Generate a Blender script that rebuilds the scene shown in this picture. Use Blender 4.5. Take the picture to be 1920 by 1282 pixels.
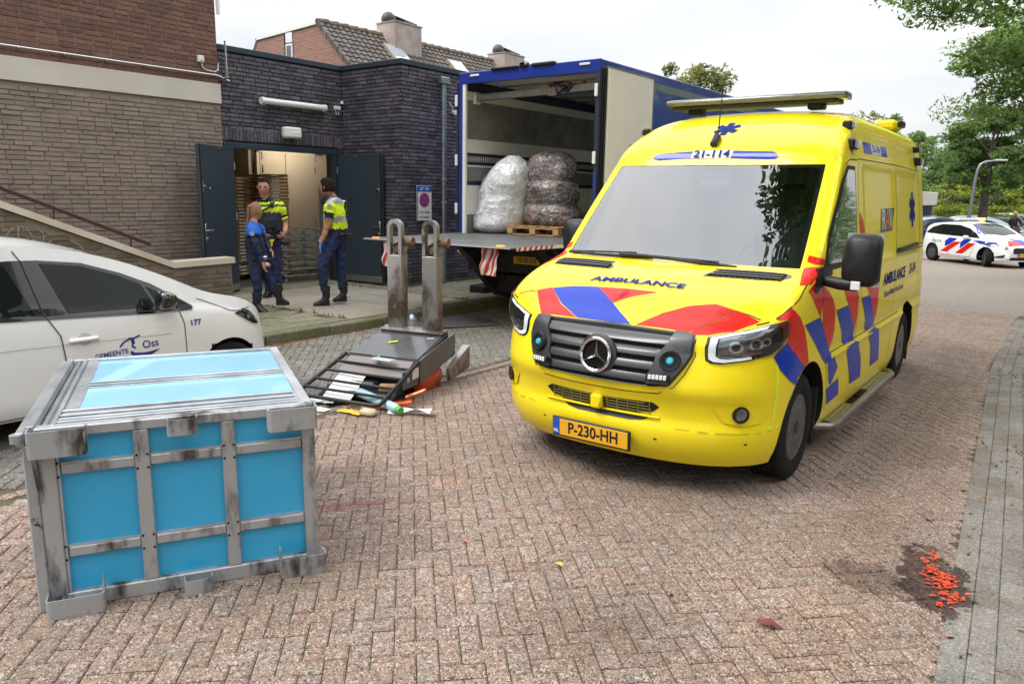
import bpy, bmesh, math, random
from mathutils import Vector, Matrix, noise
from mathutils.bvhtree import BVHTree
from math import sin, cos, pi, radians, sqrt, atan2, hypot
R_ = random.Random(7)
for o in list(bpy.data.objects): bpy.data.objects.remove(o)
S = bpy.context.scene
COL = S.collection
# ---------------------------------------------------------------- camera
H = 1.7924
cam = bpy.data.cameras.new('camera'); camo = bpy.data.objects.new('camera', cam); COL.objects.link(camo)
yaw, pitch, roll = -.6516199736, .1923923736, .0163179675
f_ = Vector((sin(yaw)*cos(pitch), cos(yaw)*cos(pitch), -sin(pitch)))
r_ = Vector((cos(yaw), -sin(yaw), 0)); u_ = r_.cross(f_)
r2 = r_*cos(roll)+u_*sin(roll); u2 = -r_*sin(roll)+u_*cos(roll)
M = Matrix((r2, u2, -f_)).transposed().to_4x4(); M.translation = (0, 0, H)
camo.matrix_world = M
cam.sensor_width = 36; cam.lens = 36*1424.574/1920; cam.clip_end = 900; cam.clip_start = .05
S.camera = camo
# ---------------------------------------------------------------- sky and sun
w = bpy.data.worlds.new('World'); S.world = w; w.use_nodes = True
nt = w.node_tree; nt.nodes.clear()
def N(nt, t, **k):
    n = nt.nodes.new(t)
    for a, b in k.items(): setattr(n, a, b)
    return n
SUN_EL, SUN_AZ = radians(52), radians(215)      # azimuth of the sun measured clockwise from +Y
out = N(nt, 'ShaderNodeOutputWorld'); bg = N(nt, 'ShaderNodeBackground'); bg.inputs[1].default_value = .1
sky = N(nt, 'ShaderNodeTexSky', sky_type='NISHITA', sun_disc=False, sun_elevation=SUN_EL, sun_rotation=SUN_AZ)
geo = N(nt, 'ShaderNodeTexCoord'); sep = N(nt, 'ShaderNodeSeparateXYZ'); nt.links.new(geo.outputs['Generated'], sep.inputs[0])
mx = N(nt, 'ShaderNodeMath', operation='MAXIMUM'); nt.links.new(sep.outputs[2], mx.inputs[0]); mx.inputs[1].default_value = 0
mapn = N(nt, 'ShaderNodeMapping'); mapn.inputs['Scale'].default_value = (1, 1, 3.2); nt.links.new(geo.outputs['Generated'], mapn.inputs[0])
no = N(nt, 'ShaderNodeTexNoise'); no.inputs['Scale'].default_value = 2.3; no.inputs['Detail'].default_value = 6; no.inputs['Roughness'].default_value = .5
nt.links.new(mapn.outputs[0], no.inputs['Vector'])
cr = N(nt, 'ShaderNodeValToRGB'); cr.color_ramp.elements[0].position = .34; cr.color_ramp.elements[0].color = (.74, .78, .85, 1)
cr.color_ramp.elements[1].position = .6; cr.color_ramp.elements[1].color = (1.0, 1.0, 1.0, 1)
nt.links.new(no.outputs[0], cr.inputs[0])
pw = N(nt, 'ShaderNodeMath', operation='POWER'); nt.links.new(mx.outputs[0], pw.inputs[0]); pw.inputs[1].default_value = 1.5
lum = N(nt, 'ShaderNodeMapRange'); nt.links.new(pw.outputs[0], lum.inputs[0])      # overcast: zenith brighter than horizon
lum.inputs[1].default_value = 0; lum.inputs[2].default_value = 1; lum.inputs[3].default_value = 6.9; lum.inputs[4].default_value = 30
mul = N(nt, 'ShaderNodeVectorMath', operation='SCALE'); nt.links.new(cr.outputs[0], mul.inputs[0]); nt.links.new(lum.outputs[0], mul.inputs['Scale'])
mix = N(nt, 'ShaderNodeMix', data_type='RGBA'); mix.inputs[0].default_value = .93
nt.links.new(sky.outputs[0], mix.inputs[6]); nt.links.new(mul.outputs[0], mix.inputs[7]); nt.links.new(mix.outputs[2], bg.inputs[0]); nt.links.new(bg.outputs[0], out.inputs[0])
sl = bpy.data.lights.new('sun', 'SUN'); sl.energy = 1.7; sl.angle = radians(18); sl.color = (1, .96, .9)
so = bpy.data.objects.new('sun', sl); COL.objects.link(so)
sd = Vector((sin(SUN_AZ)*cos(SUN_EL), cos(SUN_AZ)*cos(SUN_EL), sin(SUN_EL)))
so.rotation_euler = sd.to_track_quat('Z', 'Y').to_euler(); so.location = (0, 0, 30)
S.view_settings.view_transform = 'Standard'; S.view_settings.look = 'None'; S.view_settings.exposure = .42; S.view_settings.gamma = 1
# ---------------------------------------------------------------- materials
MATS = {}
def pm(name, col, rough=.6, metal=0, var=None, var2=None, bump=None, isl=0, coat=0, emit=None, spec=None, stretch=None, alpha=None, ramp=(.35, .65), trans=0, obj=False):
    """procedural material. var=(scale, colour): noise towards a second colour; bump=(scale, strength, dist); isl: per-piece value spread"""
    if name in MATS: return MATS[name]
    m = bpy.data.materials.new(name); m.use_nodes = True; t = m.node_tree; b = t.nodes['Principled BSDF']; L = t.links.new
    b.inputs['Roughness'].default_value = rough; b.inputs['Metallic'].default_value = metal
    if spec is not None: b.inputs['Specular IOR Level'].default_value = spec
    if coat: b.inputs['Coat Weight'].default_value = coat; b.inputs['Coat Roughness'].default_value = .03
    if trans: b.inputs['Transmission Weight'].default_value = trans
    c4 = lambda c: (c[0], c[1], c[2], 1)
    g = N(t, 'ShaderNodeNewGeometry'); vec = g.outputs['Position']
    if obj:
        tc = N(t, 'ShaderNodeTexCoord'); vec = tc.outputs['Object']
    if stretch:
        mp = N(t, 'ShaderNodeMapping'); mp.inputs['Scale'].default_value = stretch; L(vec, mp.inputs[0]); vec = mp.outputs[0]
    rgb = N(t, 'ShaderNodeRGB'); rgb.outputs[0].default_value = c4(col); cur = rgb.outputs[0]
    fac_out = None
    for i, v in enumerate((var, var2)):
        if not v: continue
        n = N(t, 'ShaderNodeTexNoise'); n.inputs['Scale'].default_value = v[0]; n.inputs['Detail'].default_value = 5; n.inputs['Roughness'].default_value = .6
        L(vec, n.inputs['Vector'])
        lo, hi = v[2] if len(v) > 2 else ramp
        mr = N(t, 'ShaderNodeMapRange'); L(n.outputs[0], mr.inputs[0]); mr.inputs[1].default_value = lo; mr.inputs[2].default_value = hi
        mi = N(t, 'ShaderNodeMix', data_type='RGBA'); L(mr.outputs[0], mi.inputs[0]); L(cur, mi.inputs[6]); mi.inputs[7].default_value = c4(v[1]); cur = mi.outputs[2]
        if i == 0: fac_out = mr.outputs[0]
    if isl:
        oi = N(t, 'ShaderNodeObjectInfo'); ad = N(t, 'ShaderNodeMath', operation='ADD'); L(oi.outputs['Random'], ad.inputs[0]); L(g.outputs['Random Per Island'], ad.inputs[1])
        fr = N(t, 'ShaderNodeMath', operation='FRACT'); L(ad.outputs[0], fr.inputs[0])
        mr = N(t, 'ShaderNodeMapRange'); L(fr.outputs[0], mr.inputs[0]); mr.inputs[3].default_value = 1-isl; mr.inputs[4].default_value = 1+isl
        hs = N(t, 'ShaderNodeHueSaturation'); L(mr.outputs[0], hs.inputs['Value']); L(cur, hs.inputs['Color']); cur = hs.outputs[0]
    L(cur, b.inputs['Base Color'])
    if bump:
        n = N(t, 'ShaderNodeTexNoise'); n.inputs['Scale'].default_value = bump[0]; n.inputs['Detail'].default_value = 4; L(vec, n.inputs['Vector'])
        bp = N(t, 'ShaderNodeBump'); bp.inputs['Strength'].default_value = bump[1]; bp.inputs['Distance'].default_value = bump[2] if len(bump) > 2 else .01
        L(n.outputs[0], bp.inputs['Height']); L(bp.outputs[0], b.inputs['Normal'])
    if emit: b.inputs['Emission Color'].default_value = c4(emit[0]); b.inputs['Emission Strength'].default_value = emit[1]
    if alpha is not None: b.inputs['Alpha'].default_value = alpha
    MATS[name] = m; return m
def glassm(name, tint, refl=1.0, rough=.0, dark=None):
    """thin window glass: mirror-like by fresnel, otherwise tinted see-through"""
    m = bpy.data.materials.new(name); m.use_nodes = True; t = m.node_tree; t.nodes.clear(); L = t.links.new
    o = N(t, 'ShaderNodeOutputMaterial'); fr = N(t, 'ShaderNodeFresnel'); fr.inputs[0].default_value = 1.5
    mu = N(t, 'ShaderNodeMath', operation='MULTIPLY_ADD', use_clamp=True); L(fr.outputs[0], mu.inputs[0]); mu.inputs[1].default_value = 1.9*refl; mu.inputs[2].default_value = 0
    tr = N(t, 'ShaderNodeBsdfTransparent'); tr.inputs[0].default_value = (*tint, 1)
    gl = N(t, 'ShaderNodeBsdfGlossy'); gl.inputs['Roughness'].default_value = rough
    base = tr.outputs[0]
    if dark is not None:
        df = N(t, 'ShaderNodeBsdfDiffuse'); df.inputs[0].default_value = (*dark[0], 1); m2 = N(t, 'ShaderNodeMixShader'); m2.inputs[0].default_value = dark[1]
        L(base, m2.inputs[1]); L(df.outputs[0], m2.inputs[2]); base = m2.outputs[0]
    mi = N(t, 'ShaderNodeMixShader'); L(mu.outputs[0], mi.inputs[0]); L(base, mi.inputs[1]); L(gl.outputs[0], mi.inputs[2]); L(mi.outputs[0], o.inputs[0])
    MATS[name] = m; return m
# ---------------------------------------------------------------- mesh builder
class MB:
    def __init__(s, M=None): s.v = []; s.f = []; s.mi = []; s.M = M
    def add(s, vs, fs, mat=0, M=None):
        k = len(s.v); M = M or s.M
        s.v += [tuple(M @ Vector(v)) for v in vs] if M else [tuple(v) for v in vs]
        s.f += [tuple(i+k for i in f) for f in fs]; s.mi += [mat]*len(fs); return s
    def box(s, c, sz, bev=0, mat=0, M=None, rz=0):
        x, y, z = [a/2 for a in sz]
        if rz: 
            Q = Matrix.Translation(c) @ Matrix.Rotation(rz, 4, 'Z'); M = (M @ Q) if M else ((s.M @ Q) if s.M else Q); c = (0, 0, 0)
        if not bev:
            vs = [(c[0]+a*x, c[1]+b*y, c[2]+d*z) for a in (-1, 1) for b in (-1, 1) for d in (-1, 1)]
            return s.add(vs, [(0, 1, 3, 2), (4, 6, 7, 5), (0, 4, 5, 1), (2, 3, 7, 6), (0, 2, 6, 4), (1, 5, 7, 3)], mat, M)
        bev = min(bev, x*.9, y*.9, z*.9); h = (x, y, z); vs = []; ix = {}
        for sg in [(a, b, d) for a in (-1, 1) for b in (-1, 1) for d in (-1, 1)]:
            for ax in range(3):
                p = [sg[k]*(h[k]-(0 if k == ax else bev))+c[k] for k in range(3)]; ix[sg, ax] = len(vs); vs.append(p)
        fs = []
        for ax in range(3):
            o = [k for k in range(3) if k != ax]
            for sg in (-1, 1):
                q = []
                for a, b in ((-1, -1), (1, -1), (1, 1), (-1, 1)):
                    t = [0]*3; t[ax] = sg; t[o[0]] = a; t[o[1]] = b; q.append(ix[tuple(t), ax])
                if (sg > 0) == (ax == 1): q.reverse()
                fs.append(tuple(q))
            for a in (-1, 1):
                for b in (-1, 1):
                    t0 = [0]*3; t1 = [0]*3; t0[o[0]] = t1[o[0]] = a; t0[o[1]] = t1[o[1]] = b; t0[ax] = -1; t1[ax] = 1; t0 = tuple(t0); t1 = tuple(t1)
                    q = [ix[t0, o[0]], ix[t1, o[0]], ix[t1, o[1]], ix[t0, o[1]]]
                    fs.append(tuple(q))
        for sg in [(a, b, d) for a in (-1, 1) for b in (-1, 1) for d in (-1, 1)]:
            fs.append((ix[sg, 0], ix[sg, 1], ix[sg, 2]))
        return s.add(vs, fs, mat, M)
    def bb(s, x0, x1, y0, y1, z0, z1, bev=0, mat=0, M=None):
        return s.box(((x0+x1)/2, (y0+y1)/2, (z0+z1)/2), (abs(x1-x0), abs(y1-y0), abs(z1-z0)), bev, mat, M)
    def beam(s, p0, p1, w, h, bev=0, mat=0, up=(0, 0, 1)):
        p0 = Vector(p0); p1 = Vector(p1); d = p1-p0; L = d.length; d.normalize(); u = Vector(up); sx = d.cross(u)
        if sx.length < 1e-4: sx = d.cross(Vector((1, 0, 0)))
        sx.normalize(); uu = sx.cross(d)
        Q = Matrix((sx, d, uu)).transposed().to_4x4(); Q.translation = (p0+p1)/2
        if s.M: Q = s.M @ Q
        return s.box((0, 0, 0), (w, L, h), bev, mat, Q)
    def tube(s, pts, r, n=8, closed=False, mat=0, caps=True):
        pts = [Vector(p) for p in pts]; m = len(pts); rs = r if isinstance(r, (list, tuple)) else [r]*m
        vs = []; fs = []; prev = None
        for i, p in enumerate(pts):
            if closed: d = pts[(i+1) % m]-pts[i-1]
            else: d = pts[min(i+1, m-1)]-pts[max(i-1, 0)]
            d.normalize()
            a = prev-d*prev.dot(d) if prev is not None else d.orthogonal()
            if a.length < 1e-5: a = d.orthogonal()
            a.normalize(); prev = a; b = d.cross(a)
            vs += [p+(a*cos(2*pi*k/n)+b*sin(2*pi*k/n))*rs[i] for k in range(n)]
        for i in range(m if closed else m-1):
            j = (i+1) % m
            fs += [(i*n+k, i*n+(k+1) % n, j*n+(k+1) % n, j*n+k) for k in range(n)]
        if caps and not closed: fs += [tuple(range(n))[::-1], tuple((m-1)*n+k for k in range(n))]
        return s.add(vs, fs, mat)
    def cyl(s, p0, p1, r, r1=None, n=16, mat=0): return s.tube([p0, p1], [r, r if r1 is None else r1], n, mat=mat)
    def prism(s, poly, d0, d1, ax=2, mat=0, M=None):
        """poly in the plane perpendicular to axis ax (order: remaining axes), extruded d0..d1"""
        def P3(p, d):
            return {2: (p[0], p[1], d), 1: (p[0], d, p[1]), 0: (d, p[0], p[1])}[ax]
        n = len(poly); vs = [P3(p, d0) for p in poly]+[P3(p, d1) for p in poly]
        fs = [tuple(range(n)), tuple(range(2*n-1, n-1, -1))]+[(i, (i+1) % n, n+(i+1) % n, n+i) for i in range(n)]
        return s.add(vs, fs, mat, M)
    def lathe(s, prof, org=(0, 0, 0), axis='Z', n=24, mat=0, M=None, closed=False):
        """prof [(radius, along)]"""
        vs = []; m = len(prof)
        for r, a in prof:
            for k in range(n):
                c, d = r*cos(2*pi*k/n), r*sin(2*pi*k/n)
                p = {'Z': (c, d, a), 'X': (a, c, d), 'Y': (c, a, d)}[axis]; vs.append((p[0]+org[0], p[1]+org[1], p[2]+org[2]))
        fs = [(i*n+k, i*n+(k+1) % n, (i+1)*n+(k+1) % n, (i+1)*n+k) for i in range(m-1) for k in range(n)]
        if closed: fs += [((m-1)*n+k, (m-1)*n+(k+1) % n, (k+1) % n, k) for k in range(n)]
        else:
            if prof[0][0] > 1e-4: fs.append(tuple(range(n)))
            if prof[-1][0] > 1e-4: fs.append(tuple((m-1)*n+k for k in range(n)))
        return s.add(vs, fs, mat, M)
    def grid(s, fn, nu, nv, mat=0, wrap=False):
        """fn(i,j)->point, (nu+1)x(nv+1)"""
        W = nu if wrap else nu+1
        vs = [fn(i, j) for j in range(nv+1) for i in range(W)]
        fs = [(j*W+i, j*W+(i+1) % W, (j+1)*W+(i+1) % W, (j+1)*W+i) for j in range(nv) for i in range(nu)]
        return s.add(vs, fs, mat)
    def obj(s, name, mats, parent=None, smooth=None, recalc=True, merge=0):
        me = bpy.data.meshes.new(name); me.from_pydata(s.v, [], s.f)
        if not isinstance(mats, (list, tuple)): mats = [mats]
        for m in mats: me.materials.append(m)
        if len(mats) > 1: me.polygons.foreach_set('material_index', s.mi)
        if recalc or merge:
            b = bmesh.new(); b.from_mesh(me)
            if merge: bmesh.ops.remove_doubles(b, verts=b.verts, dist=merge)
            if recalc: bmesh.ops.recalc_face_normals(b, faces=b.faces)
            b.to_mesh(me); b.free()
        if smooth: me.shade_smooth(); me.set_sharp_from_angle(angle=radians(smooth))
        me.update()
        o = bpy.data.objects.new(name, me); COL.objects.link(o)
        if parent: o.parent = parent
        return o
def tag(o, label=None, cat=None, group=None, kind=None):
    if label: o['label'] = label
    if cat: o['category'] = cat
    if group: o['group'] = group
    if kind: o['kind'] = kind
    return o
def thing(name, label, cat, loc=(0, 0, 0), rz=0, group=None):
    o = bpy.data.objects.new(name, None); COL.objects.link(o); o.location = loc; o.rotation_euler = (0, 0, rz); o.empty_display_size = .2
    return tag(o, label, cat, group)
def link_mesh(name, me, parent=None, loc=None, rot=None, sc=None):
    o = bpy.data.objects.new(name, me); COL.objects.link(o)
    if parent: o.parent = parent
    if loc is not None: o.location = loc
    if rot is not None: o.rotation_euler = rot
    if sc is not None: o.scale = sc
    return o
KIDS = {}
def copy_tree(o, parent=None):
    c = o.copy(); COL.objects.link(c); c.parent = parent
    for ch in o.children: copy_tree(ch, c)
    return c
def text_mb(s, size, mb=None, off=0, M=None, mat=0, extrude=0, align='CENTER', sx=1, shear=0, spacing=1):
    cu = bpy.data.curves.new('t', 'FONT'); cu.body = s; cu.size = size; cu.offset = off; cu.extrude = extrude; cu.align_x = align; cu.align_y = 'CENTER'; cu.space_character = spacing; cu.shear = shear; cu.resolution_u = 3
    o = bpy.data.objects.new('t', cu); COL.objects.link(o); dg = bpy.context.evaluated_depsgraph_get(); dg.update()
    me = bpy.data.meshes.new_from_object(o.evaluated_get(dg)); vs = [(v.co[0]*sx, v.co[1], v.co[2]) for v in me.vertices]; fs = [tuple(p.vertices) for p in me.polygons]
    bpy.data.objects.remove(o); bpy.data.curves.remove(cu); bpy.data.meshes.remove(me)
    mb = mb or MB(); mb.add(vs, fs, mat, M); return mb
def frame(o, x, y):
    """matrix: origin o, axes x and y (z = x cross y)"""
    x = Vector(x).normalized(); y = Vector(y).normalized(); z = x.cross(y); Q = Matrix((x, y, z)).transposed().to_4x4(); Q.translation = o; return Q
def bvh_of(o): 
    me = o.data; return BVHTree.FromPolygons([v.co.copy() for v in me.vertices], [tuple(p.vertices) for p in me.polygons])
def clip_poly(poly, cl):
    """Sutherland-Hodgman, cl convex counter-clockwise"""
    out = poly
    for i in range(len(cl)):
        a, b = cl[i], cl[(i+1) % len(cl)]; inp = out; out = []
        if not inp: break
        side = lambda p: (b[0]-a[0])*(p[1]-a[1])-(b[1]-a[1])*(p[0]-a[0])
        for j in range(len(inp)):
            p, q = inp[j-1], inp[j]; sp, sq = side(p), side(q)
            if sq >= 0:
                if sp < 0: t = sp/(sp-sq); out.append((p[0]+(q[0]-p[0])*t, p[1]+(q[1]-p[1])*t))
                out.append(q)
            elif sp >= 0: t = sp/(sp-sq); out.append((p[0]+(q[0]-p[0])*t, p[1]+(q[1]-p[1])*t))
    return out
def area(p): return sum(p[i-1][0]*p[i][1]-p[i][0]*p[i-1][1] for i in range(len(p)))/2
def drape(mb, polys, bvh, ray, off=.002, cell=.06, mat=0):
    """lay flat convex polygons (u,v) on a surface: ray(u,v) -> (origin, direction)"""
    cache = {}
    def hit(u, v):
        k = (round(u, 5), round(v, 5))
        if k not in cache:
            o, d = ray(u, v); h = bvh.ray_cast(Vector(o), Vector(d), 6)
            if h[0] is None: cache[k] = None
            else:
                n = h[1]; n = -n if n.dot(Vector(d)) > 0 else n
                cache[k] = (len(mb.v),); mb.v.append(tuple(h[0]+n*off)); 
        return cache[k]
    for poly in polys:
        if area(poly) < 0: poly = poly[::-1]
        us = [p[0] for p in poly]; vs = [p[1] for p in poly]
        i0, i1 = math.floor(min(us)/cell), math.ceil(max(us)/cell); j0, j1 = math.floor(min(vs)/cell), math.ceil(max(vs)/cell)
        for i in range(i0, i1):
            for j in range(j0, j1):
                q = clip_poly([(i*cell, j*cell), ((i+1)*cell, j*cell), ((i+1)*cell, (j+1)*cell), (i*cell, (j+1)*cell)], poly)
                if len(q) < 3 or abs(area(q)) < 1e-7: continue
                ids = [hit(*p) for p in q]
                if any(x is None for x in ids): continue
                ids = [x[0] for x in ids]; ids = [x for k, x in enumerate(ids) if x != ids[k-1]]
                if len(ids) >= 3: mb.f.append(tuple(ids)); mb.mi.append(mat)
def drape_text(mb, s, size, u0, v0, bvh, ray, off=.003, rot=0, sx=1, mat=0, bold=0, spacing=1, warp=None, align='CENTER', shear=0):
    t = text_mb(s, size, off=bold, align=align, sx=sx, spacing=spacing, shear=shear); ids = []
    for v in t.v:
        x, y = v[0]*cos(rot)-v[1]*sin(rot)+u0, v[0]*sin(rot)+v[1]*cos(rot)+v0
        if warp: x, y = warp(x, y)
        o, d = ray(x, y); h = bvh.ray_cast(Vector(o), Vector(d), 6)
        if h[0] is None: ids.append(None); continue
        n = h[1]; n = -n if n.dot(Vector(d)) > 0 else n
        ids.append(len(mb.v)); mb.v.append(tuple(h[0]+n*off))
    for f in t.f:
        q = [ids[i] for i in f]
        if None not in q: mb.f.append(tuple(q)); mb.mi.append(mat)
def stroke(pts, w):
    """polyline -> list of convex quads of width w"""
    out = []
    for a, b in zip(pts[:-1], pts[1:]):
        dx, dy = b[0]-a[0], b[1]-a[1]; l = hypot(dx, dy) or 1; nx, ny = -dy/l*w/2, dx/l*w/2; ex, ey = dx/l*w*.3, dy/l*w*.3
        out.append([(a[0]+nx-ex, a[1]+ny-ey), (a[0]-nx-ex, a[1]-ny-ey), (b[0]-nx+ex, b[1]-ny+ey), (b[0]+nx+ex, b[1]+ny+ey)])
    return out
def lerp(a, b, t): return a+(b-a)*t
def interp(tab, x):
    if x <= tab[0][0]: return tab[0][1]
    for (a, b), (c, d) in zip(tab[:-1], tab[1:]):
        if x <= c: return b+(d-b)*(x-a)/(c-a)
    return tab[-1][1]
def sinterp(tab, x):
    """catmull-rom through a table"""
    n = len(tab)
    if x <= tab[0][0]: return tab[0][1]
    if x >= tab[-1][0]: return tab[-1][1]
    for i in range(n-1):
        if x <= tab[i+1][0]:
            x0, y0 = tab[i]; x1, y1 = tab[i+1]; h = x1-x0
            m0 = (y1-tab[i-1][1])/(x1-tab[i-1][0]) if i > 0 else (y1-y0)/h
            m1 = (tab[i+2][1]-y0)/(tab[i+2][0]-x0) if i+2 < n else (y1-y0)/h
            t = (x-x0)/h; return (2*t**3-3*t*t+1)*y0+(t**3-2*t*t+t)*h*m0+(-2*t**3+3*t*t)*y1+(t**3-t*t)*h*m1
def zr(y):
    t = min(max((y-10)/18, 0), 1); return -.47*t*t*(3-2*t)
# ================================================================ ground
def stone(name, base, light, dark, isl=.12, scale=150, big=None, masks=(), rough=.85, lf=.17, df=.16, bump=.5, moss=None):
    m = bpy.data.materials.new(name); m.use_nodes = True; t = m.node_tree; b = t.nodes['Principled BSDF']; L = t.links.new; b.inputs['Roughness'].default_value = rough; b.inputs['Specular IOR Level'].default_value = .3
    g = N(t, 'ShaderNodeNewGeometry'); P = g.outputs['Position']
    def MIX(fac, a, c, bl='MIX'):
        x = N(t, 'ShaderNodeMix', data_type='RGBA', blend_type=bl)
        if isinstance(fac, float): x.inputs[0].default_value = fac
        else: L(fac, x.inputs[0])
        for s, v in ((6, a), (7, c)):
            if isinstance(v, tuple): x.inputs[s].default_value = (*v, 1)
            else: L(v, x.inputs[s])
        return x.outputs[2]
    def NOI(sc, d=4, r=.6, vec=P):
        n = N(t, 'ShaderNodeTexNoise'); n.inputs['Scale'].default_value = sc; n.inputs['Detail'].default_value = d; n.inputs['Roughness'].default_value = r; L(vec, n.inputs['Vector']); return n.outputs[0]
    def MR(v, a, c, x=0., y=1.):
        n = N(t, 'ShaderNodeMapRange'); L(v, n.inputs[0]); n.inputs[1].default_value = a; n.inputs[2].default_value = c; n.inputs[3].default_value = x; n.inputs[4].default_value = y; return n.outputs[0]
    vo = N(t, 'ShaderNodeTexVoronoi'); vo.inputs['Scale'].default_value = scale; L(P, vo.inputs['Vector']); sp = N(t, 'ShaderNodeSeparateColor'); L(vo.outputs['Color'], sp.inputs[0])
    vo2 = N(t, 'ShaderNodeTexVoronoi'); vo2.inputs['Scale'].default_value = scale*.45; L(P, vo2.inputs['Vector']); sp2 = N(t, 'ShaderNodeSeparateColor'); L(vo2.outputs['Color'], sp2.inputs[0])
    c = MIX(MR(NOI(35), .35, .65), base, tuple(x*.82 for x in base))
    c = MIX(MR(sp.outputs[0], 1-lf, 1-lf*.6), c, light); c = MIX(MR(sp.outputs[1], 1-df, 1-df*.6), c, dark); c = MIX(MR(sp2.outputs[0], .93, .97, 0., .7), c, light); c = MIX(MR(sp2.outputs[1], .93, .97, 0., .7), c, dark)
    oi = N(t, 'ShaderNodeObjectInfo'); ad = N(t, 'ShaderNodeMath', operation='ADD'); L(oi.outputs['Random'], ad.inputs[0]); L(g.outputs['Random Per Island'], ad.inputs[1]); fr = N(t, 'ShaderNodeMath', operation='FRACT'); L(ad.outputs[0], fr.inputs[0])
    hs = N(t, 'ShaderNodeHueSaturation'); L(MR(fr.outputs[0], 0, 1, 1-isl, 1+isl), hs.inputs['Value']); L(c, hs.inputs['Color']); c = hs.outputs[0]
    fr2 = N(t, 'ShaderNodeMath', operation='MULTIPLY'); L(fr.outputs[0], fr2.inputs[0]); fr2.inputs[1].default_value = 7.31; fr3 = N(t, 'ShaderNodeMath', operation='FRACT'); L(fr2.outputs[0], fr3.inputs[0])
    L(MR(fr3.outputs[0], 0, 1, .88, 1.12), hs.inputs['Saturation'])
    if big: c = MIX(MR(NOI(big[0], 5), .4, .72), c, MIX(1., c, big[1], 'MULTIPLY'))
    for (cx, cy, rx, ry, ang, ns, na, col, st) in masks:
        mp = N(t, 'ShaderNodeMapping', vector_type='TEXTURE'); mp.inputs['Location'].default_value = (cx, cy, 0); mp.inputs['Rotation'].default_value = (0, 0, ang); mp.inputs['Scale'].default_value = (rx, ry, 1e3); L(P, mp.inputs[0])
        ln = N(t, 'ShaderNodeVectorMath', operation='LENGTH'); L(mp.outputs[0], ln.inputs[0]); ad = N(t, 'ShaderNodeMath', operation='MULTIPLY_ADD'); L(NOI(ns, 5, .65), ad.inputs[0]); ad.inputs[1].default_value = na; L(ln.outputs['Value'], ad.inputs[2])
        fac = MR(ad.outputs[0], 1+na*.5+.03 if st >= .7 else 1+na*.5+.5, 1+na*.5-.05 if st >= .7 else .45+na*.5, 0., st)
        c = MIX(fac, c, MIX(1., c, col, 'MULTIPLY'))
    if moss: c = MIX(MR(NOI(moss[0], 6), .5, .66, 0., moss[2] if len(moss) > 2 else .8), c, moss[1])
    L(c, b.inputs['Base Color'])
    bp = N(t, 'ShaderNodeBump'); bp.inputs['Strength'].default_value = bump; bp.inputs['Distance'].default_value = .006; L(vo.outputs['Distance'], bp.inputs['Height']); bp.invert = True
    bp2 = N(t, 'ShaderNodeBump'); bp2.inputs['Strength'].default_value = .4; bp2.inputs['Distance'].default_value = .006; L(NOI(60), bp2.inputs['Height']); L(bp.outputs[0], bp2.inputs['Normal']); L(bp2.outputs[0], b.inputs['Normal'])
    MATS[name] = m; return m
STAINS = [(-.43, 3.93, .15, .36, .3, 11, 1.8, (.26, .22, .22), .97), (-.66, 3.75, .22, .16, 0, 20, 2.2, (.45, .42, .4), .8),
          (-1.5, 2.55, .4, .3, .6, 5, 1.2, (.62, .6, .56), .6), (-.75, 3.0, .25, .8, .2, 4, 1, (1.25, 1.2, 1.15), .6),
          (-3.26, 2.74, .06, .3, -.62, 12, 1.6, (1.0, .66, .82), .7), (-3.06, 3.36, .12, .1, 0, 14, 1.5, (1.3, 1.12, 1.05), .7), (-.8, 5.0, .32, 4.5, .07, 3, 1.2, (.8, .77, .73), .6)]
M_pave = stone('road_paver', (.335, .236, .19), (.53, .46, .385), (.1, .078, .064), isl=.08, scale=165, big=(.9, (.8, .8, .78)), masks=STAINS, lf=.17, df=.22, bump=.8, moss=(1.6, (.17, .15, .1), .28))
M_grey = stone('strip_paver', (.225, .21, .185), (.38, .36, .33), (.06, .055, .05), isl=.16, scale=180, big=(1.2, (.8, .82, .78)), lf=.12, df=.2)
M_gut = stone('gutter_slab', (.225, .207, .185), (.36, .34, .31), (.1, .09, .08), isl=.12, scale=260, big=(2.4, (.68, .63, .56)), masks=STAINS[:4], lf=.1, df=.12, bump=.25)
M_side = stone('pavement_slab', (.25, .225, .165), (.42, .4, .34), (.1, .09, .06), isl=.1, scale=180, big=(1.1, (.8, .82, .62)), lf=.1, df=.15, moss=(2.2, (.17, .165, .075)))
M_conc = stone('concrete', (.34, .305, .255), (.5, .47, .42), (.2, .18, .14), isl=.05, scale=200, big=(1.3, (.82, .8, .7)), lf=.08, df=.08, moss=(1.5, (.3, .28, .15), .3),
    masks=[(-9.75, 8.02, .4, .035, -.05, 6, 1.6, (.5, .13, .09), .8), (-9.3, 8.45, .3, .02, .1, 8, 1.2, (.5, .15, .1), .8)])
M_kerb = stone('kerb_stone', (.2, .195, .13), (.34, .32, .26), (.08, .08, .05), isl=.1, scale=180, big=(2, (.7, .72, .5)), moss=(2.6, (.1, .12, .045)))
M_joint = pm('joint_sand', (.11, .09, .065), .95, var=(6, (.065, .06, .035)), bump=(60, .6))
M_asph = stone('far_asphalt', (.25, .21, .175), (.4, .36, .31), (.12, .1, .085), isl=0, scale=120, big=(.25, (.88, .88, .86)), lf=.2, df=.2)
M_soil = pm('verge_soil', (.07, .06, .035), .95, var=(4, (.06, .09, .03)), bump=(30, .8))
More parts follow.
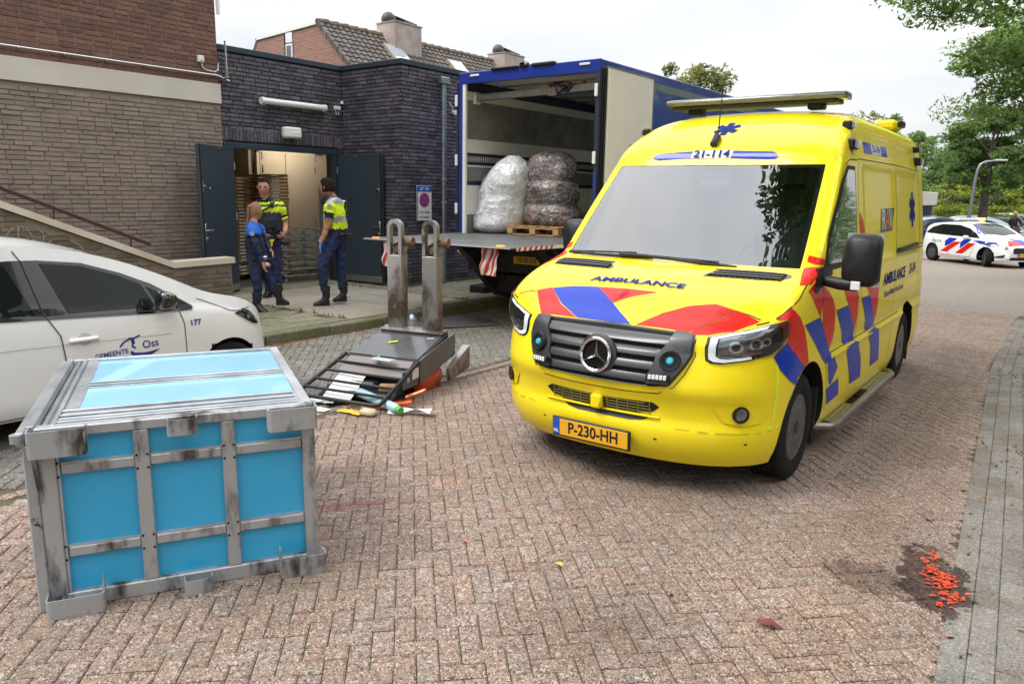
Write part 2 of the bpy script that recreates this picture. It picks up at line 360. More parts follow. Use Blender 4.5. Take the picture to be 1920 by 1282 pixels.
def sheet(name, x0, x1, y0, y1, z, mat, nx=1, ny=60, xl=None, xr=None, hole=None):
    mb = MB()
    def fn(i, j):
        y = lerp(y0, y1, j/ny); a = xl(y) if xl else x0; b = xr(y) if xr else x1
        return (lerp(a, b, i/nx), y, z+zr(y))
    mb.grid(fn, nx, ny); return tag(mb.obj(name, mat), kind='structure')
gutx = lambda y: -.06-.072*y if y < 9.6 else (-.751-.03*(y-9.6) if y < 14 else -.883)
ground = sheet('ground', -200, 200, -150, 330, -.16, M_soil, 4, 240)
road = sheet('road', 0, 0, -30, 15.5, -.011, M_joint, 1, 80, xl=lambda y: -4.98, xr=gutx)
strip = sheet('parking_strip', 0, 0, -30, 15.5, -.0115, M_joint, 1, 60, xl=lambda y: -7.6, xr=lambda y: -4.98)
froad = sheet('far_road', 0, 0, 15.3, 30, -.004, M_asph, 1, 60, xl=lambda y: interp([(15.3, -7.6), (18, -8), (22, -16), (30, -30)], y), xr=lambda y: interp([(15.3, -.9), (19, 1), (23, 8), (30, 40)], y))
road3 = sheet('side_road', -30, 40, 29.9, 34, -.002, M_asph, 1, 10)
park = sheet('parking_lot', -60, 60, 33.9, 75, -.01, M_asph, 2, 20)
# pavers: one chamfered brick, laid herringbone at 45 degrees to the kerb
def paver_mesh(name, l, wd, mats, seed, d=.03, ch=.0075):
    r = random.Random(seed); mb = MB(); x, y = l/2, wd/2; j = lambda a: r.uniform(-a, a)
    top = [(-x+ch+j(.0025), -y+ch+j(.0012), j(.0008)), (x-ch+j(.0025), -y+ch+j(.0012), j(.0008)), (x-ch+j(.0012), y-ch+j(.0012), j(.0008)), (-x+ch+j(.0012), y-ch+j(.0012), j(.0008))]
    mid = [(-x, -y, -ch*.8), (x, -y, -ch*.8), (x, y, -ch*.8), (-x, y, -ch*.8)]; bot = [(a, b, -d) for a, b, _ in mid]
    mb.add(top+mid+bot, [(0, 1, 2, 3)]+[(4+i, 4+(i+1) % 4, (i+1) % 4, i) for i in range(4)]+[(8+i, 8+(i+1) % 4, 4+(i+1) % 4, 4+i) for i in range(4)])
    me = bpy.data.meshes.new(name); me.from_pydata(mb.v, [], mb.f); me.materials.append(mats); return me, mb
def place_pieces(parent, pname, sname, items, protos, mat, nind, extra=None):
    """items: (x, y, z, rot); the nind nearest in view become objects, the rest one stuff mesh"""
    def key(it):
        d = Vector((it[0], it[1], it[2]-H)); wz = d.dot(f_)
        if wz < .3: return 1e6+d.length
        px = 960+1424.6*d.dot(r2)/wz; py = 641-1424.6*d.dot(u2)/wz
        return d.length if -60 < px < 1980 and -60 < py < 1340 else 1e5+d.length
    items.sort(key=key); rest = MB()
    for k, it in enumerate(items):
        p = protos[k % len(protos)]
        M = Matrix.Translation(it[:3]) @ Matrix.Rotation(it[3], 4, 'Z') @ Matrix.Rotation(R_.gauss(0, .0055), 4, 'X') @ Matrix.Rotation(R_.gauss(0, .004), 4, 'Y')
        if k < nind and key(it) < 1e5:
            o = link_mesh(pname, p[0], parent); o.matrix_local = M
        else: rest.add(p[1].v, p[1].f, 0, M)
    if rest.f: o = rest.obj(sname, mat, parent, recalc=False); o['kind'] = 'stuff'
PU = .0885                                  # half a paver
pr = [paver_mesh('paver', PU*2-.0045, PU-.0045, M_pave, i) for i in range(5)]
pg = [paver_mesh('paver', PU*2-.0055, PU-.0055, M_grey, i+9) for i in range(3)]
def herring(x0f, x1f, y0, y1, skip=None):
    out = []; c45 = sqrt(.5)
    for i in range(-180, 290):
        for j in range(-180, 290):
            k = (i-j) % 4
            if k == 0: u, v, r = i+1, j+.5, 0
            elif k == 3: u, v, r = i+.5, j+1, pi/2
            else: continue
            u *= PU; v *= PU; x = (u-v)*c45-2.5; y = (u+v)*c45-5
            if y0 < y < y1 and x0f(y)+.02 < x < x1f(y)-.02: out.append((x, y, zr(y)+R_.gauss(0, .0013), r+pi/4+R_.gauss(0, .004)))
    return out
place_pieces(road, 'paver', 'far_paver', herring(lambda y: -4.86, lambda y: gutx(y)+.05, .0, 15.4), pr, M_pave, 300)
place_pieces(strip, 'paver', 'far_paver', herring(lambda y: -7.5, lambda y: -5.04, -2.5, 15.4), pg, M_grey, 160)
# a straight course of pavers along the seam, gutter courses along the right edge
seam = [(-4.93+PU*.5-.02, -2.2+k*PU*2, zr(-2.2+k*PU*2), pi/2) for k in range(88)]
place_pieces(road, 'paver', 'far_paver', seam, pr, M_pave, 0)
gut = tag(MB().grid(lambda i, j: (gutx(-2+j*.4)+i*1.2, -2+j*.4, -.009+zr(-2+j*.4)), 1, 45).obj('gutter', M_joint), kind='structure')
gs = [paver_mesh('gutter_slab', .209, .0955, M_gut, i+20, ch=.004) for i in range(3)]
sl_ = [paver_mesh('pavement_tile', .292, .292, M_gut, i+30, ch=.004) for i in range(2)]
gi = []; si = []
for c in range(4):
    for k in range(80):
        y = -2.4+k*.214+(.1 if c % 2 else 0); x = gutx(y)+.045+c*.098
        if y < 15: gi.append((x, y, zr(y)+.006+R_.gauss(0, .001), pi/2+.067+R_.gauss(0, .006)))
place_pieces(gut, 'gutter_slab', 'far_gutter_slab', gi, gs, M_gut, 140)
for c in range(3):
    for k in range(34):
        y = -.5+k*.297+(.15 if c % 2 else 0); x = gutx(y)+.045+.37+.16+c*.297
        if y < 9.3: si.append((x, y, zr(y)+R_.gauss(0, .001), pi/2+.067))
place_pieces(gut, 'pavement_tile', 'far_pavement_tile', si, sl_, M_gut, 40)
# left pavement: kerb, slabs, concrete ramp before the door
pav = MB(); pav.grid(lambda i, j: ((-12.5, -7.75, -7.75)[i], -12+j, (.108, .108, -.3)[i]+zr(-12+j)), 2, 60); pav = tag(pav.obj('pavement', M_joint), kind='structure')
kx = lambda y: -7.6+(0 if y < 9.8 else .0) - (0 if y > 6.3 else .0)
for k in range(56):
    y = -12+k*.93; mb = MB(); mb.box((0, 0, 0), (.16, .92, .42), .018); o = mb.obj('kerb_stone', M_kerb, pav); o.location = (-7.67+R_.gauss(0, .004), y, zr(y)-.087+R_.gauss(0, .003)); o.rotation_euler = (0, 0, R_.gauss(0, .003))
st = [paver_mesh('slab', .286, .286, M_side, i+40, ch=.004) for i in range(3)]; sp_ = [paver_mesh('paver', .2, .095, M_side, i+50, ch=.005) for i in range(3)]
ti = []; t2 = []
ramp = (-10.9, -7.78, 6.62, 9.05)
inr = lambda x, y, m=0: ramp[0]-m < x < ramp[1]+m and ramp[2]-m < y < ramp[3]+m
for i in range(12):
    for j in range(60):
        x = -7.92-i*.292; y = -2+j*.292+(.146 if i % 2 else 0)
        if not inr(x, y, .1) and i < 3: ti.append((x, y, zr(y)+.122+R_.gauss(0, .002), 0))
for i in range(36):
    for j in range(110):
        x = -8.69-.05-i*.1; y = -1+j*.205+(.1 if i % 2 else 0)
        if not inr(x, y, .08) and x > -12: t2.append((x, y, zr(y)+.12+R_.gauss(0, .002), pi/2))
place_pieces(pav, 'slab', 'far_slab', ti, st, M_side, 60); place_pieces(pav, 'paver', 'far_paver', t2, sp_, M_side, 160)
rm = MB(); rng = random.Random(3)
rm.box(((ramp[0]+ramp[1])/2, (ramp[2]+7.82)/2, .06), (ramp[1]-ramp[0], 7.8-ramp[2], .14), .01); o = rm.obj('concrete_slab', M_conc, pav)
rm = MB(); rm.box(((ramp[0]+ramp[1])/2, (7.84+ramp[3])/2, .059), (ramp[1]-ramp[0], ramp[3]-7.84, .14), .01); o = rm.obj('concrete_slab', M_conc, pav)
# ================================================================ buildings
M_b_paint = pm('painted_brick', (.27, .222, .185), .8, var=(2.2, (.19, .15, .125)), var2=(9, (.27, .215, .18)), bump=(45, .7, .008), isl=.11)
M_b_red = pm('red_brick', (.165, .072, .05), .85, var=(3, (.12, .062, .05)), var2=(18, (.2, .1, .075)), bump=(60, .5), isl=.22)
M_b_dark = pm('dark_brick', (.072, .064, .085), .5, var=(7, (.045, .04, .056)), var2=(25, (.12, .108, .125)), bump=(50, .4), isl=.42)
M_mort_p = pm('mortar_painted', (.235, .192, .16), .9, bump=(80, .6)); M_mort_r = pm('mortar_grey', (.25, .21, .17), .95, bump=(80, .6)); M_mort_d = pm('mortar_dark', (.02, .019, .024), .9, bump=(80, .6))
M_band = pm('white_plaster', (.6, .56, .49), .75, var=(1.3, (.54, .5, .43)), bump=(20, .12))
M_trim = pm('blue_black_metal', (.022, .035, .052), .4, var=(1.5, (.03, .045, .062)), bump=(8, .05))
M_door = pm('slate_blue_door', (.034, .048, .062), .42, var=(1.2, (.034, .05, .066)), var2=(14, (.045, .06, .075), (.62, .8)), bump=(3, .06))
M_steel = pm('brushed_steel', (.55, .55, .54), .28, 1); M_zinc = pm('zinc', (.32, .37, .42), .38, .85, var=(5, (.42, .46, .5)), var2=(20, (.22, .25, .28)))
M_white = pm('white_plastic', (.72, .72, .7), .45); M_lens = pm('milky_lens', (.75, .75, .73), .2, coat=.5); M_blk = pm('black_rubber', (.012, .012, .013), .6); M_blkp = pm('black_plastic', (.014, .015, .017), .42, spec=.35, bump=(120, .1))
M_cream = pm('cream_wall', (.84, .77, .65), .8, var=(1.5, (.6, .52, .42))); M_cdoor = pm('cream_door', (.66, .59, .48), .5); M_floor = pm('room_floor', (.13, .12, .11), .6, var=(3, (.09, .085, .08)))
M_rail = pm('maroon_rail', (.06, .022, .024), .4); M_cap = pm('cream_coping', (.6, .5, .4), .7, var=(6, (.5, .4, .3)), var2=(1.5, (.66, .58, .48)), bump=(40, .2))
def bricks(parent, Q, W, Ht, mat, nind, bl=.225, bh=.0655, jt=.01, holes=(), prof=None, seed=0, pname='brick', rough=.0018):
    """running bond on the plane Q (x along, y up, z out)"""
    r = random.Random(seed); protos = []
    for s in range(4):
        rr = random.Random(seed*9+s); mb = MB(); x, y = bl/2-jt/2, bh/2-jt/2; ch = .003; j = lambda a: rr.uniform(-a, a)
        t = [(-x+ch+j(.001), -y+ch+j(.001), j(.0007)), (x-ch+j(.001), -y+ch+j(.001), j(.0007)), (x-ch, y-ch+j(.001), j(.0007)), (-x+ch, y-ch+j(.001), j(.0007))]
        b = [(-x, -y, -.012), (x, -y, -.012), (x, y, -.012), (-x, y, -.012)]
        mb.add(t+b, [(0, 1, 2, 3)]+[(4+i, 4+(i+1) % 4, (i+1) % 4, i) for i in range(4)]); me = bpy.data.meshes.new(pname); me.from_pydata(mb.v, [], mb.f); me.materials.append(mat); protos.append((me, mb))
    rest = MB(); items = []
    for row in range(int(Ht/bh)):
        v = (row+.5)*bh; sh = r.choice((0, .25, .5, .75)) if row % 2 else r.choice((.5, 0, .25)); u = -sh*bl
        while u < W:
            a = max(u, 0); b = min(u+bl, W)
            for (h0, h1, k0, k1) in holes:
                if k0 < v < k1:
                    if a < h0 < b: b = h0
                    elif a < h1 < b: a = h1
                    elif a >= h0 and b <= h1: a = b
            if prof and v+bh/2 > prof((a+b)/2): a = b
            if b-a > .03: items.append((a, b, v))
            u += bl
    cands = [k for k, (a, b, v) in enumerate(items) if abs(b-a-bl) < 1e-6]
    cands.sort(key=lambda k: ((Q @ Vector((items[k][0], items[k][2], 0)))-Vector((0, 0, H))).length); ind = set(cands[:nind])
    for k, (a, b, v) in enumerate(items):
        p = protos[k % 4]; Mx = Q @ Matrix.Translation(((a+b)/2, v, .004+r.gauss(0, rough))) @ Matrix.Rotation(r.gauss(0, .004), 4, 'Z')
        if k in ind: o = link_mesh(pname, p[0], parent); o.matrix_local = Mx
        else: rest.add(p[1].v, p[1].f, 0, Mx @ Matrix.Diagonal(((b-a-jt)/(bl-jt), 1, 1, 1)))
    o = rest.obj('brickwork', mat, parent, recalc=False); o['kind'] = 'stuff'
def wallplane(X, y0): return frame((X, y0, .12), (0, 1, 0), (0, 0, 1))
# ---- left building
LB = thing('brick_building', 'brown painted brick building with white band and red brick upper wall, at the left edge', 'building', (0, 0, 0))
FX = -11.3
mb = MB(); mb.bb(FX-.3, FX-.008, -5, 7.11, 0, 3.11, mat=0); mb.obj('lower_wall', M_mort_p, LB)
mb = MB(); mb.bb(FX-.3, FX-.008, -5, 7.1, 3.4, 9, mat=0); mb.bb(-22, FX-.3, 7.0, 7.1, 3.95, 9); mb.bb(-22, FX-.3, -5, 7.1, 8.9, 9.02); mb.obj('upper_wall', M_mort_r, LB)
mb = MB(); mb.bb(FX-.2, FX+.022, -5, 7.12, 3.11, 3.41, .006); mb.obj('plaster_band', M_band, LB)
bricks(LB, frame((FX, -1.0, .12), (0, 1, 0), (0, 0, 1)), 8.11, 2.99, M_b_paint, 150, seed=1, bh=.0625, bl=.23, rough=.0035)
bricks(LB, frame((FX, -1.0, 3.41), (0, 1, 0), (0, 0, 1)), 8.1, 3.0, M_b_red, 120, seed=2, bh=.0685, bl=.235, jt=.014)
mb = MB(); mb.tube([(FX+.05, 2, 3.53), (FX+.05, 7.05, 3.53), (FX+.05, 7.25, 3.47)], .014, 8)
for k in range(9): mb.bb(FX, FX+.06, 2.6+k*.55, 2.62+k*.55, 3.51, 3.55)
mb.obj('conduit', M_steel, LB, smooth=40)
mb = MB(); mb.box((FX+.035, 6.79, 3.74), (.06, .1, .1), .01); mb.lathe([(.025, 0), (.022, .015)], (FX+.065, 6.79, 3.735), 'X', 12); mb.obj('socket_box', M_white, LB)
mb = MB(); mb.tube([(FX+.03, 6.8, 3.69), (FX+.03, 6.82, 3.62), (FX+.03, 6.9, 3.59), (FX+.03, 7.02, 3.58), (FX+.03, 7.08, 3.62), (FX+.03, 7.09, 3.72)], .009, 6); mb.obj('socket_conduit', M_white, LB, smooth=40)
mb = MB(); mb.tube([(FX+.09, 7.19, 3.5), (FX+.08, 7.19, 4.06)], .016, 8); mb.box((FX+.05, 7.19, 3.52), (.1, .07, .03)); mb.box((FX+.05, 7.19, 3.56), (.1, .05, .02)); mb.obj('short_mast', M_steel, LB)
mb = MB(); mb.tube([(FX+.02, 7.14, 4.45), (FX+.02, 7.14, 6)], .03, 8); mb.obj('downpipe', M_white, LB)
mb = MB(); mb.tube([(FX+.02, 7.13, 3.47), (FX+.02, 7.13, 3.35)], .008, 6); mb.obj('cable', M_blk, LB)
# ---- stair wall with coping, handrail, stairs behind it
SW = thing('stair_wall', 'low painted brick stair wall with cream coping and faint graffiti, beside the white car', 'wall', (0, 0, 0))
SX = -10.3; prof = lambda y: interp([(-3, 4.2), (3.54, 1.53), (5.6, .69), (6.52, .70), (6.53, 0)], y)
mb = MB(); pts = [(-2, .1), (6.5, .1), (6.5, .69), (5.6, .68), (3.54, 1.52), (-2, 3.78)]; mb.prism(pts, SX-.2, SX-.008, ax=0); mb.obj('wall_core', M_mort_p, SW)
mb = MB(); cp = [(-2, 3.83), (3.54, 1.565), (5.6, .725), (6.56, .74)]
pl = [(y, z-.035) for y, z in cp]+[(y, z+.05) for y, z in cp[::-1]]; mb.prism(pl, SX-.23, SX+.035, ax=0); o = mb.obj('coping', M_cap, SW)
bricks(SW, frame((SX, -1.0, .12), (0, 1, 0), (0, 0, 1)), 7.5, 3.4, pm('stair_brick', (.2, .155, .115), .85, var=(5, (.14, .115, .08)), var2=(11, (.27, .12, .09), (.64, .72)), bump=(45, .7, .008), isl=.24), 170, seed=3, bh=.0625, bl=.22, rough=.004, prof=lambda u: prof(u-1.0)-.14)
bricks(SW, frame((SX-.2, 6.51, .12), (1, 0, 0), (0, 0, 1)), .2, .58, M_b_paint, 0, seed=4, bh=.0625, bl=.22)
mb = MB()
for pts in ([(2.6+.93, 1.0), (3.55, 1.2), (3.66, 1.32), (3.78, 1.3), (3.85, 1.18), (3.86, 1.0)], [(3.7, 1.32), (3.68, 1.1)], [(3.55, 1.16), (3.8, 1.14)], [(3.9, 1.3), (3.97, 1.22), (3.95, 1.05)], [(3.95, 1.05), (4.05, 1.14), (4.25, 1.14), (4.38, 1.06), (4.45, .92)]):
    for q in stroke([(a, b) for a, b in pts], .012): mb.add([(SX+.0075, a, b) for a, b in q], [(0, 1, 2, 3)])
mb.obj('graffiti', pm('chalk_paint', (.42, .4, .37), .9, var=(30, (.25, .22, .2))), SW)
mb = MB(); mb.beam((SX-.02, 1.0, 2.84), (SX-.02, 5.31, 1.03), .045, .045, .006); mb.obj('handrail', M_rail, SW)
for y, z in ((2.0, 2.3), (4.12, 1.49), (5.05, 1.1)):
    mb = MB(); mb.tube([(SX-.02, y, z+.02), (SX-.02, y-.015, z-.17)], .011, 8); mb.obj('rail_bracket', M_rail, SW)
mb = MB()
for k in range(12): mb.bb(-11.29, SX-.21, 5.6-.3*k-.3, 5.6-.3*k, 0, .22+.125*k, .005)
mb.obj('stairs', M_conc, SW)
# ---- dark brick building with the loading door
DB = thing('dark_brick_building', 'dark purple brick building with loading door and blue-black roof trim, behind the officers', 'building', (0, 0, 0))
AX = -11.34; WX = -9.8; WY = 9.61; TZ = 3.93
oy0, oy1, oz = 7.22, 9.44, 2.5
mb = MB(); B = AX-.01
mb.bb(B-.28, B, 7.11, oy0, 0, TZ); mb.bb(B-.28, B, oy1, WY+.3, 0, TZ); mb.bb(B-.28, B, oy0, oy1, oz, TZ)
mb.bb(B-.1, WX-.01, WY+.01, WY+.3, 0, TZ); mb.bb(WX-.3, WX-.01, WY+.3, 26, -.6, TZ); mb.bb(-19, WX-.3, 25.7, 26, -.6, TZ); mb.bb(-19, -18.7, 7.1, 26, -.6, TZ)
mb.obj('wall', M_mort_d, DB)
mb = MB(); mb.bb(-18.9, AX-.2, 7.12, 26, TZ-.1, TZ-.05); mb.bb(AX-.25, WX-.05, WY+.05, 26, TZ-.09, TZ-.04); mb.obj('flat_roof', pm('bitumen', (.05, .05, .05), .9), DB)
bricks(DB, frame((AX, 7.12, oz+.235), (0, 1, 0), (0, 0, 1)), WY-7.12, TZ-oz-.235, M_b_dark, 120, seed=5)
bricks(DB, frame((AX, 7.12, .12), (0, 1, 0), (0, 0, 1)), WY-7.12, oz+.1, M_b_dark, 0, seed=8, holes=((oy0-7.12-.02, oy1-7.12+.02, -1, 9),))
bricks(DB, frame((AX, WY, .12), (1, 0, 0), (0, 0, 1)), WX-AX, TZ-.12, M_b_dark, 100, seed=6)
bricks(DB, frame((WX, WY, .12), (0, 1, 0), (0, 0, 1)), 12, TZ-.12, M_b_dark, 80, seed=7)
mb = MB()
for k in range(38):
    y = 7.15+k*.0655
    if y < WY-.03: mb.box((AX-.003, y, oz+.165), (.024, .056, .19), .003)
o = mb.obj('soldier_course', M_b_dark, DB, recalc=False); o['kind'] = 'stuff'
mb = MB(); t = .03
mb.bb(AX-.32, AX+t, 7.12, WY-.03, TZ, TZ+.09, .006); mb.bb(AX-.32, WX+t, WY-t, WY+.32, TZ+.001, TZ+.092, .006); mb.bb(WX-.32, WX+t-.001, WY+.32, 26, TZ, TZ+.09, .006); mb.obj('roof_trim', M_trim, DB)
mb = MB(); mb.bb(AX-.1, AX+.035, 7.14, oy1+.1, 2.44, 2.53, .006); mb.bb(AX-.1, AX+.03, oy0, oy0+.07, .12, 2.44, .004); mb.bb(AX-.1, AX+.03, oy1-.07, oy1+.06, .12, 2.44, .004); mb.obj('door_frame', M_trim, DB)
def door(hx, hy, ang, w, side, lab):
    Q = Matrix.Translation((hx, hy, .15)) @ Matrix.Rotation(ang, 4, 'Z'); mb = MB(Q)
    mb.bb(0, w, -.025, .025, 0, 2.3, .004); dl = mb.obj('door_leaf', M_door, DB); dl['label'] = lab
    mb = MB(Q); mb.bb(.02, w-.02, side*.025, side*.034, .01, .12, .003); mb.obj('kick_plate', M_steel, dl)
    mb = MB(Q); x = w-.07
    mb.box((x, side*.031, .98), (.045, .012, .28), .004); mb.tube([(x, side*.03, 1.02), (x, side*.075, 1.02), (x-.13, side*.08, 1.02)], .011, 8); mb.box((x, side*.045, .9), (.03, .03, .02), .004)
    mb.obj('door_handle', M_steel, dl, smooth=40)
    if w > 1.07 or side:
        mb = MB(Q); mb.box((x, side*.031, 1.68), (.035, .012, .17), .003); mb.box((x-.03, side*.045, 1.68), (.06, .025, .025), .004); mb.lathe([(.012, 0), (.008, side*.01)], (x-.2, side*.025, 1.65), 'Y', 10); mb.obj('lock_plate', M_steel, dl)
    mb = MB(Q); mb.box((w*.42, side*.03, 2.26), (.05, .012, .02), .003)
    for z in (.35, 1.15, 1.95): mb.tube([(0.0, side*.03, z), (0.0, side*.03, z+.12)], .012, 8)
    mb.obj('hinge_hardware', M_steel, dl)
    mb = MB(Q); mb.bb(w-.035, w-.001, -.028, .028, .002, 2.298); mb.obj('edge_trim', M_blkp, dl)
door(AX+.05, oy0+.04, radians(-60), 1.06, 1, 'left slate blue door leaf swung open against the painted wall')
door(AX+.05, oy1-.0, radians(3.5), 1.1, -1, 'right slate blue door leaf swung open against the wing')
# fixtures on the dark wall (parts of the building)
mb = MB(); mb.tube([(AX+.09, 7.86, 3.235), (AX+.09, 9.12, 3.235)], .052, 20); mb.obj('lamp_tube', M_lens, DB, smooth=50)
for y in (7.84, 9.1):
    mb = MB(); mb.tube([(AX+.09, y-.02, 3.235), (AX+.09, y+.05, 3.235)], .058, 20); mb.box((AX+.03, y+.06, 3.2), (.06, .04, .06), .004); mb.obj('lamp_end_cap', M_white, DB, smooth=50)
mb = MB(); mb.box((AX+.07, 8.42, 2.76), (.13, .36, .19), .03); o = mb.obj('bulkhead_lamp', M_white, DB, smooth=30)
mb = MB(); mb.box((AX+.14, 8.44, 2.73), (.02, .22, .09), .008); mb.obj('lamp_lens', M_lens, o)
mb = MB(); mb.box((AX+.04, 9.42, 3.27), (.07, .05, .07), .01); mb.box((AX+.04, 9.49, 3.27), (.07, .05, .07), .01); mb.tube([(AX+.04, 9.42, 3.24), (AX+.04, 9.43, 3.16), (AX+.04, 9.48, 3.16), (AX+.04, 9.5, 3.24)], .008, 6); mb.obj('junction_box', M_white, DB)
mb = MB(); mb.lathe([(.03, 0), (.03, .03), (.02, .05)], (AX+.05, 9.56, 3.35), 'Z', 12); mb.obj('sensor', M_white, DB, smooth=50)
mb = MB(); mb.box((WX+.03, 10.9, 3.25), (.05, .06, .06), .008); mb.tube([(WX+.05, 10.88, 3.27), (WX+.12, 10.8, 3.3), (WX+.1, 10.72, 3.4)], .008, 6); mb.lathe([(.045, 0), (.045, .05), (.02, .08)], (WX+.08, 10.92, 3.2), 'Z', 14); mb.obj('camera_dome', M_white, DB, smooth=40)
mb = MB(); mb.tube([(WX+.1, 10.57, .1), (WX+.1, 10.57, 3.7)], .045, 16); mb.obj('downpipe', M_zinc, DB, smooth=50)
mb = MB(); mb.box((WX+.1, 10.56, 3.76), (.14, .2, .12), .01); mb.obj('hopper_head', M_zinc, DB)
mb = MB()
for z in (1.6, 2.0, 3.15): mb.lathe([(.051, 0), (.054, .01), (.054, .03), (.051, .04)], (WX+.1, 10.57, z), 'Z', 16)
mb.obj('pipe_bracket', pm('rusty_clip', (.2, .1, .05), .7, var=(30, (.3, .3, .3))), DB)
mb = MB(); mb.lathe([(.05, 0), (.054, .02), (.05, .05)], (WX+.1, 10.57, 1.9), 'Z', 16); mb.obj('pipe_collar', M_zinc, DB, smooth=40)
# the room behind the door
mb = MB(); mb.bb(-16, AX-.3, 6.4, 12.2, .0, .125); mb.obj('room_floor', M_floor, DB)
mb = MB(); mb.bb(-16.2, -16, 6.4, 12.4, .12, 2.9); mb.bb(-16, AX-.3, 6.3, 6.4, .12, 2.9); mb.bb(-16, AX-.3, 12.2, 12.4, .12, 2.9); mb.bb(-16.2, AX-.3, 6.3, 12.4, 2.75, 2.85)
mb.bb(-16, -13.3, 8.9, 8.98, .12, 2.75)
mb.obj('room_wall', M_cream, DB)
mb = MB(); mb.box((-12.5, 9.6, 2.72), (.16, 1.2, .05), .01); rl_ = mb.obj('ceiling_lamp', M_white, DB); mb = MB(); mb.cyl((-12.5, 9.05, 2.67), (-12.5, 10.15, 2.67), .03); mb.obj('lamp_tube', pm('lit_tube', (.9, .85, .75), .4, emit=((1, .86, .66), 26)), rl_)
ID = thing('inner_double_door', 'cream double door with grey kick plates inside the loading entrance', 'door', (-13.2, 9.0, .13))
mb = MB(); mb.bb(-.03, .03, 0, .06, 0, 2.5); mb.bb(-.03, .03, 1.42, 1.62, 0, 2.5); mb.bb(-.03, .03, 0, 1.6, 2.38, 2.5); mb.bb(-.02, .02, 1.62, 2.5, 0, 2.6); mb.obj('frame', M_cream, ID)
mb = MB(); mb.bb(.0, .04, .065, .65, .02, 2.375, .004); mb.obj('door_panel', M_cdoor, ID)
mb = MB(); mb.bb(.0, .04, .665, 1.415, .02, 2.375, .004); mb.obj('door_panel', M_cdoor, ID)
mb = MB(); mb.bb(.041, .05, 1.45, 1.72, .02, 1.72, .003); mb.obj('grey_plate', pm('grey_panel', (.26, .29, .32), .5), ID)
mb = MB(); 
for y in (.1, 1.36):
    for z in (.5, 2.0, 2.25): mb.bb(.041, .06, y, y+.03, z, z+.14, .004)
mb.bb(.041, .055, 1.33, 1.36, .9, 1.1, .004); mb.obj('hinge', M_steel, ID)
# ---- loading sign
SG = thing('parking_sign', 'white and blue no-stopping sign with red ring on the dark brick corner', 'sign', (WX+.03, 10.12, 1.6))
mb = MB(); mb.box((0, 0, 0), (.012, .38, .62), .003); mb.obj('panel', M_white, SG)
bl = pm('sign_blue', (.01, .11, .42), .4); rd = pm('sign_red', (.62, .02, .025), .4)
mb = MB(); mb.box((.0075, 0, .255), (.004, .37, .1)); mb.bb(.0055, .0085, -.19, -.172, -.3, .3); mb.obj('blue_header', bl, SG)
Qs = frame((.0105, 0, .25), (0, 1, 0), (0, 0, 1)); mb = text_mb('LET OP!', .075, off=.001, M=Qs, sx=.95); mb.obj('header_text', M_white, SG)
mb = text_mb('i.v.m. laden', .07, off=.001, M=frame((.0072, .0, -.16), (0, 1, 0), (0, 0, 1)), sx=.92); text_mb('en lossen', .07, mb, off=.001, M=frame((.0072, 0, -.245), (0, 1, 0), (0, 0, 1)), sx=.92); mb.obj('lettering', pm('sign_ink', (.03, .03, .035), .5), SG)
mb = MB(); mb.lathe([(.13, 0), (.13, .003)], (.006, 0, .055), 'X', 32); mb.obj('red_disc', rd, SG)
mb = MB(); mb.lathe([(.098, 0), (.098, .0015)], (.009, 0, .055), 'X', 32); mb.obj('blue_disc', bl, SG)
mb = MB()
for s in (-1, 1): mb.box((.0115, 0, .055), (.002, .022, .2), M=Matrix.Translation((.0115, 0, .055)) @ Matrix.Rotation(s*pi/4, 4, 'X') @ Matrix.Translation((-.0115-.0004*s, 0, -.055)))
mb.obj('red_cross', rd, SG)
# ---- house behind
HB = thing('terraced_house', 'red brick house with dark tiled roof, skylights and two chimneys, behind the dark brick building', 'house', (0, 0, 0))
M_hb = pm('far_brick', (.3, .15, .115), .9, stretch=(1, 1, 1), var=(6, (.24, .12, .1))); 
mh = bpy.data.materials.new('far_brick_courses'); mh.use_nodes = True; t = mh.node_tree; b = t.nodes['Principled BSDF']; b.inputs['Roughness'].default_value = .9
g = N(t, 'ShaderNodeNewGeometry'); mp = N(t, 'ShaderNodeMapping'); mp.inputs['Rotation'].default_value = (radians(90), 0, 0); t.links.new(g.outputs['Position'], mp.inputs[0]); bt = N(t, 'ShaderNodeTexBrick'); t.links.new(mp.outputs[0], bt.inputs[0])
bt.inputs['Color1'].default_value = (.3, .145, .11, 1); bt.inputs['Color2'].default_value = (.22, .1, .08, 1); bt.inputs['Mortar'].default_value = (.33, .25, .2, 1); bt.inputs['Scale'].default_value = 1; bt.inputs['Brick Width'].default_value = .24; bt.inputs['Row Height'].default_value = .07; bt.inputs['Mortar Size'].default_value = .008
t.links.new(bt.outputs[0], b.inputs['Base Color'])
GY = 17; gp = [(-26.2, 0), (-18, 0), (-18, 4.1), (-21.13, 7.12), (-24.56, 6.95), (-24.9, 6.5), (-26.2, 4.4)]
mb = MB(); mb.prism([(x, z if z > 0 else -.6) for x, z in gp], GY, 44, ax=1); mb.obj('wall', mh, HB)
mb = MB(); mb.prism([(-21.13, 7.13), (-24.56, 6.96), (-24.56, 7.05), (-21.13, 7.22)], GY-.05, 44, ax=1); mb.prism([(-24.5, 7.0), (-26.3, 4.4), (-26.4, 4.45), (-24.6, 7.05)], GY-.05, 44, ax=1); mb.obj('roof_edge', M_white, HB)
M_tile = pm('roof_tile', (.075, .06, .052), .7, isl=.25, var=(3, (.11, .09, .075)), bump=(30, .3))
mb = MB(); n = 19; rx0, rz0, rx1, rz1 = -21.15, 7.22, -17.8, 4.0; dn = Vector((rx1-rx0, 0, rz1-rz0)); nn = Vector((.69, 0, .72))
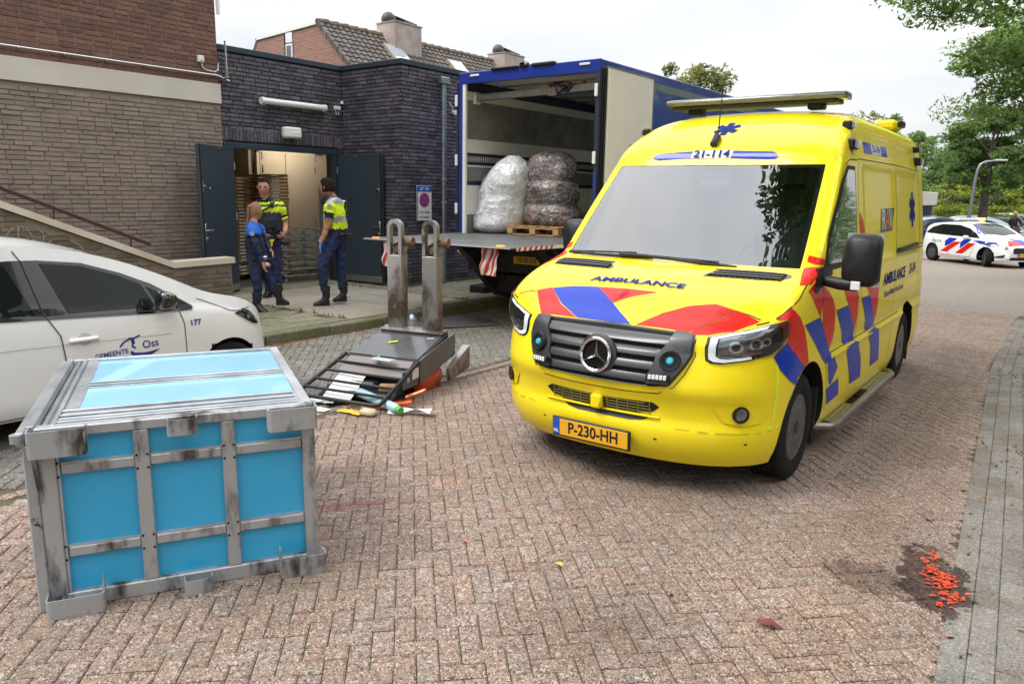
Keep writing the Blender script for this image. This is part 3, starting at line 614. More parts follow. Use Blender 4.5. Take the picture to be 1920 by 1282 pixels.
for i in range(n):
    for j in range(104):
        p = Vector((rx0, GY-.05+j*.26, rz0))+dn*(i/n); q = Vector((rx0, GY-.05+j*.26, rz0))+dn*((i+1.12)/n)
        mb.add([p+nn*.0, p+nn*.05+Vector((0, .09, 0)), p+nn*.0+Vector((0, .25, 0)), q+nn*.04, q+nn*.09+Vector((0, .09, 0)), q+nn*.04+Vector((0, .25, 0)), q-nn*.02, q-nn*.02+Vector((0, .25, 0))], [(0, 1, 4, 3), (1, 2, 5, 4), (3, 4, 5, 7, 6)])
o = mb.obj('roof_tiles', M_tile, HB, recalc=False); o['kind'] = 'stuff'
for j in range(60):
    mb = MB(); mb.tube([(-21.13, GY-.06+j*.42, 7.2), (-21.13, GY+.38+j*.42, 7.23)], [.1, .12], 8); mb.obj('ridge_tile', pm('ridge_clay', (.14, .09, .05), .8, isl=.2, var=(4, (.09, .08, .06))), HB)
mb = MB()
for k in range(13):
    mb.prism([(rx0+dn.x*k/13, rz0+dn.z*k/13+.06), (rx0+dn.x*(k+1.1)/13, rz0+dn.z*(k+1.1)/13+.1), (rx0+dn.x*(k+1.1)/13, rz0+dn.z*(k+1.1)/13-.1), (rx0+dn.x*k/13, rz0+dn.z*k/13-.1)], GY-.1, GY+.0, ax=1)
o = mb.obj('verge_tiles', M_tile, HB); o['kind'] = 'stuff'
mb = MB(); mb.bb(-22.86, -22.5, GY-.04, GY-.002, 6.7, 7.03, .01); mb.obj('white_panel', M_white, HB)
wn = MB(); wn.bb(-22.86, -22.5, GY-.05, GY-.002, 5.5, 6.66, .01); wn = wn.obj('window', M_white, HB)
for z0, z1 in ((6.0, 6.6), (5.55, 5.95)): mb = MB(); mb.bb(-22.8, -22.56, GY-.056, GY-.045, z0, z1); mb.obj('pane', pm('pane_dark', (.05, .07, .09), .1, coat=1), wn)
mb = MB(); mb.bb(-22.98, -22.87, GY-.01, GY+.0, 4, 7.06); mb.obj('dark_reveal', M_blkp, HB)
def roofpt(y, t, h=0): p = Vector((rx0, y, rz0))+dn*t+nn*h; return p
for y, t0, wd in ((19.35, .14, .8), (22.5, .17, .8), (25.6, .2, .8)):
    def slab(a, b, c, d, h0, h1, nm, mat, par):
        vs = [roofpt(a, c, h0), roofpt(b, c, h0), roofpt(b, d, h0), roofpt(a, d, h0), roofpt(a, c, h1), roofpt(b, c, h1), roofpt(b, d, h1), roofpt(a, d, h1)]
        q = MB(); q.add(vs, [(0, 1, 2, 3), (4, 5, 6, 7), (0, 1, 5, 4), (1, 2, 6, 5), (2, 3, 7, 6), (3, 0, 4, 7)]); return q.obj(nm, mat, par)
    sk = slab(y, y+wd, t0, t0+.24, .02, .14, 'skylight', pm('skylight_frame', (.3, .28, .2), .5), HB); slab(y+.08, y+wd-.08, t0+.02, t0+.22, .14, .15, 'pane', pm('sky_pane', (.35, .4, .45), .04, coat=1, spec=1), sk)
for y, z in ((19.75, 7.62), (26.0, 7.5)):
    mb = MB(); mb.bb(-21.35, -20.45, y, y+1.35, 5.5, z); ch = mb.obj('chimney', pm('chimney_brick', (.36, .29, .26), .9, var=(22, (.25, .2, .18)), var2=(2.5, (.42, .35, .32)), bump=(30, .4)), HB)
    mb = MB(); mb.bb(-21.38, -20.42, y-.03, y+1.38, z, z+.04); mb.obj('chimney_cap', M_conc, ch)
    mb = MB(); mb.lathe([(.0, .34), (.12, .32), (.22, .22), (.26, .1), (.24, .0)], (-20.95, y+.2, z+.06), 'Z', 16); mb.obj('cowl', pm('cowl_dark', (.035, .03, .03), .5), ch, smooth=50)
    mb = MB(); mb.beam((-20.95, y+.4, z+.3), (-20.9, y+1.5, z+.17), .18, .03); mb.box((-20.95, y+.75, z+.15), (.2, .3, .2), .03); mb.obj('weather_vane_cowl', M_blkp, ch)
mb = MB(); mb.add([roofpt(19.45, .14, .09), roofpt(19.8, .1, .09), roofpt(19.8, .42, .09), roofpt(19.7, .42, .09)], [(0, 1, 2, 3)]); mb.obj('lead_flashing', M_zinc, HB)
# ================================================================ ambulance: shape tables (local x = width, y = towards its rear, z up; origin on the ground under the front axle)
A_FC = [(.2, .75), (.27, .81), (.34, .845), (.43, .856), (.455, .84), (.5, .832), (.6, .852), (.635, .872), (.68, .885), (.8, .855), (.9, .81), (.97, .755), (1.03, .675), (1.08, .59), (1.15, .49), (1.216, .36), (1.27, .2), (1.31, .02), (1.335, -.1), (1.349, -.128), (1.6, -.375), (1.8, -.57), (2.027, -.795), (2.06, -.815), (2.12, -.84), (2.2, -.93), (2.3, -1.09), (2.4, -1.3), (2.46, -1.48), (2.5, -1.75), (2.52, -2.15)]
A_W = [(.2, .95), (.3, .985), (.45, 1.0), (.95, 1.0), (1.35, .98), (2.03, .9), (2.25, .855), (2.38, .8), (2.46, .7), (2.5, .56), (2.52, .4)]
A_S = [(.2, .1), (.9, .1), (1.0, .16), (1.1, .2), (1.2, .02), (1.335, -.42), (2.03, -1.03), (2.2, -1.2), (2.4, -1.62), (2.5, -2.1), (2.52, -2.4)]
A_N = [(.2, 2.6), (.9, 2.6), (1.0, 3.4), (1.1, 4.6), (1.2, 5), (1.335, 6), (2.03, 6), (2.2, 4.5), (2.4, 3), (2.52, 2.4)]
def a_ly(x, z):
    W = sinterp(A_W, z); n = interp(A_N, z); s = interp(A_S, z); fc = sinterp(A_FC, z); t = min(abs(x)/W, 1)
    return s+(fc-s)*(max(1-t**n, 0))**(1/n)
from mathutils.geometry import tessellate_polygon
Y_ = (.84, .655, .012)
M_yel = pm('ambulance_yellow', Y_, .3, coat=.28, spec=.15, var=(.8, (.86, .69, .02)))
M_yel2 = pm('fluorescent_yellow', (.78, .9, .02), .45)
M_red = pm('retro_red', (.66, .012, .006), .35, coat=.3, spec=.15); M_blu = pm('retro_blue', (.006, .035, .38), .35, coat=.3, spec=.15); M_ltr = pm('navy_lettering', (.02, .035, .2), .8, spec=.1)
M_seam = pm('panel_gap', (.05, .04, .01), .7); M_wht = pm('white_vinyl', (.72, .72, .72), .6, spec=.2)
M_chr = pm('chrome', (.75, .75, .76), .12, 1); M_glass = glassm('windscreen_glass', (.72, .78, .78), 2.1); M_sglass = glassm('tinted_glass', (.2, .23, .22), 1.0); M_dark = pm('cabin_dark', (.09, .095, .1), .7); M_seat = pm('seat_cloth', (.06, .06, .065), .9)
M_tyre = pm('tyre_rubber', (.011, .011, .012), .85, spec=.2, var=(30, (.018, .017, .016)), bump=(60, .2)); M_rim = pm('silver_wheel', (.24, .24, .25), .4, .8, var=(20, (.12, .115, .11)))
M_lensc = glassm('clear_lens', (.86, .88, .9), .8); M_refl = pm('reflector', (.8, .8, .82), .15, 1); M_drl = pm('light_guide', (.9, .9, .92), .15, coat=1, emit=((1, 1, 1), .35)); M_blue_led = pm('blue_led', (.05, .4, .55), .1, coat=1, emit=((.1, .5, .7), .12))
M_grille = pm('grille_plastic', (.028, .03, .034), .35, coat=.25, bump=(300, .08)); M_void = pm('dark_void', (.006, .006, .006), .9)
AMB = thing('ambulance', 'yellow ambulance with red and blue stripes and black grille, parked on the brick road', 'ambulance', (-2.366830, 4.823990, 0), .0212972)
def side_dent(y, z):
    d = 0
    sm = lambda a, b, t: (lambda u: u*u*(3-2*u))(min(max((t-a)/(b-a), 0), 1))
    box = lambda y0, y1, z0, z1, e: sm(y0-e, y0+e, y)*(1-sm(y1-e, y1+e, y))*sm(z0-e, z0+e, z)*(1-sm(z1-e, z1+e, z))
    d += .016*box(1.53, 2.72, 1.32, 2.04, .03); d += .016*box(2.86, 4.1, 1.32, 2.04, .03)
    d += .012*sm(.73, .745, z)*(1-sm(.765, .86, z))*sm(.5, .6, y); d -= .012*sm(.66, .72, z)*(1-sm(.735, .745, z))*sm(.5, .6, y)
    d += .01*box(.9, 4.2, 2.12, 2.27, .03)
    return d
zl = []
z = .2
while z < 2.52:
    zl.append(round(z, 4)); z += .03 if z < 2.3 else .02
for q in (1.349, 2.03): zl = [a for a in zl if abs(a-q) > .012]+[q]
zl = sorted(set(zl))+[2.52]
fxs = [0, .1, .2, .3, .4, .5, .6, .7, .8, .89, .93, .962, .984, .996, 1]
sy = [i/64 for i in range(1, 65)]
YR = 4.52
def outline(z):
    W = sinterp(A_W, z); pts = [(f*W, -a_ly(f*W, z)) for f in fxs]; s = -interp(A_S, z)
    sm = lambda a, b, t: (lambda u: u*u*(3-2*u))(min(max((t-a)/(b-a), 0), 1))
    Ws = lambda y: W*(1-.02*sm(2.5, 4.5, y)*(1 if z > 1 else .4))
    ye = YR-.12-.05*sm(1, 2.5, z)
    for t in sy:
        y = s+(ye-s)*t; pts.append((Ws(y)-side_dent(y, z), y))
    We = Ws(ye)-.001
    for k in range(1, 6): a = k/5*pi/2; pts.append((We-.1*(1-cos(a)), ye+.1*sin(a)))
    for k in range(1, 5): pts.append(((We-.1)*(1-k/4), ye+.1))
    return pts
mb = MB(); ns = None
for z in zl:
    o = outline(z); full = [(x, y, z) for x, y in o]+[(-x, y, z) for x, y in o[-2:0:-1]]; ns = len(full); mb.v += full
for j in range(len(zl)-1):
    for i in range(ns): mb.f.append((j*ns+i, j*ns+(i+1) % ns, (j+1)*ns+(i+1) % ns, (j+1)*ns+i))
k = len(zl)-1; mb.f.append(tuple(k*ns+i for i in range(ns))); mb.f.append(tuple(range(ns))[::-1]); mb.mi = [0]*len(mb.f)
body = mb.obj('body', [M_yel, M_blkp], AMB)
# wheel arches cut with a boolean, then the windscreen opening removed
cut = MB(); 
for yc, zc, r in ((.1, .31, .455), (3.6, .33, .47)):
    for s in (-1, 1): cut.cyl((s*.62, yc, zc), (s*1.2, yc, zc), r, n=40)
for s in (-1, 1): cut.box((s*.15, -.84, .545), (.01, .01, .01))
co = cut.obj('cutter', M_blkp); co.location = AMB.location; co.rotation_euler = AMB.rotation_euler
bpy.context.view_layer.update()
md = body.modifiers.new('b', 'BOOLEAN'); md.object = co; md.operation = 'DIFFERENCE'; md.solver = 'EXACT'
dg = bpy.context.evaluated_depsgraph_get(); dg.update(); nm = bpy.data.meshes.new_from_object(body.evaluated_get(dg)); body.modifiers.clear(); body.data = nm; bpy.data.objects.remove(co)
b = bmesh.new(); b.from_mesh(nm); dl = []
for f in b.faces:
    c = f.calc_center_median()
    if 1.35 < c.z < 2.03 and c.y < 1.2 and abs(c.x) < .89*sinterp(A_W, c.z) and f.normal.y < -.2 and len(f.verts) == 4: dl.append(f)
    f.material_index = 1 if any(hypot(c.y-yc, c.z-zc) < r-.003 for yc, zc, r in ((.1, .31, .455), (3.6, .33, .47))) and abs(c.x) < 1.05 or (abs(f.normal.x) < .5 and abs(c.x) > .6 and abs(c.x) < .985 and any(abs(hypot(c.y-yc, c.z-zc)-r) < .006 for yc, zc, r in ((.1, .31, .455), (3.6, .33, .47)))) else 0
    if c.z < .21: f.material_index = 1
b.verts.index_update(); bv = BVHTree.FromBMesh(b); bmesh.ops.delete(b, geom=dl, context='FACES'); b.to_mesh(nm); b.free()
nm.shade_smooth(); nm.set_sharp_from_angle(angle=radians(32))
def rayA(a):
    ca, sa = cos(a), sin(a); return lambda u, v: ((u*ca+sa*4, u*sa-ca*4, v), (-sa, ca, 0))
rayT = lambda u, v: ((u, v, 4), (0, 0, -1))
FR, CR_, SD = rayA(0), rayA(radians(42)), rayA(radians(90))
def tris(p2):
    return [[p2[i] for i in t] for t in tessellate_polygon([[Vector((a, b, 0)) for a, b in p2]])]
def dr3(mb, pts, a, off=.002, cell=.03, mat=0):
    """a: view angle in degrees (0 front, 90 left side), or None for from above"""
    if a is None: drape(mb, tris([(p[0], p[1]) for p in pts]), bv, rayT, off, cell, mat)
    else: ca, sa = cos(radians(a)), sin(radians(a)); drape(mb, tris([(p[0]*ca+p[1]*sa, p[2]) for p in pts]), bv, rayA(radians(a)), off, cell, mat)
def mirror(mb):
    n = len(mb.v); m = len(mb.f); mb.v += [(-x, y, z) for x, y, z in mb.v]; mb.f += [tuple(i+n for i in f)[::-1] for f in mb.f[:m]]; mb.mi += mb.mi[:m]; return mb
def objm(q, name, mat, parent, smooth=40):
    o = q.obj(name, mat, parent, smooth=smooth, recalc=False); q.v = [(-x, y, z) for x, y, z in q.v]; q.f = [f[::-1] for f in q.f]; q.obj(name, mat, parent, smooth=smooth, recalc=False); return o
def part(name, mat, polys, a, off=.002, cell=.03, mir=False, smooth=40, parent=AMB):
    for p in polys:
        q = MB(); dr3(q, p, a, off, cell)
        if mir: objm(q, name, mat, parent)
        else: q.obj(name, mat, parent, smooth=smooth, recalc=False)
def line3(pts, w, a, off=.0015):
    ca, sa = (1, 0) if a is None else (cos(radians(a)), sin(radians(a))); p2 = [(p[0], p[1]) for p in pts] if a is None else [(p[0]*ca+p[1]*sa, p[2]) for p in pts]
    q = MB(); drape(q, stroke(p2, w), bv, rayT if a is None else rayA(radians(a)), off, .08); return q
def stuffd(o): o['kind'] = 'stuff'; return o
def seam(name, runs, w=.007, mir=True, mat=None):
    q = MB()
    for pts, a in runs:
        s = line3(pts, w, a); q.add(s.v, s.f)
    if mir: mirror(q)
    o = q.obj(name, mat or M_seam, AMB, recalc=False); o['kind'] = 'stuff'; return o
S3 = lambda x, z, off=0: (x, -a_ly(x, z)-off, z)
# ---- windscreen, cabin
mb = MB(); zs = [q for q in zl if 1.348 < q < 2.031]
mb.grid(lambda i, j: (lambda x, z: (x, -a_ly(x, z)+.004, z))((-.89+1.78*i/24)*sinterp(A_W, zs[j]), zs[j]), 24, len(zs)-1); ws = mb.obj('windscreen', M_glass, AMB, smooth=60)
mb = MB()
def frit(z0, z1, x0, x1):
    mb.grid(lambda i, j: (lambda fx, z: (fx*sinterp(A_W, z), -a_ly(fx*sinterp(A_W, z), z)+.007, z))(lerp(x0, x1, i/12), lerp(z0, z1, j/12)), 12, 12)
frit(1.35, 1.40, -.89, .89); frit(1.35, 2.03, -.89, -.858); frit(1.35, 2.03, .858, .89); frit(2.005, 2.03, -.89, .89); mb.obj('glass_border', M_blkp, ws, smooth=60)
cab = MB(); 
cab.grid(lambda i, j: (lerp(-.86, .86, i/8), [.15, .3, .62, .66, .66][j], [1.335, 1.33, 1.26, 1.2, .8][j]), 8, 4); dash = cab.obj('dashboard', M_dark, AMB, smooth=30)
mb = MB(); mb.lathe([(.2, 0), (.205, .015), (.2, .03), (.19, .015)], (0, 0, 0), 'Z', 24, closed=True, M=Matrix.Translation((.45, .74, 1.28)) @ Matrix.Rotation(radians(-65), 4, 'X')); mb.beam((.3, .74, 1.28), (.6, .74, 1.28), .04, .02); mb.obj('steering_wheel', M_blkp, dash, smooth=50)
for x in (-.45, .45):
    mb = MB(); mb.box((x, 1.25, 1.35), (.5, .14, .7), .06); mb.box((x, 1.02, .98), (.5, .5, .14), .05); mb.box((x, 1.27, 1.8), (.26, .1, .2), .04); mb.obj('seat', M_seat, AMB, smooth=40)
mb = MB(); mb.bb(-.84, .84, 1.48, 1.5, .3, 2.02); mb.bb(-.8, .8, .98, 1.5, 2.06, 2.08); mb.bb(-.86, .86, .1, 1.5, .5, .52)
for s in (-1, 1): mb.bb(s*.84, s*.85, .62, 1.5, .5, 1.36); 
mb.obj('cabin_lining', pm('cabin_grey', (.42, .43, .44), .8), AMB)
mb = MB(); mb.box((0, .86, 1.965), (.3, .1, .07), .02); mb.box((0, .84, 1.9), (.24, .03, .07), .012); mb.beam((0, .83, 1.98), (0, .86, 1.9), .03, .03); mb.obj('mirror_console', M_dark, AMB, smooth=40)
mb = MB(); mb.bb(-.2, 0.05, .3, .5, 1.345, 1.35); mb.obj('paper_on_dash', M_wht, AMB)
# wipers
for a, b, c in (((-.86, .172, 1.36), (-.62, .13, 1.365), (-.28, .16, 1.385)), ((-.4, .125, 1.372), (.0, .11, 1.37), (.36, .112, 1.36)),):
    q = MB(); A, B, C = (Vector(p)-Vector((0, .035, -.004)) for p in (a, b, c)); q.tube([A, (A+B)/2, B], .008, 6); q.tube([A+Vector((0, .02, .006)), C], .0065, 6); q.tube([(A+B)/2, B+Vector((0, 0, -.008)), C+Vector((.12, .015, -.03))], [.012, .012, .015], 6); q.obj('wiper', M_blk, AMB, smooth=50)
# ---- door window patches
q = MB(); wf = [(.904, 1.235, 2.03), (.903, 1.0, 2.03), (.891, .845, 1.93), (.92, .61, 1.72), (.945, .44, 1.55), (.975, .33, 1.36), (.98, .28, 1.325), (.97, 1.235, 1.33)]
q = MB(); dr3(q, wf, 90, .003, .04); objm(q, 'window_frame', M_blkp, AMB)
wg = [(.9, 1.205, 2.0), (.9, 1.02, 2.0), (.9, .88, 1.91), (.92, .65, 1.7), (.95, .47, 1.53), (.97, .38, 1.37), (.97, 1.205, 1.36)]
q = MB(); dr3(q, wg, 90, .006, .04); objm(q, 'side_window', pm('side_glass', (.018, .022, .02), .03, coat=1, spec=.5), AMB)
q = MB()
for p in ([(.97, .31, 1.36), (.97, .5, 1.36), (.98, .5, 1.30), (.98, .12, 1.2), (.98, .07, 1.235), (.9, .2, 1.345)],): dr3(q, p, 90, .009, .03)
objm(q, 'mirror_base', M_blkp, AMB)
# ---- grille
G0 = [(-.553, .948), (-.54, .995), (-.5, 1.003), (0, 1.01), (.5, 1.003), (.54, .995), (.553, .948), (.553, .881), (.527, .818), (.481, .743), (.455, .705), (.36, .695), (.1, .69), (-.1, .69), (-.36, .695), (-.455, .705), (-.481, .743), (-.527, .818), (-.553, .881)]
q = MB(); drape(q, tris(G0), bv, FR, .003, .03); GR = q.obj('grille', M_void, AMB, recalc=False)
def bar(q, x0, x1, z0, z1, h, off=.024, n=10, mat=0):
    for i in range(n+1):
        t = i/n; x = lerp(x0, x1, t); z = lerp(z0, z1, t)
        for dz, o in ((h/2, .004), (h/2-.004, off*.7), (0, off), (-h/2+.003, off*.85), (-h/2, .0)): q.v.append(S3(x, z+dz, o))
    k = len(q.v)-5*(n+1); q.f += [(k+i*5+a, k+i*5+a+1, k+i*5+5+a+1, k+i*5+5+a) for i in range(n) for a in range(4)]+[tuple(k+a for a in range(5)), tuple(k+n*5+a for a in range(5))]; q.mi += [mat]*(n*4+2)
for zc in (.958, .885, .81, .738):
    q = MB(); hw = .42 if zc > .85 else (.36 if zc > .78 else .33)
    bar(q, -hw-.03, hw+.03, zc, zc, .05, .028, 24); q.obj('grille_slat', M_grille, GR, smooth=35)
    q = MB(); bar(q, -hw-.02, hw+.02, zc-.033, zc-.033, .007, .02, 24); q.obj('slat_rib', M_grille, GR, smooth=35)
q = MB(); rim = G0+[G0[0]]
def rimpts(s, off): return [S3(x*s, .848+(z-.848)*s, off) for x, z in G0]
A_, B_, C_ = rimpts(1.02, .0), rimpts(1.005, .02), rimpts(.955, .012); n = len(G0)
q.v = A_+B_+C_; q.f = [(i, (i+1) % n, n+(i+1) % n, n+i) for i in range(n)]+[(n+i, n+(i+1) % n, 2*n+(i+1) % n, 2*n+i) for i in range(n)]; q.mi = [0]*len(q.f); q.obj('grille_rim', M_grille, GR, smooth=50)
for s in (-1, 1):
    q = MB(); P_ = [(.55, .96), (.54, .99), (.44, .995), (.42, .94), (.365, .86), (.36, .80), (.335, .76), (.335, .705), (.455, .71), (.48, .745), (.526, .82), (.552, .88)]
    P_ = [(s*a, b) for a, b in P_]
    if s < 0: P_ = P_[::-1]
    drape(q, tris(P_), bv, FR, .034, .03); 
    for i in range(len(P_)): a, b = P_[i], P_[(i+1) % len(P_)]; q.add([S3(*a, .034), S3(*b, .034), S3(*b, .0), S3(*a, .0)], [(0, 1, 2, 3)])
    pn = q.obj('grille_cheek', M_grille, GR, smooth=25)
    c = Vector(S3(s*.457, .852, .036)); q = MB(); Qm = frame(c, (cos(.35*s), sin(.35*s), 0), (0, .2, 1))
    q.lathe([(.0, .012), (.04, .012), (.044, .02), (.058, .022), (.062, .01), (.062, -.01)], (0, 0, 0), 'Z', 28, M=Qm); q.obj('horn_ring', M_blkp, pn, smooth=35)
    q = MB(); q.lathe([(0, .026), (.016, .024), (.022, .012)], (0, 0, 0), 'Z', 16, M=Qm); q.obj('blue_lens', M_blue_led, pn, smooth=50)
    c = Vector(S3(s*.41, .758, .05)); q = MB(); Qm = frame(c, (cos(.28*s), sin(.28*s), 0), (0, .1, 1)); q.box((0, 0, 0), (.135, .04, .035), .006, M=Qm); sl2 = q.obj('strobe_housing', M_blkp, pn)
    q = MB()
    for k in range(5): q.box((-.044+k*.022, 0, .019), (.018, .028, .006), .003, M=Qm)
    q.obj('strobe_lens', M_lens, sl2)
# emblem: ring and three-pointed star
c = Vector(S3(-.004, .838, .052)); Qm = frame(c, (1, 0, 0), (0, .12, 1)); q = MB()
q.lathe([(.128, -.03), (.128, -.01), (.104, .0)], (0, 0, -.01), 'Z', 40, M=Qm); q.obj('emblem_cup', M_grille, GR, smooth=40)
q = MB(); q.lathe([(.105, .0), (.11, .012), (.1, .016), (.09, .01), (.088, .0)], (0, 0, 0), 'Z', 40, M=Qm, closed=True)
for k in range(3):
    a = pi/2+k*2*pi/3; tip = (cos(a)*.094, sin(a)*.094, .004)
    l = (cos(a+pi/3)*.016, sin(a+pi/3)*.016, .002); r = (cos(a-pi/3)*.016, sin(a-pi/3)*.016, .002); q.add([(0, 0, .02), l, tip, r], [(0, 1, 2), (0, 2, 3)], M=Qm)
q.obj('star_emblem', M_chr, GR, smooth=30)
q = MB(); q.lathe([(.0, -.004), (.09, -.004)], (0, 0, 0), 'Z', 32, M=Qm); q.obj('emblem_mesh', M_void, GR)
# ---- headlights
HLp = [(.628, -.73, .862), (.60, -.70, .935), (.622, -.693, .992), (.72, -.65, 1.018), (.837, -.578, 1.048), (.92, -.5, 1.075), (.982, -.398, 1.096), (.99, -.375, 1.07), (.985, -.385, 1.0), (.965, -.42, .94), (.93, -.47, .9), (.851, -.581, .868), (.717, -.699, .845), (.66, -.725, .848)]
ca, sa = cos(radians(42)), sin(radians(42)); U = lambda p: (p[0]*ca+p[1]*sa, p[2])
uc = sum(U(p)[0] for p in HLp)/len(HLp); vc = sum(p[2] for p in HLp)/len(HLp)
for s in (1, -1):
    def mk(name, mat, polys, off, cell=.015, par=AMB, smooth=50):
        q = MB(); drape(q, polys, bv, CR_, off, cell)
        if s < 0: q.v = [(-x, y, z) for x, y, z in q.v]; q.f = [f[::-1] for f in q.f]
        return q.obj(name, mat, par, smooth=smooth, recalc=False)
    hl = mk('headlight', M_void, tris([U(p) for p in HLp]), .002)
    inset = lambda k: [(uc+(U(p)[0]-uc)*k, vc+(p[2]-vc)*k) for p in HLp]
    I = inset(.93); J = inset(.77)
    # light guide: along the top, the inner end and the bottom
    idx = [5, 4, 3, 2, 1, 0, 13, 12, 11]; mk('light_guide', M_drl, [[I[a], I[b], J[b], J[a]] for a, b in zip(idx[:-1], idx[1:])], .007, par=hl)
    K = inset(.73); L2 = inset(.5); mk('reflector_bowl', pm('smoked_chrome', (.3, .31, .33), .2, 1), tris(K), .0045, par=hl)
    for du, dv, r in ((-.085, -.02, .042), (.03, -.0, .042), (.09, .015, .03)):
        cc = [(uc+du+r*cos(t*pi/8), vc+dv+r*.85*sin(t*pi/8)) for t in range(16)]; mk('lamp_lens', M_refl, tris(cc), .008, par=hl)
        cc = [(uc+du+r*.6*cos(t*pi/8), vc+dv+r*.5*sin(t*pi/8)) for t in range(16)]; mk('lamp_pupil', pm('lens_core', (.02, .025, .03), .05, coat=1), tris(cc), .01, par=hl)
    E1 = [U(p) for p in ((.945, -.47, 1.08), (.982, -.398, 1.096), (.99, -.375, 1.07), (.985, -.385, 1.0), (.965, -.42, .94), (.95, -.445, .95), (.965, -.42, 1.0), (.955, -.44, 1.05))]; mk('side_marker', pm('red_trim', (.3, .04, .04), .2, coat=1), tris(E1), .008, par=hl)
    mk('cover', M_lensc, tris(inset(.985)), .014, par=hl)
# ---- bumper details
q = MB()
for s in (-1, 1):
    P_ = [(s*.03, .575), (s*.36, .585), (s*.4, .56), (s*.36, .525), (s*.27, .505), (s*.03, .5)]
    if s < 0: P_ = P_[::-1]
    drape(q, tris(P_), bv, FR, .003, .03)
lg = q.obj('lower_intake', M_void, AMB, recalc=False)
q = MB()
for s in (-1, 1):
    for k in range(4): bar(q, s*.03, s*(.35-.02*abs(k-1)), .515+k*.018, .517+k*.018, .004, .008, 8)
    for k in range(5): x = s*(.06+k*.07); q.beam(S3(x, .505, .004), S3(x, .578, .004), .004, .006)
q.obj('intake_mesh', pm('mesh_yellow', (.25, .2, .02), .4), lg)
q = MB(); bar(q, -.40, .40, .492, .492, .012, .02, 20); q.obj('intake_lip', M_yel, lg, smooth=40)
q = MB(); q.box((.0, -.868, .54), (.075, .05, .09), .012); q.obj('bumper_block', M_yel, AMB, smooth=40)
q = MB(); drape(q, tris([(-.27, .49), (.34, .487), (.30, .465), (.22, .455), (-.15, .455), (-.22, .465)]), bv, FR, .006, .04); q.obj('air_slot', M_blkp, AMB, recalc=False)
seam('bumper_seam', [([(.56, 0, .98), (.575, 0, .88), (.54, 0, .78), (.49, 0, .7), (.4, 0, .65), (.2, 0, .638), (0, 0, .636)], 0)], .006)
seam('bumper_crease_shade', [([(.5, 0, .44), (.8, 0, .43)], 0), ([(.62, -.75, .43), (.9, -.53, .425), (.99, -.3, .43)], 42)], .008, mat=pm('crease_shade', (.6, .46, .01), .5))  # shade of the bumper crease drawn as a darker yellow strip
for s in (-1, 1):
    def mk2(name, mat, P_, off, par=AMB):
        q = MB(); drape(q, tris([(p[0]*ca+p[1]*sa, p[2]) for p in P_]), bv, CR_, off, .02)
        if s < 0: q.v = [(-x, y, z) for x, y, z in q.v]; q.f = [f[::-1] for f in q.f]
        return q.obj(name, mat, par, smooth=40, recalc=False)
    fb = mk2('fog_lamp_recess', M_yel, [(.693, -.729, .592), (.75, -.69, .607), (.86, -.6, .605), (.93, -.49, .56), (.909, -.511, .49), (.838, -.605, .47), (.745, -.678, .497)], .008)
    c = Vector((s*.828, -.632, .549)); Qm = frame(c, (cos(.72*s), sin(.72*s), 0), (0, 0, 1)); q = MB()
    q.lathe([(0, .004), (.04, .004)], (0, 0, 0), 'Z', 20, M=Qm); q.obj('fog_lens', M_refl, fb)
    q = MB(); q.lathe([(.04, -.01), (.05, -.01), (.05, .012), (.04, .012)], (0, 0, 0), 'Z', 24, M=Qm, closed=True); q.obj('fog_ring', M_blkp, fb, smooth=40)
    q = MB(); q.lathe([(0, .016), (.03, .013), (.042, .004)], (0, 0, 0), 'Z', 20, M=Qm); q.obj('fog_glass', M_lensc, fb, smooth=50)
# plate
PL = MB(); Qm = frame((-.03, -.885, .328), (1, 0, 0), (0, -.06, 1)); PL.box((0, 0, -.008), (.56, .13, .016), .004, M=Qm); pl = PL.obj('number_plate', M_blkp, AMB)
M_py = pm('plate_yellow', (.8, .4, .015), .45)
q = MB(); q.box((.02, 0, .001), (.49, .107, .004), .002, M=Qm); q.obj('plate_face', M_py, pl)
q = MB(); q.box((-.25, 0, .0015), (.045, .107, .004), .001, M=Qm); q.obj('plate_band', pm('plate_blue', (.01, .09, .5), .4), pl)
text_mb('P-230-HH', .103, off=.0025, M=Qm @ Matrix.Translation((.02, 0, .0042)), sx=.86).obj('plate_text', pm('plate_black', (.01, .01, .01), .5), pl)
text_mb('NL', .03, off=.001, M=Qm @ Matrix.Translation((-.25, -.028, .0042))).obj('country_text', M_wht, pl)
seam('parking_sensor', [([(x, 0, .36), (x+.012, 0, .36)], 0) for x in (-.42, .38)]+[([(.84, -.58, .36), (.85, -.57, .36)], 42)], .012, mir=False)
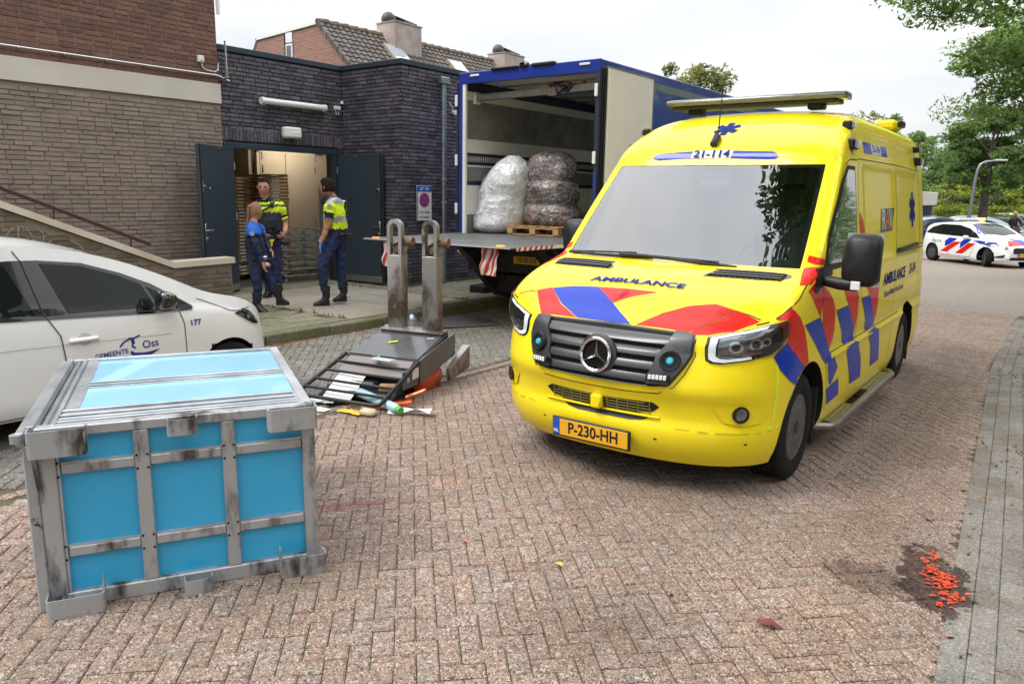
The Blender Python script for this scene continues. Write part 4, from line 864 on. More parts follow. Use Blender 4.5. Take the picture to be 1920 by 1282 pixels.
# ---- hood graphics, vents, seams
tp = lambda *p: [(a, b, 0) for a, b in p]
part('hood_stripe', M_red, [tp((-.72, -.496), (-.613, -.466), (-.45, -.6), (-.269, -.7), (-.5, -.69), (-.545, -.695), (-.63, -.602)), tp((-.276, -.422), (-.066, -.412), (.0, -.45), (-.087, -.548)), tp((-.066, -.412), (.169, -.419), (.02, -.48), (-.087, -.548)),
     tp((.157, -.7), (.278, -.583), (.42, -.51), (.572, -.469), (.703, -.495), (.6, -.6), (.503, -.692), (.451, -.695)), tp((.51, -.692), (.61, -.6), (.712, -.498), (.86, -.52), (.75, -.62), (.62, -.68), (.54, -.7))], None, .002, .03)
part('hood_stripe', M_blu, [tp((-.609, -.471), (-.45, -.435), (-.276, -.422), (-.07, -.56), (.125, -.7), (-.263, -.7), (-.45, -.595))], None, .002, .03)
q = MB(); drape_text(q, 'AMBULANCE', .082, -.03, -.325, bv, rayT, .008, sx=1.42, bold=.003, warp=lambda x, y: (x, y-.1*(x+.03)**2-.0)); stuffd(q.obj('hood_lettering', M_ltr, AMB, recalc=False))
seam('hood_seam', [(tp((.545, -.71), (.515, -.69), (.6, -.6), (.705, -.497), (.86, -.51)), None), ([(.87, -.56, 1.07), (.91, -.515, 1.085), (.945, -.456, 1.105)], 42), ([(.945, -.456, 1.105), (.97, -.35, 1.15), (.978, -.2, 1.2), (.975, -.1, 1.245), (.96, .02, 1.29), (.915, .13, 1.33)], 90)], .008)
for s in (-1, 1):
    P_ = [(s*a, b) for a, b in ((.34, -.14), (.345, -.08), (.4, -.02), (.5, .01), (.8, .045), (.86, .03), (.87, -.01), (.82, -.1), (.7, -.125))]
    q = MB(); drape(q, tris(P_), bv, rayT, .004, .03); v = q.obj('hood_vent', M_grille, AMB, recalc=False)
    q = MB()
    for r in range(4):
        f = .13+r*.25; y0 = lerp(-.135, .0, f); 
        for k in range(13):
            x = s*(.38+k*.037); 
            if abs(x) < .37+.01*r or abs(x) > .86: continue
            h = bv.ray_cast(Vector((x, y0+.05*(abs(x)-.35), 4)), Vector((0, 0, -1)))
            if h[0]: q.box(h[0]+Vector((0, 0, .006)), (.028, .02, .006), .002)
    o = q.obj('vent_cell', M_void, v); 
    q = MB()
    for r in range(3):
        y0 = -.1+r*.045; pts = [bv.ray_cast(Vector((s*x, y0+.05*(x-.35), 4)), Vector((0, 0, -1)))[0]+Vector((0, 0, .01)) for x in (.38, .5, .62, .74, .83)]; q.tube(pts, .006, 6)
    q.obj('vent_rib', pm('rib_grey', (.1, .1, .105), .4), v)
# ---- corner and side livery (left side of the vehicle, the right side mirrored)
part('corner_stripe', M_red, [[(.944, -.46, 1.10), (.96, -.4, 1.13), (.977, -.324, 1.155), (.993, -.2, 1.09), (.998, -.107, 1.016), (1, -.02, .9), (1.003, .055, .764), (1.003, .028, .722), (1, -.15, .82), (.985, -.38, .962), (.992, -.375, 1.0), (.992, -.37, 1.06), (.985, -.395, 1.1)]], 60, .005, .03, True)
part('corner_stripe', M_blu, [[(.985, -.38, .962), (1, -.15, .82), (1.003, .02, .716), (1.0, -.05, .67), (.998, -.2, .675), (.993, -.293, .717), (.966, -.401, .794), (.938, -.461, .88), (.965, -.42, .93)]], 60, .005, .03, True)
sd = lambda *p: [(0, a, b) for a, b in p]
pil = lambda fx, z: (fx*sinterp(A_W, z), -a_ly(fx*sinterp(A_W, z), z), z)
part('pillar_stripe', M_red, [[pil(.92, 1.43), pil(.96, 1.42), pil(.9985, 1.405), pil(.9985, 1.372), pil(.96, 1.38), pil(.92, 1.392)], [pil(.92, 1.355), pil(.96, 1.36), pil(.9985, 1.36), pil(.9985, 1.27), pil(.96, 1.27)]], 50, .004, .02, True)
part('side_stripe', M_red, [sd((.2, 1.35), (.26, 1.28), (.3, 1.2), (.31, 1.113), (.268, 1.036), (.1, 1.15), (-.03, 1.235), (.1, 1.27)),
     sd((.3, 1.244), (.433, 1.19), (.56, 1.13), (.645, 1.051), (.66, .9), (.6, .765), (.46, .85), (.33, .975)), sd((.726, 1.256), (1.034, 1.245), (1.25, 1.15), (1.349, 1.067), (1.34, .92), (1.296, .804), (1.15, .93), (1.026, 1.035), (.9, 1.14)),
     sd((1.34, 1.70), (1.34, 1.55), (1.46, 1.4), (1.5, 1.3), (1.52, 1.2), (1.6, 1.12), (1.755, 1.042), (1.9, .9), (2.03, .779), (2.08, .9), (2.085, 1.07), (2.0, 1.2), (1.87, 1.25), (1.75, 1.36), (1.6, 1.5), (1.47, 1.62)),
     ], 90, .0025, .06, True)
part('side_stripe', M_blu, [sd((-.088, 1.03), (.268, 1.036), (.45, .87), (.624, .74), (.59, .7), (.505, .68), (.397, .735), (.2, .86)), sd((.673, 1.036), (1.026, 1.035), (1.15, .93), (1.296, .804), (1.295, .736), (.993, .741), (.85, .88)),
     sd((1.444, 1.045), (1.755, 1.042), (1.9, .9), (2.053, .76), (1.711, .75), (1.6, .9)), sd((.54, .711), (.7, .707), (.865, .60), (.78, .55), (.7, .5), (.639, .52), (.6, .6)), sd((.587, .49), (.91, .512), (.991, .369), (.654, .361)),
     sd((1.055, .718), (1.36, .72), (1.45, .7), (1.622, .545), (1.7, .371), (1.332, .383), (1.2, .55)), sd((1.773, .725), (2.046, .74), (2.2, .7), (2.275, .64), (2.385, .403), (2.032, .401), (1.95, .6))], 90, .0025, .06, True)
seam('door_seam', [(sd((1.37, 2.07), (1.33, 1.95), (1.3, 1.67), (1.42, 1.44), (1.47, 1.283), (1.41, 1.034), (1.33, .742), (1.27, .519), (1.3, .34)), 90), (sd((1.33, 2.08), (1.1, 2.075), (.95, 2.03), (.83, 1.93), (.62, 1.7), (.45, 1.5), (.3, 1.33), (.27, 1.12), (.29, .9), (.42, .78), (.5, .7), (.57, .55), (.6, .34)), 90), (sd((2.79, 2.07), (2.78, 1.3), (2.8, .36)), 90), (sd((1.36, 2.09), (2.8, 2.1), (4.1, 2.09)), 90), (sd((.5, .745), (1.4, .748), (2.9, .75), (3.1, .75)), 90), (sd((4.15, 2.1), (4.15, .8)), 90)], .007)
pil = lambda fx, z: (fx*sinterp(A_W, z), -a_ly(fx*sinterp(A_W, z), z), z)
seam('lime_edge', [([pil(.975, z_) for z_ in (1.47, 1.55, 1.65, 1.75, 1.85, 1.95, 2.05, 2.12)], 45), (sd((1.0, 2.2), (1.25, 2.3), (1.45, 2.37), (1.8, 2.405), (3.0, 2.41), (4.1, 2.4)), 90)], .035, mat=M_yel2)
seam('lime_edge', [([(.955, -.43, .83), (.965, -.42, .66), (.955, -.42, .5)], 60), ([(.94, -.45, .45), (.99, -.3, .44)], 60)], .02, mat=M_yel2)
seam('roof_gutter', [(sd((1.3, 2.43), (1.8, 2.45), (3, 2.45), (4.2, 2.44)), 90)], .01, mat=pm('gutter_dark', (.3, .22, .01), .5))
q = MB(); dr3(q, sd((1.628, 2.232), (2.524, 2.238), (2.524, 2.153), (1.633, 2.145)), 90, .0025, .08); st1 = objm(q, 'number_sticker', M_blu, AMB)
q = MB(); dr3(q, sd((1.9, 2.235), (2.27, 2.237), (2.26, 2.152), (1.9, 2.149)), 90, .0035, .08); q.obj('sticker_field', M_wht, st1, recalc=False)
q = MB(); drape_text(q, '21-114', .085, 2.08, 2.193, bv, SD, .005, sx=1.15, bold=.002); stuffd(q.obj('sticker_text', M_ltr, st1, recalc=False))
q = MB(); dr3(q, sd((2.2, 1.718), (2.72, 1.722), (2.67, 1.525), (2.165, 1.522)), 90, .003, .06); rv = q.obj('service_badge', pm('badge_black', (.015, .015, .018), .3, coat=.5), AMB, recalc=False)
q = MB(); drape_text(q, 'R', .24, 2.29, 1.62, bv, SD, .005, bold=.002); q.obj('badge_letter', M_wht, rv, recalc=False); q = MB(); drape_text(q, 'A', .24, 2.44, 1.62, bv, SD, .006, bold=.002); q.obj('badge_letter', pm('badge_orange', (.8, .2, .01), .4), rv, recalc=False); q = MB(); drape_text(q, 'V', .24, 2.59, 1.62, bv, SD, .005, bold=.002); q.obj('badge_letter', M_wht, rv, recalc=False)
def starlife(u0, v0, ru, rv_):
    out = []
    for k in range(3):
        a = pi/2+k*pi/3; c, s = cos(a), sin(a); w = .26; out.append([(u0+ru*(c-s*w*-1), v0+rv_*(s+c*w*-1)), (u0+ru*(c+s*w*-1), v0+rv_*(s-c*w*-1)), (u0+ru*(-c+s*w*-1), v0+rv_*(-s-c*w*-1)), (u0+ru*(-c-s*w*-1), v0+rv_*(-s+c*w*-1))])
    return out
q = MB(); drape(q, starlife(3.79, 1.7, .18, .17), bv, SD, .003, .06); stuffd(q.obj('star_of_life', M_ltr, AMB, recalc=False))
q = MB(); drape_text(q, 'AMBULANCE', .14, 2.79, 1.112, bv, SD, .003, sx=1.3, bold=.004); drape_text(q, '21-114', .14, 3.76, 1.12, bv, SD, .003, sx=.95, bold=.004); drape_text(q, 'Brabant-Midden-West-Noord', .075, 2.78, .985, bv, SD, .003, sx=1.0, bold=.001); stuffd(q.obj('side_lettering', M_ltr, AMB, recalc=False))
q = MB(); dr3(q, sd((2.813, 1.355), (4.107, 1.368), (4.111, 1.33), (2.817, 1.316)), 90, .004, .1); rl = q.obj('sliding_rail', M_blkp, AMB, recalc=False)
mb = MB(); mb.bb(.985, 1.005, 2.82, 4.1, 1.36, 1.366); mb.bb(.985, 1.005, 2.82, 4.1, 1.322, 1.327); mb.obj('rail_lip', M_blkp, rl)
for y, zz in ((1.12, 1.18), (1.62, 1.2)):
    q = MB(); cc = [(0, y+.12+.1*cos(t*pi/6), zz+.055*sin(t*pi/6)) for t in range(12)]; dr3(q, cc, 90, .0035, .05); h = q.obj('handle_recess_shade', pm('recess_shade_yellow', (.55, .42, .01), .4), AMB, recalc=False)  # flat darker yellow patch paints in the shade of the handle hollow
    q = MB(); q.tube([(1.0, y, zz), (1.025, y+.04, zz+.003), (1.025, y+.18, zz+.003), (1.0, y+.23, zz)], [.012, .017, .017, .012], 8); q.obj('handle', M_blkp, h, smooth=50)
# front roof sticker, emblem, antenna
q = MB(); drape(q, tris([(-.53, 2.083), (-.515, 2.108), (-.47, 2.122), (-.2, 2.135), (.12, 2.135), (.42, 2.124), (.455, 2.11), (.468, 2.085), (.45, 2.07), (.4, 2.068), (0, 2.083), (-.3, 2.08), (-.47, 2.069)]), bv, FR, .003, .03); fs = q.obj('number_sticker', M_blu, AMB, recalc=False)
q = MB(); drape(q, tris([(-.2, 2.139), (.122, 2.139), (.112, 2.08), (-.205, 2.08)]), bv, FR, .004, .01); q.obj('sticker_field', M_wht, fs, recalc=False)
q = MB(); drape_text(q, '21-114', .068, -.042, 2.108, bv, FR, .013, sx=1.5, bold=.0015); stuffd(q.obj('sticker_text', M_ltr, fs, recalc=False))
q = MB(); drape(q, starlife(-.045, 2.318, .1, .055), bv, FR, .003, .02); stuffd(q.obj('star_of_life', M_ltr, AMB, recalc=False))
q = MB(); h = Vector((-.05, .935, 2.215)); q.tube([h+Vector((0, -.06, -.03)), h+Vector((0, .0, .035)), h+Vector((0, .06, .03))], [.03, .028, .012], 10); an = q.obj('antenna_foot', M_blkp, AMB, smooth=50)
q = MB(); q.tube([h+Vector((0, .02, .03)), h+Vector((0.004, .03, .25)), h+Vector((.012, .05, .52))], [.006, .004, .0025], 6); q.obj('antenna_rod', M_blk, an)
# light bar
LBx = MB(); y0 = 1.56
LBx.box((0, y0, 2.535), (1.36, .22, .03), .01); lb = LBx.obj('light_bar', M_blkp, AMB)
mb = MB()
def lbf(i, j):
    a = i/16*2*pi; e = [0, .9, 1, 1, .9, 0][j]; x = [-.745, -.73, -.66, .66, .73, .745][j]; c, s = cos(a), sin(a); n = .55
    return (x, y0+.13*e*math.copysign(abs(c)**n, c), 2.575+.032*(e if e else .2)*math.copysign(abs(s)**n, s))
mb.grid(lbf, 16, 5, wrap=True); mb.obj('light_bar_lens', glassm('smoked_lens', (.5, .5, .42), 1, rough=.08, dark=((.3, .3, .22), .45)), lb, smooth=50)
for k in range(9):
    mb = MB(); mb.box((-.6+k*.15, y0-.09, 2.573), (.125, .03, .036), .008); mb.obj('light_module', pm('lamp_yellowish', (.6, .58, .3), .25, coat=.6), lb)
for x in (-.5, .5): mb = MB(); mb.box((x, y0+.02, 2.507), (.12, .12, .05), .01); mb.obj('light_bar_foot', M_blkp, lb)
for (x, y, z, w, h) in ((.825, 1.29, 2.33, .09, .06), (.885, 1.2, 2.185, .16, .075), (.86, 4.03, 2.3, .1, .06), (.885, 4.05, 2.18, .14, .08)):
    for s in ((1, -1)):
        mb = MB(); mb.box((s*(x-.01), y, z), (.07, w, h), .012); l = mb.obj('side_lamp', M_blkp, AMB); mb = MB(); mb.box((s*(x+.03), y, z), (.02, w*.8, h*.75), .006); mb.obj('lamp_glass', pm('smoke_glass', (.25, .22, .22), .15, coat=1), l)
mb = MB(); mb.box((.62, 3.75, 2.52), (.2, .35, .1), .03); mb.obj('roof_box', M_yel, AMB, smooth=30); mb = MB(); mb.box((.74, 3.75, 2.53), (.04, .2, .06), .01); mb.obj('roof_lamp', M_blkp, AMB)
# mirrors
for s in (1, -1):
    mb = MB(); mb.tube([(s*.985, .3, 1.275), (s*1.1, .27, 1.262), (s*1.2, .26, 1.262)] if s > 0 else [(-.96, .42, 1.32), (-1.0, .46, 1.34), (-1.03, .5, 1.36)], [.035, .04, .04], 10); ar = mb.obj('mirror_arm', M_blkp, AMB, smooth=50)
    mb = MB(); cx_, cz_ = (1.205, 1.415) if s > 0 else (-1.03, 1.46)
    def mf(i, j):
        a = i/20*2*pi; c, sn = cos(a), sin(a); n = .5; t = [0, .75, .96, 1, .97, .93][j]; yy = [-.055, -.05, -.02, .03, .07, .075][j]
        return (cx_+.112*t*math.copysign(abs(c)**n, c)*(1-.08*(sn > 0)*abs(sn)), (.28 if s > 0 else .5)+yy, cz_+(.168 if s > 0 else .14)*t*math.copysign(abs(sn)**n, sn))
    mb.grid(mf, 20, 5, wrap=True); hs = mb.obj('mirror_housing', M_blkp, ar, smooth=50)
    mb = MB(); mb.add([(cx_+a*.108, .354 if s > 0 else .574, cz_+b*(.168 if s > 0 else .13)) for a, b in ((-1, -1), (1, -1), (1, 1), (-1, 1))], [(0, 1, 2, 3)]); mb.obj('mirror_glass', M_refl, hs)
    mb = MB(); mb.box((s*(1.2 if s > 0 else 1.0), .215 if s > 0 else .45, 1.262 if s > 0 else 1.33), (.055, .012, .055), .004); mb.obj('mirror_lamp', M_lens, hs)
# wheels
def tyre(par, cx, cy, cz, r, wd, s, rimr, name='wheel', spokes=0, rimmat=None, steer=0):
    Qm = Matrix.Translation((cx, cy, cz)) @ Matrix.Rotation(steer, 4, 'Z'); mb = MB(Qm); h = wd/2
    prof = [(rimr, -h*.9), (rimr+.02, -h), (r-.035, -h), (r-.01, -h*.88), (r-.001, -h*.7)]
    for k in range(5): a = -h*.66+k*h*.33-(-0); prof += [(r, a-h*.13), (r, a+h*.1), (r-.007, a+h*.115), (r-.007, a+h*.15)]
    prof += [(r-.001, h*.75), (r-.01, h*.88), (r-.035, h), (rimr+.02, h), (rimr, h*.9), (rimr-.012, 0)]
    mb.lathe(prof, (0, 0, 0), 'X', 48, closed=True); w = mb.obj(name, M_tyre, par, smooth=30)
    mb = MB(Qm); R = rimr; mb.lathe([(R, s*h*.9), (R-.012, s*h*.92), (R-.02, s*h*.6), (R*.86, s*h*.2), (R*.78, s*h*.22), (R*.66, s*h*.6), (R*.42, s*h*.62), (R*.34, s*h*.62), (R*.3, s*h*.8), (0, s*h*.84)], (0, 0, 0), 'X', 40)
    rm = mb.obj('rim', rimmat or M_rim, w, smooth=35)
    mb = MB(Qm); n = spokes or 10
    for k in range(n):
        a = 2*pi*k/n; mb.lathe([(0, 0), (R*.085, 0)], (0, 0, 0), 'X', 10, M=Qm @ Matrix.Translation((s*(h*.5), cos(a)*R*.72, sin(a)*R*.72)) @ Matrix.Rotation(s*.35*0, 4, 'Z'))
    mb.obj('rim_hole', M_void, rm)
    if not spokes:
        mb = MB(Qm)
        for k in range(6): a = 2*pi*k/6; mb.lathe([(.013, s*h*.6), (.012, s*h*.78), (0, s*h*.8)], (0, cos(a)*R*.46, sin(a)*R*.46), 'X', 6)
        mb.lathe([(R*.22, s*h*.8), (R*.2, s*h*.92), (0, s*h*.94)], (0, 0, 0), 'X', 20); mb.obj('hub_cap', M_blkp, rm, smooth=35)
    return w
for s in (1, -1):
    for cy in (.03, 3.6): tyre(AMB, s*.868, cy, .345, .345, .225, s, .215)
    mb = MB(); mb.prism([(.44, .12), (.47, .12), (.52, .5), (.49, .52)], s*.76, s*.97, ax=0); mb.obj('mud_flap', M_blk, AMB); mb = MB(); mb.prism([(4.08, .12), (4.11, .12), (4.13, .45), (4.1, .5)], s*.76, s*.97, ax=0); mb.obj('mud_flap', M_blk, AMB)
mb = MB(); mb.bb(-.7, .7, -.5, 4.4, .22, .4); mb.bb(-.9, .9, .65, 3.05, .21, .34); mb.cyl((-.8, .03, .33), (.8, .03, .33), .05); mb.cyl((-.8, 3.6, .33), (.8, 3.6, .33), .07); mb.obj('underbody', M_void, AMB)
for s in (1, -1):
    mb = MB(); mb.tube([(s*.9, .62, .2), (s*1.02, .66, .2), (s*1.05, .74, .2), (s*1.05, 2.8, .2), (s*1.02, 2.88, .2), (s*.9, 2.92, .2)], .032, 10); sp = mb.obj('side_step', pm('step_steel', (.4, .37, .34), .35, .9, var=(9, (.25, .22, .2))), AMB, smooth=50)
    for y0_, y1_ in ((.76, 1.35), (1.95, 2.75)):
        mb = MB(); mb.bb(s*.86, s*1.04, y0_, y1_, .205, .222, .003)
        for i in range(int((y1_-y0_)/.035)):
            for k in range(4): mb.box((s*(.885+k*.042), y0_+.02+i*.035, .225), (.024, .014, .007))
        mb.obj('step_tread', M_steel, sp)
# ================================================================ delivery truck with open box and lift platform
M_tblue = pm('truck_blue', (.008, .03, .26), .3, coat=.7, var=(2, (.01, .04, .3))); M_tnavy = pm('navy_strip', (.014, .022, .05), .5)
M_twhite = pm('box_white', (.8, .78, .72), .5, var=(1.3, (.72, .7, .64)), var2=(9, (.42, .41, .38), (.66, .8)), bump=(12, .08)); M_tgrey = pm('box_liner_grey', (.27, .27, .26), .6, var=(2.5, (.15, .15, .145)), var2=(14, (.3, .29, .27), (.62, .8)), bump=(30, .2)); M_alu = pm('scuffed_aluminium', (.42, .42, .41), .42, .85, var=(4, (.3, .3, .3)), var2=(25, (.55, .55, .54), (.6, .75)))
M_deck = pm('platform_steel', (.2, .2, .2), .5, .6, var=(2, (.14, .14, .14)), var2=(30, (.3, .29, .28), (.55, .75)), bump=(120, .5)); M_chas = pm('chassis_black', (.012, .012, .013), .6, var=(6, (.03, .026, .022)))
TR = thing('delivery_truck', 'blue box truck with open rear doors and lowered tail lift, behind the ambulance', 'truck', (-8.2, 9.3, 0))
def T(x, y, z): return (x, y, z)
W_ = 2.55; L_ = 7.6; zf, zt = 1.16, 3.565
mb = MB(); mb.bb(0, .035, 0, L_, zf-.1, zt, .004); mb.obj('side_wall', M_tblue, TR)
mb = MB(); mb.bb(W_-.035, W_, 0, L_, zf-.1, zt, .004); sw = mb.obj('side_wall', M_tblue, TR)
mb = MB(); mb.bb(W_-.001, W_+.006, 1.47, 7.5, zt-.2, zt-.09); mb.obj('reflective_strip', M_zinc, sw)
mb = MB(); mb.bb(0, W_, 0, L_, zt, zt+.04, .006); mb.obj('roof', M_tblue, TR)
mb = MB(); mb.bb(.0, W_, -.012, .02, zt-.12, zt+.045, .006); hd = mb.obj('rear_header', M_tblue, TR)
for x in (.32, 2.3): mb = MB(); mb.box((x, -.02, zt-.01), (.17, .02, .03), .004); mb.obj('marker_lamp', M_white, hd)
mb = MB(); mb.bb(0, .06, -.01, .05, zf-.05, zt-.1, .004); mb.obj('door_post', M_tblue, TR)
mb = MB(); mb.bb(W_-.07, W_, -.01, .05, zf-.05, zt-.1, .004); mb.obj('door_post', M_tnavy, TR)
mb = MB(); mb.bb(.06, .12, .0, .05, zf, zt-.12, .004); mb.obj('door_seal', M_twhite, TR)
mb = MB(); mb.box((.9, .0, zt+.05), (.5, .1, .035), .01); mb.box((1.25, .0, zt+.07), (.12, .12, .08), .02); mb.box((1.6, .0, zt+.05), (.4, .09, .05), .015); mb.tube([(.8, 0, zt+.06), (1.1, -.02, zt+.05), (1.5, 0, zt+.06)], .01, 6); mb.obj('rear_camera', M_blkp, TR)
mb = MB(); mb.box((1.25, -.03, zt+.075), (.13, .06, .06), .02); mb.obj('camera_cap', M_steel, TR)
mb = MB(); mb.bb(.06, W_-.06, .02, L_-.1, zf-.06, zf); mb.obj('load_floor', M_deck, TR)
mb = MB(); mb.bb(.05, W_-.05, .05, L_-.1, zt-.05, zt-.01); cl = mb.obj('ceiling', M_twhite, TR)
for k in range(12): mb = MB(); mb.bb(.06, W_-.06, .3+k*.6, .34+k*.6, zt-.075, zt-.051, .003); mb.obj('roof_rib', M_alu, cl)
mb = MB(); mb.bb(.06, W_-.06, L_-.15, L_-.1, zf, zt); mb.obj('front_bulkhead', M_tgrey, TR)
for x0, x1, sgn in ((.036, .06, 1), (W_-.06, W_-.036, -1)):
    for z0, z1, nm, mt in ((zf, 1.45, 'liner_panel', M_tgrey), (1.45, 1.92, 'liner_panel', M_twhite), (1.92, 1.98, 'liner_strip', M_tnavy), (1.98, 2.2, 'liner_panel', M_tgrey), (2.2, 2.235, 'liner_strip', M_twhite), (2.235, 2.42, 'lashing_rail', M_tnavy), (2.42, 2.64, 'liner_panel', M_twhite), (2.64, 3.22, 'liner_panel', M_tgrey), (3.22, 3.36, 'liner_panel', M_twhite), (3.36, zt-.05, 'liner_panel', M_tnavy)):
        mb = MB(); mb.bb(x0+(.006 if 'strip' in nm else 0)*sgn, x1+(.006 if 'strip' in nm else 0)*sgn, .05, L_-.15, z0+.003, z1-.003, .003); pr_ = mb.obj(nm, mt, TR)
        if nm == 'lashing_rail':
            mb = MB()
            for k in range(150): mb.bb(x1 if sgn > 0 else x0-.004, x1+.004 if sgn > 0 else x0, .08+k*.048, .095+k*.048, z0+.05, z1-.05); mb.bb(x1 if sgn > 0 else x0-.004, x1+.004 if sgn > 0 else x0, .08+k*.048, .11+k*.048, z0+.085, z0+.1)
            o = mb.obj('rail_slots', M_twhite, pr_); o['kind'] = 'stuff'
mb = MB(); mb.box((2.2, 3.9, zt-.09), (.1, .45, .03), .008); mb.obj('interior_lamp', pm('led_lamp', (.9, .9, .8), .3, emit=((1, 1, .85), 14)), TR)
mb = MB(); mb.beam((.1, .3, 3.265), (W_-.1, .3, 3.3), .11, .1, .01); lbm = mb.obj('load_beam', M_alu, TR)
mb = MB(); mb.beam((1.5, .3, 3.27), (1.66, .3, 3.275), .125, .12, .008); mb.obj('beam_sleeve', M_steel, lbm)
mb = MB(); mb.box((.1, .3, 3.26), (.06, .14, .18), .01); mb.box((W_-.09, .28, 3.3), (.07, .14, .2), .01); mb.obj('beam_bracket', M_white, lbm)
PB = thing('strap_bundle', 'wooden block and tangled black and red straps lying on the beam in the truck', 'straps', (-6.6, 9.6, 3.33))
mb = MB(); mb.box((-.16, 0, .02), (.16, .1, .05), .006); mb.obj('wood_block', pm('raw_wood', (.42, .25, .12), .7, var=(12, (.3, .17, .08))), PB); mb = MB(); mb.box((.35, .02, .03), (.3, .1, .06), .006); mb.obj('wood_block', MATS['raw_wood'], PB)
rg = random.Random(5); mb = MB(); 
for k in range(5): mb.tube([(-.1+rg.uniform(0, .3), -.03, .03), (rg.uniform(0, .2), -.08, .06), (.1+rg.uniform(0, .2), -.08, -.02-rg.random()*.1), (.2+rg.uniform(-.1, .1), -.08, -.09), (.3+rg.uniform(0, .1), -.05, .03)], .009, 6)
mb.obj('strap', M_blk, PB, smooth=50); mb = MB(); mb.tube([(-.1, -.06, .04), (.05, -.07, .06), (.2, -.06, .06), (.3, -.06, .03)], .012, 6); mb.obj('strap', pm('strap_red', (.25, .02, .03), .6), PB, smooth=50)
# doors: left one folded against the truck's left side, right one folded against its right side
mb = MB(); mb.bb(-.07, -.02, .0, 1.2, zf, zt-.08, .006); mb.obj('rear_door', M_tnavy, TR)
mb = MB(); mb.bb(W_+.04, W_+.085, .09, 1.38, zf, zt-.07, .006); rd_ = mb.obj('rear_door', M_twhite, TR)
mb = MB(); 
for k, x in enumerate((.012, .03, .05)): mb.bb(W_+.0+x-.004, W_+.0+x+.008, -.015+k*.03, .085, zf, zt-.08, .003)
mb.obj('door_rubber', M_blk, rd_)
mb = MB(); mb.bb(W_+.035, W_+.09, .08, 1.4, zt-.07, zt-.055); mb.bb(W_+.035, W_+.09, 1.38, 1.4, zf, zt-.06); mb.obj('door_edge', M_alu, rd_)
for z in (3.2, 2.3, 1.55):
    for x in (-.045, W_-.05): mb = MB(); mb.box((x, -.025, z), (.05, .03, .17), .008); mb.obj('door_hinge', M_white, TR)
mb = MB(); mb.box((W_-.02, -.02, 1.85), (.03, .02, .5), .004); mb.obj('blue_strip', M_tblue, TR)
# platform and mechanism
mb = MB(); pl_ = [(-2.03, 1.135), (-2.0, 1.15), (0, 1.165), (0, 1.08), (-1.3, 1.1)]; mb.prism(pl_, -.02, 2.6, ax=0); pf = mb.obj('lift_platform', M_deck, TR)
mb = MB(); mb.bb(.9, 2.58, -.35, -.33, 1.1645, 1.168); mb.obj('deck_seam', M_steel, pf)
for x in (.15, 2.38): mb = MB(); mb.box((x, -1.93, 1.158), (.12, .05, .02), .006); mb.obj('platform_lamp', pm('amber_lamp', (.85, .4, .03), .3, emit=((1, .45, .05), .5)), pf)
mfl = bpy.data.materials.new('warning_flag'); mfl.use_nodes = True; t = mfl.node_tree; b_ = t.nodes['Principled BSDF']; g = N(t, 'ShaderNodeTexCoord'); wv = N(t, 'ShaderNodeTexWave'); mp = N(t, 'ShaderNodeMapping'); mp.inputs['Rotation'].default_value = (0, radians(-18), 0); t.links.new(g.outputs['Object'], mp.inputs[0]); t.links.new(mp.outputs[0], wv.inputs[0]); wv.inputs['Scale'].default_value = 3.6; wv.inputs['Phase Offset'].default_value = 1
rr = N(t, 'ShaderNodeValToRGB'); rr.color_ramp.interpolation = 'CONSTANT'; rr.color_ramp.elements[0].color = (.55, .5, .44, 1); rr.color_ramp.elements[1].position = .5; rr.color_ramp.elements[1].color = (.4, .03, .03, 1); t.links.new(wv.outputs[0], rr.inputs[0]); t.links.new(rr.outputs[0], b_.inputs[0]); b_.inputs['Roughness'].default_value = .8
for x, yv in ((.35, -1.98), (2.05, -1.9)):
    mb = MB(); mb.grid(lambda i, j: (x+.27*i/8+.012*sin(j*.9), yv-.02*sin(i*1.1)-.012*j*.3-.015*sin(j*1.3+i*.5), 1.12-.042*j), 8, 8); o = mb.obj('warning_flag', mfl, pf, smooth=60, recalc=False)
mb = MB()
M_rw = pm('stripe_red', (.5, .03, .02), .4)
mb.bb(2.601, 2.604, -1.9, -.05, 1.105, 1.15); es = mb.obj('edge_strip', M_white, pf)
for k in range(16):
    if k in (7, 8): continue
    mb = MB(); y = -1.88+k*.115; mb.add([(2.6055, y, 1.105), (2.6055, y+.05, 1.105), (2.6055, y+.075, 1.15), (2.6055, y+.025, 1.15)], [(0, 1, 2, 3)]); mb.obj('red_stripe', M_rw, es)
mb = MB(); mb.bb(.1, W_-.1, -.06, .02, .98, 1.07); mb.bb(.15, .35, 0, 6.5, .75, 1.06); mb.bb(W_-.35, W_-.15, 0, 6.5, .75, 1.06); mb.bb(.2, 2.3, 0, .25, .6, .95); mb.obj('chassis', M_chas, TR)
mb = MB(); mb.bb(W_-.02, W_+.03, -.1, 7, .95, 1.1, .005); mb.obj('side_rail', M_tnavy, TR)
for x in (.55, 1.95):
    mb = MB(); mb.prism([(.25, .9), (.0, .95), (-.5, 1.1), (-.9, 1.1), (-.5, .85), (.0, .35), (.35, .2), (.6, .3), (.5, .8)], x, x+.12, ax=0); mb.obj('lift_arm', M_chas, TR)
    mb = MB(); mb.tube([(x+.25, .3, .9), (x+.28, .1, .55), (x+.27, .3, .25)], .018, 6); mb.tube([(x-.15, .1, .9), (x-.1, 0, .5), (x-.05, .2, .3)], .012, 6); mb.cyl((x+.2, .5, .4), (x+.2, -.5, 1.05), .04); mb.obj('hydraulic_ram', M_chas, TR, smooth=40)
mb = MB(); mb.bb(.5, 2.05, .15, .5, .25, .55, .02); mb.obj('lift_cylinder_box', M_chas, TR)
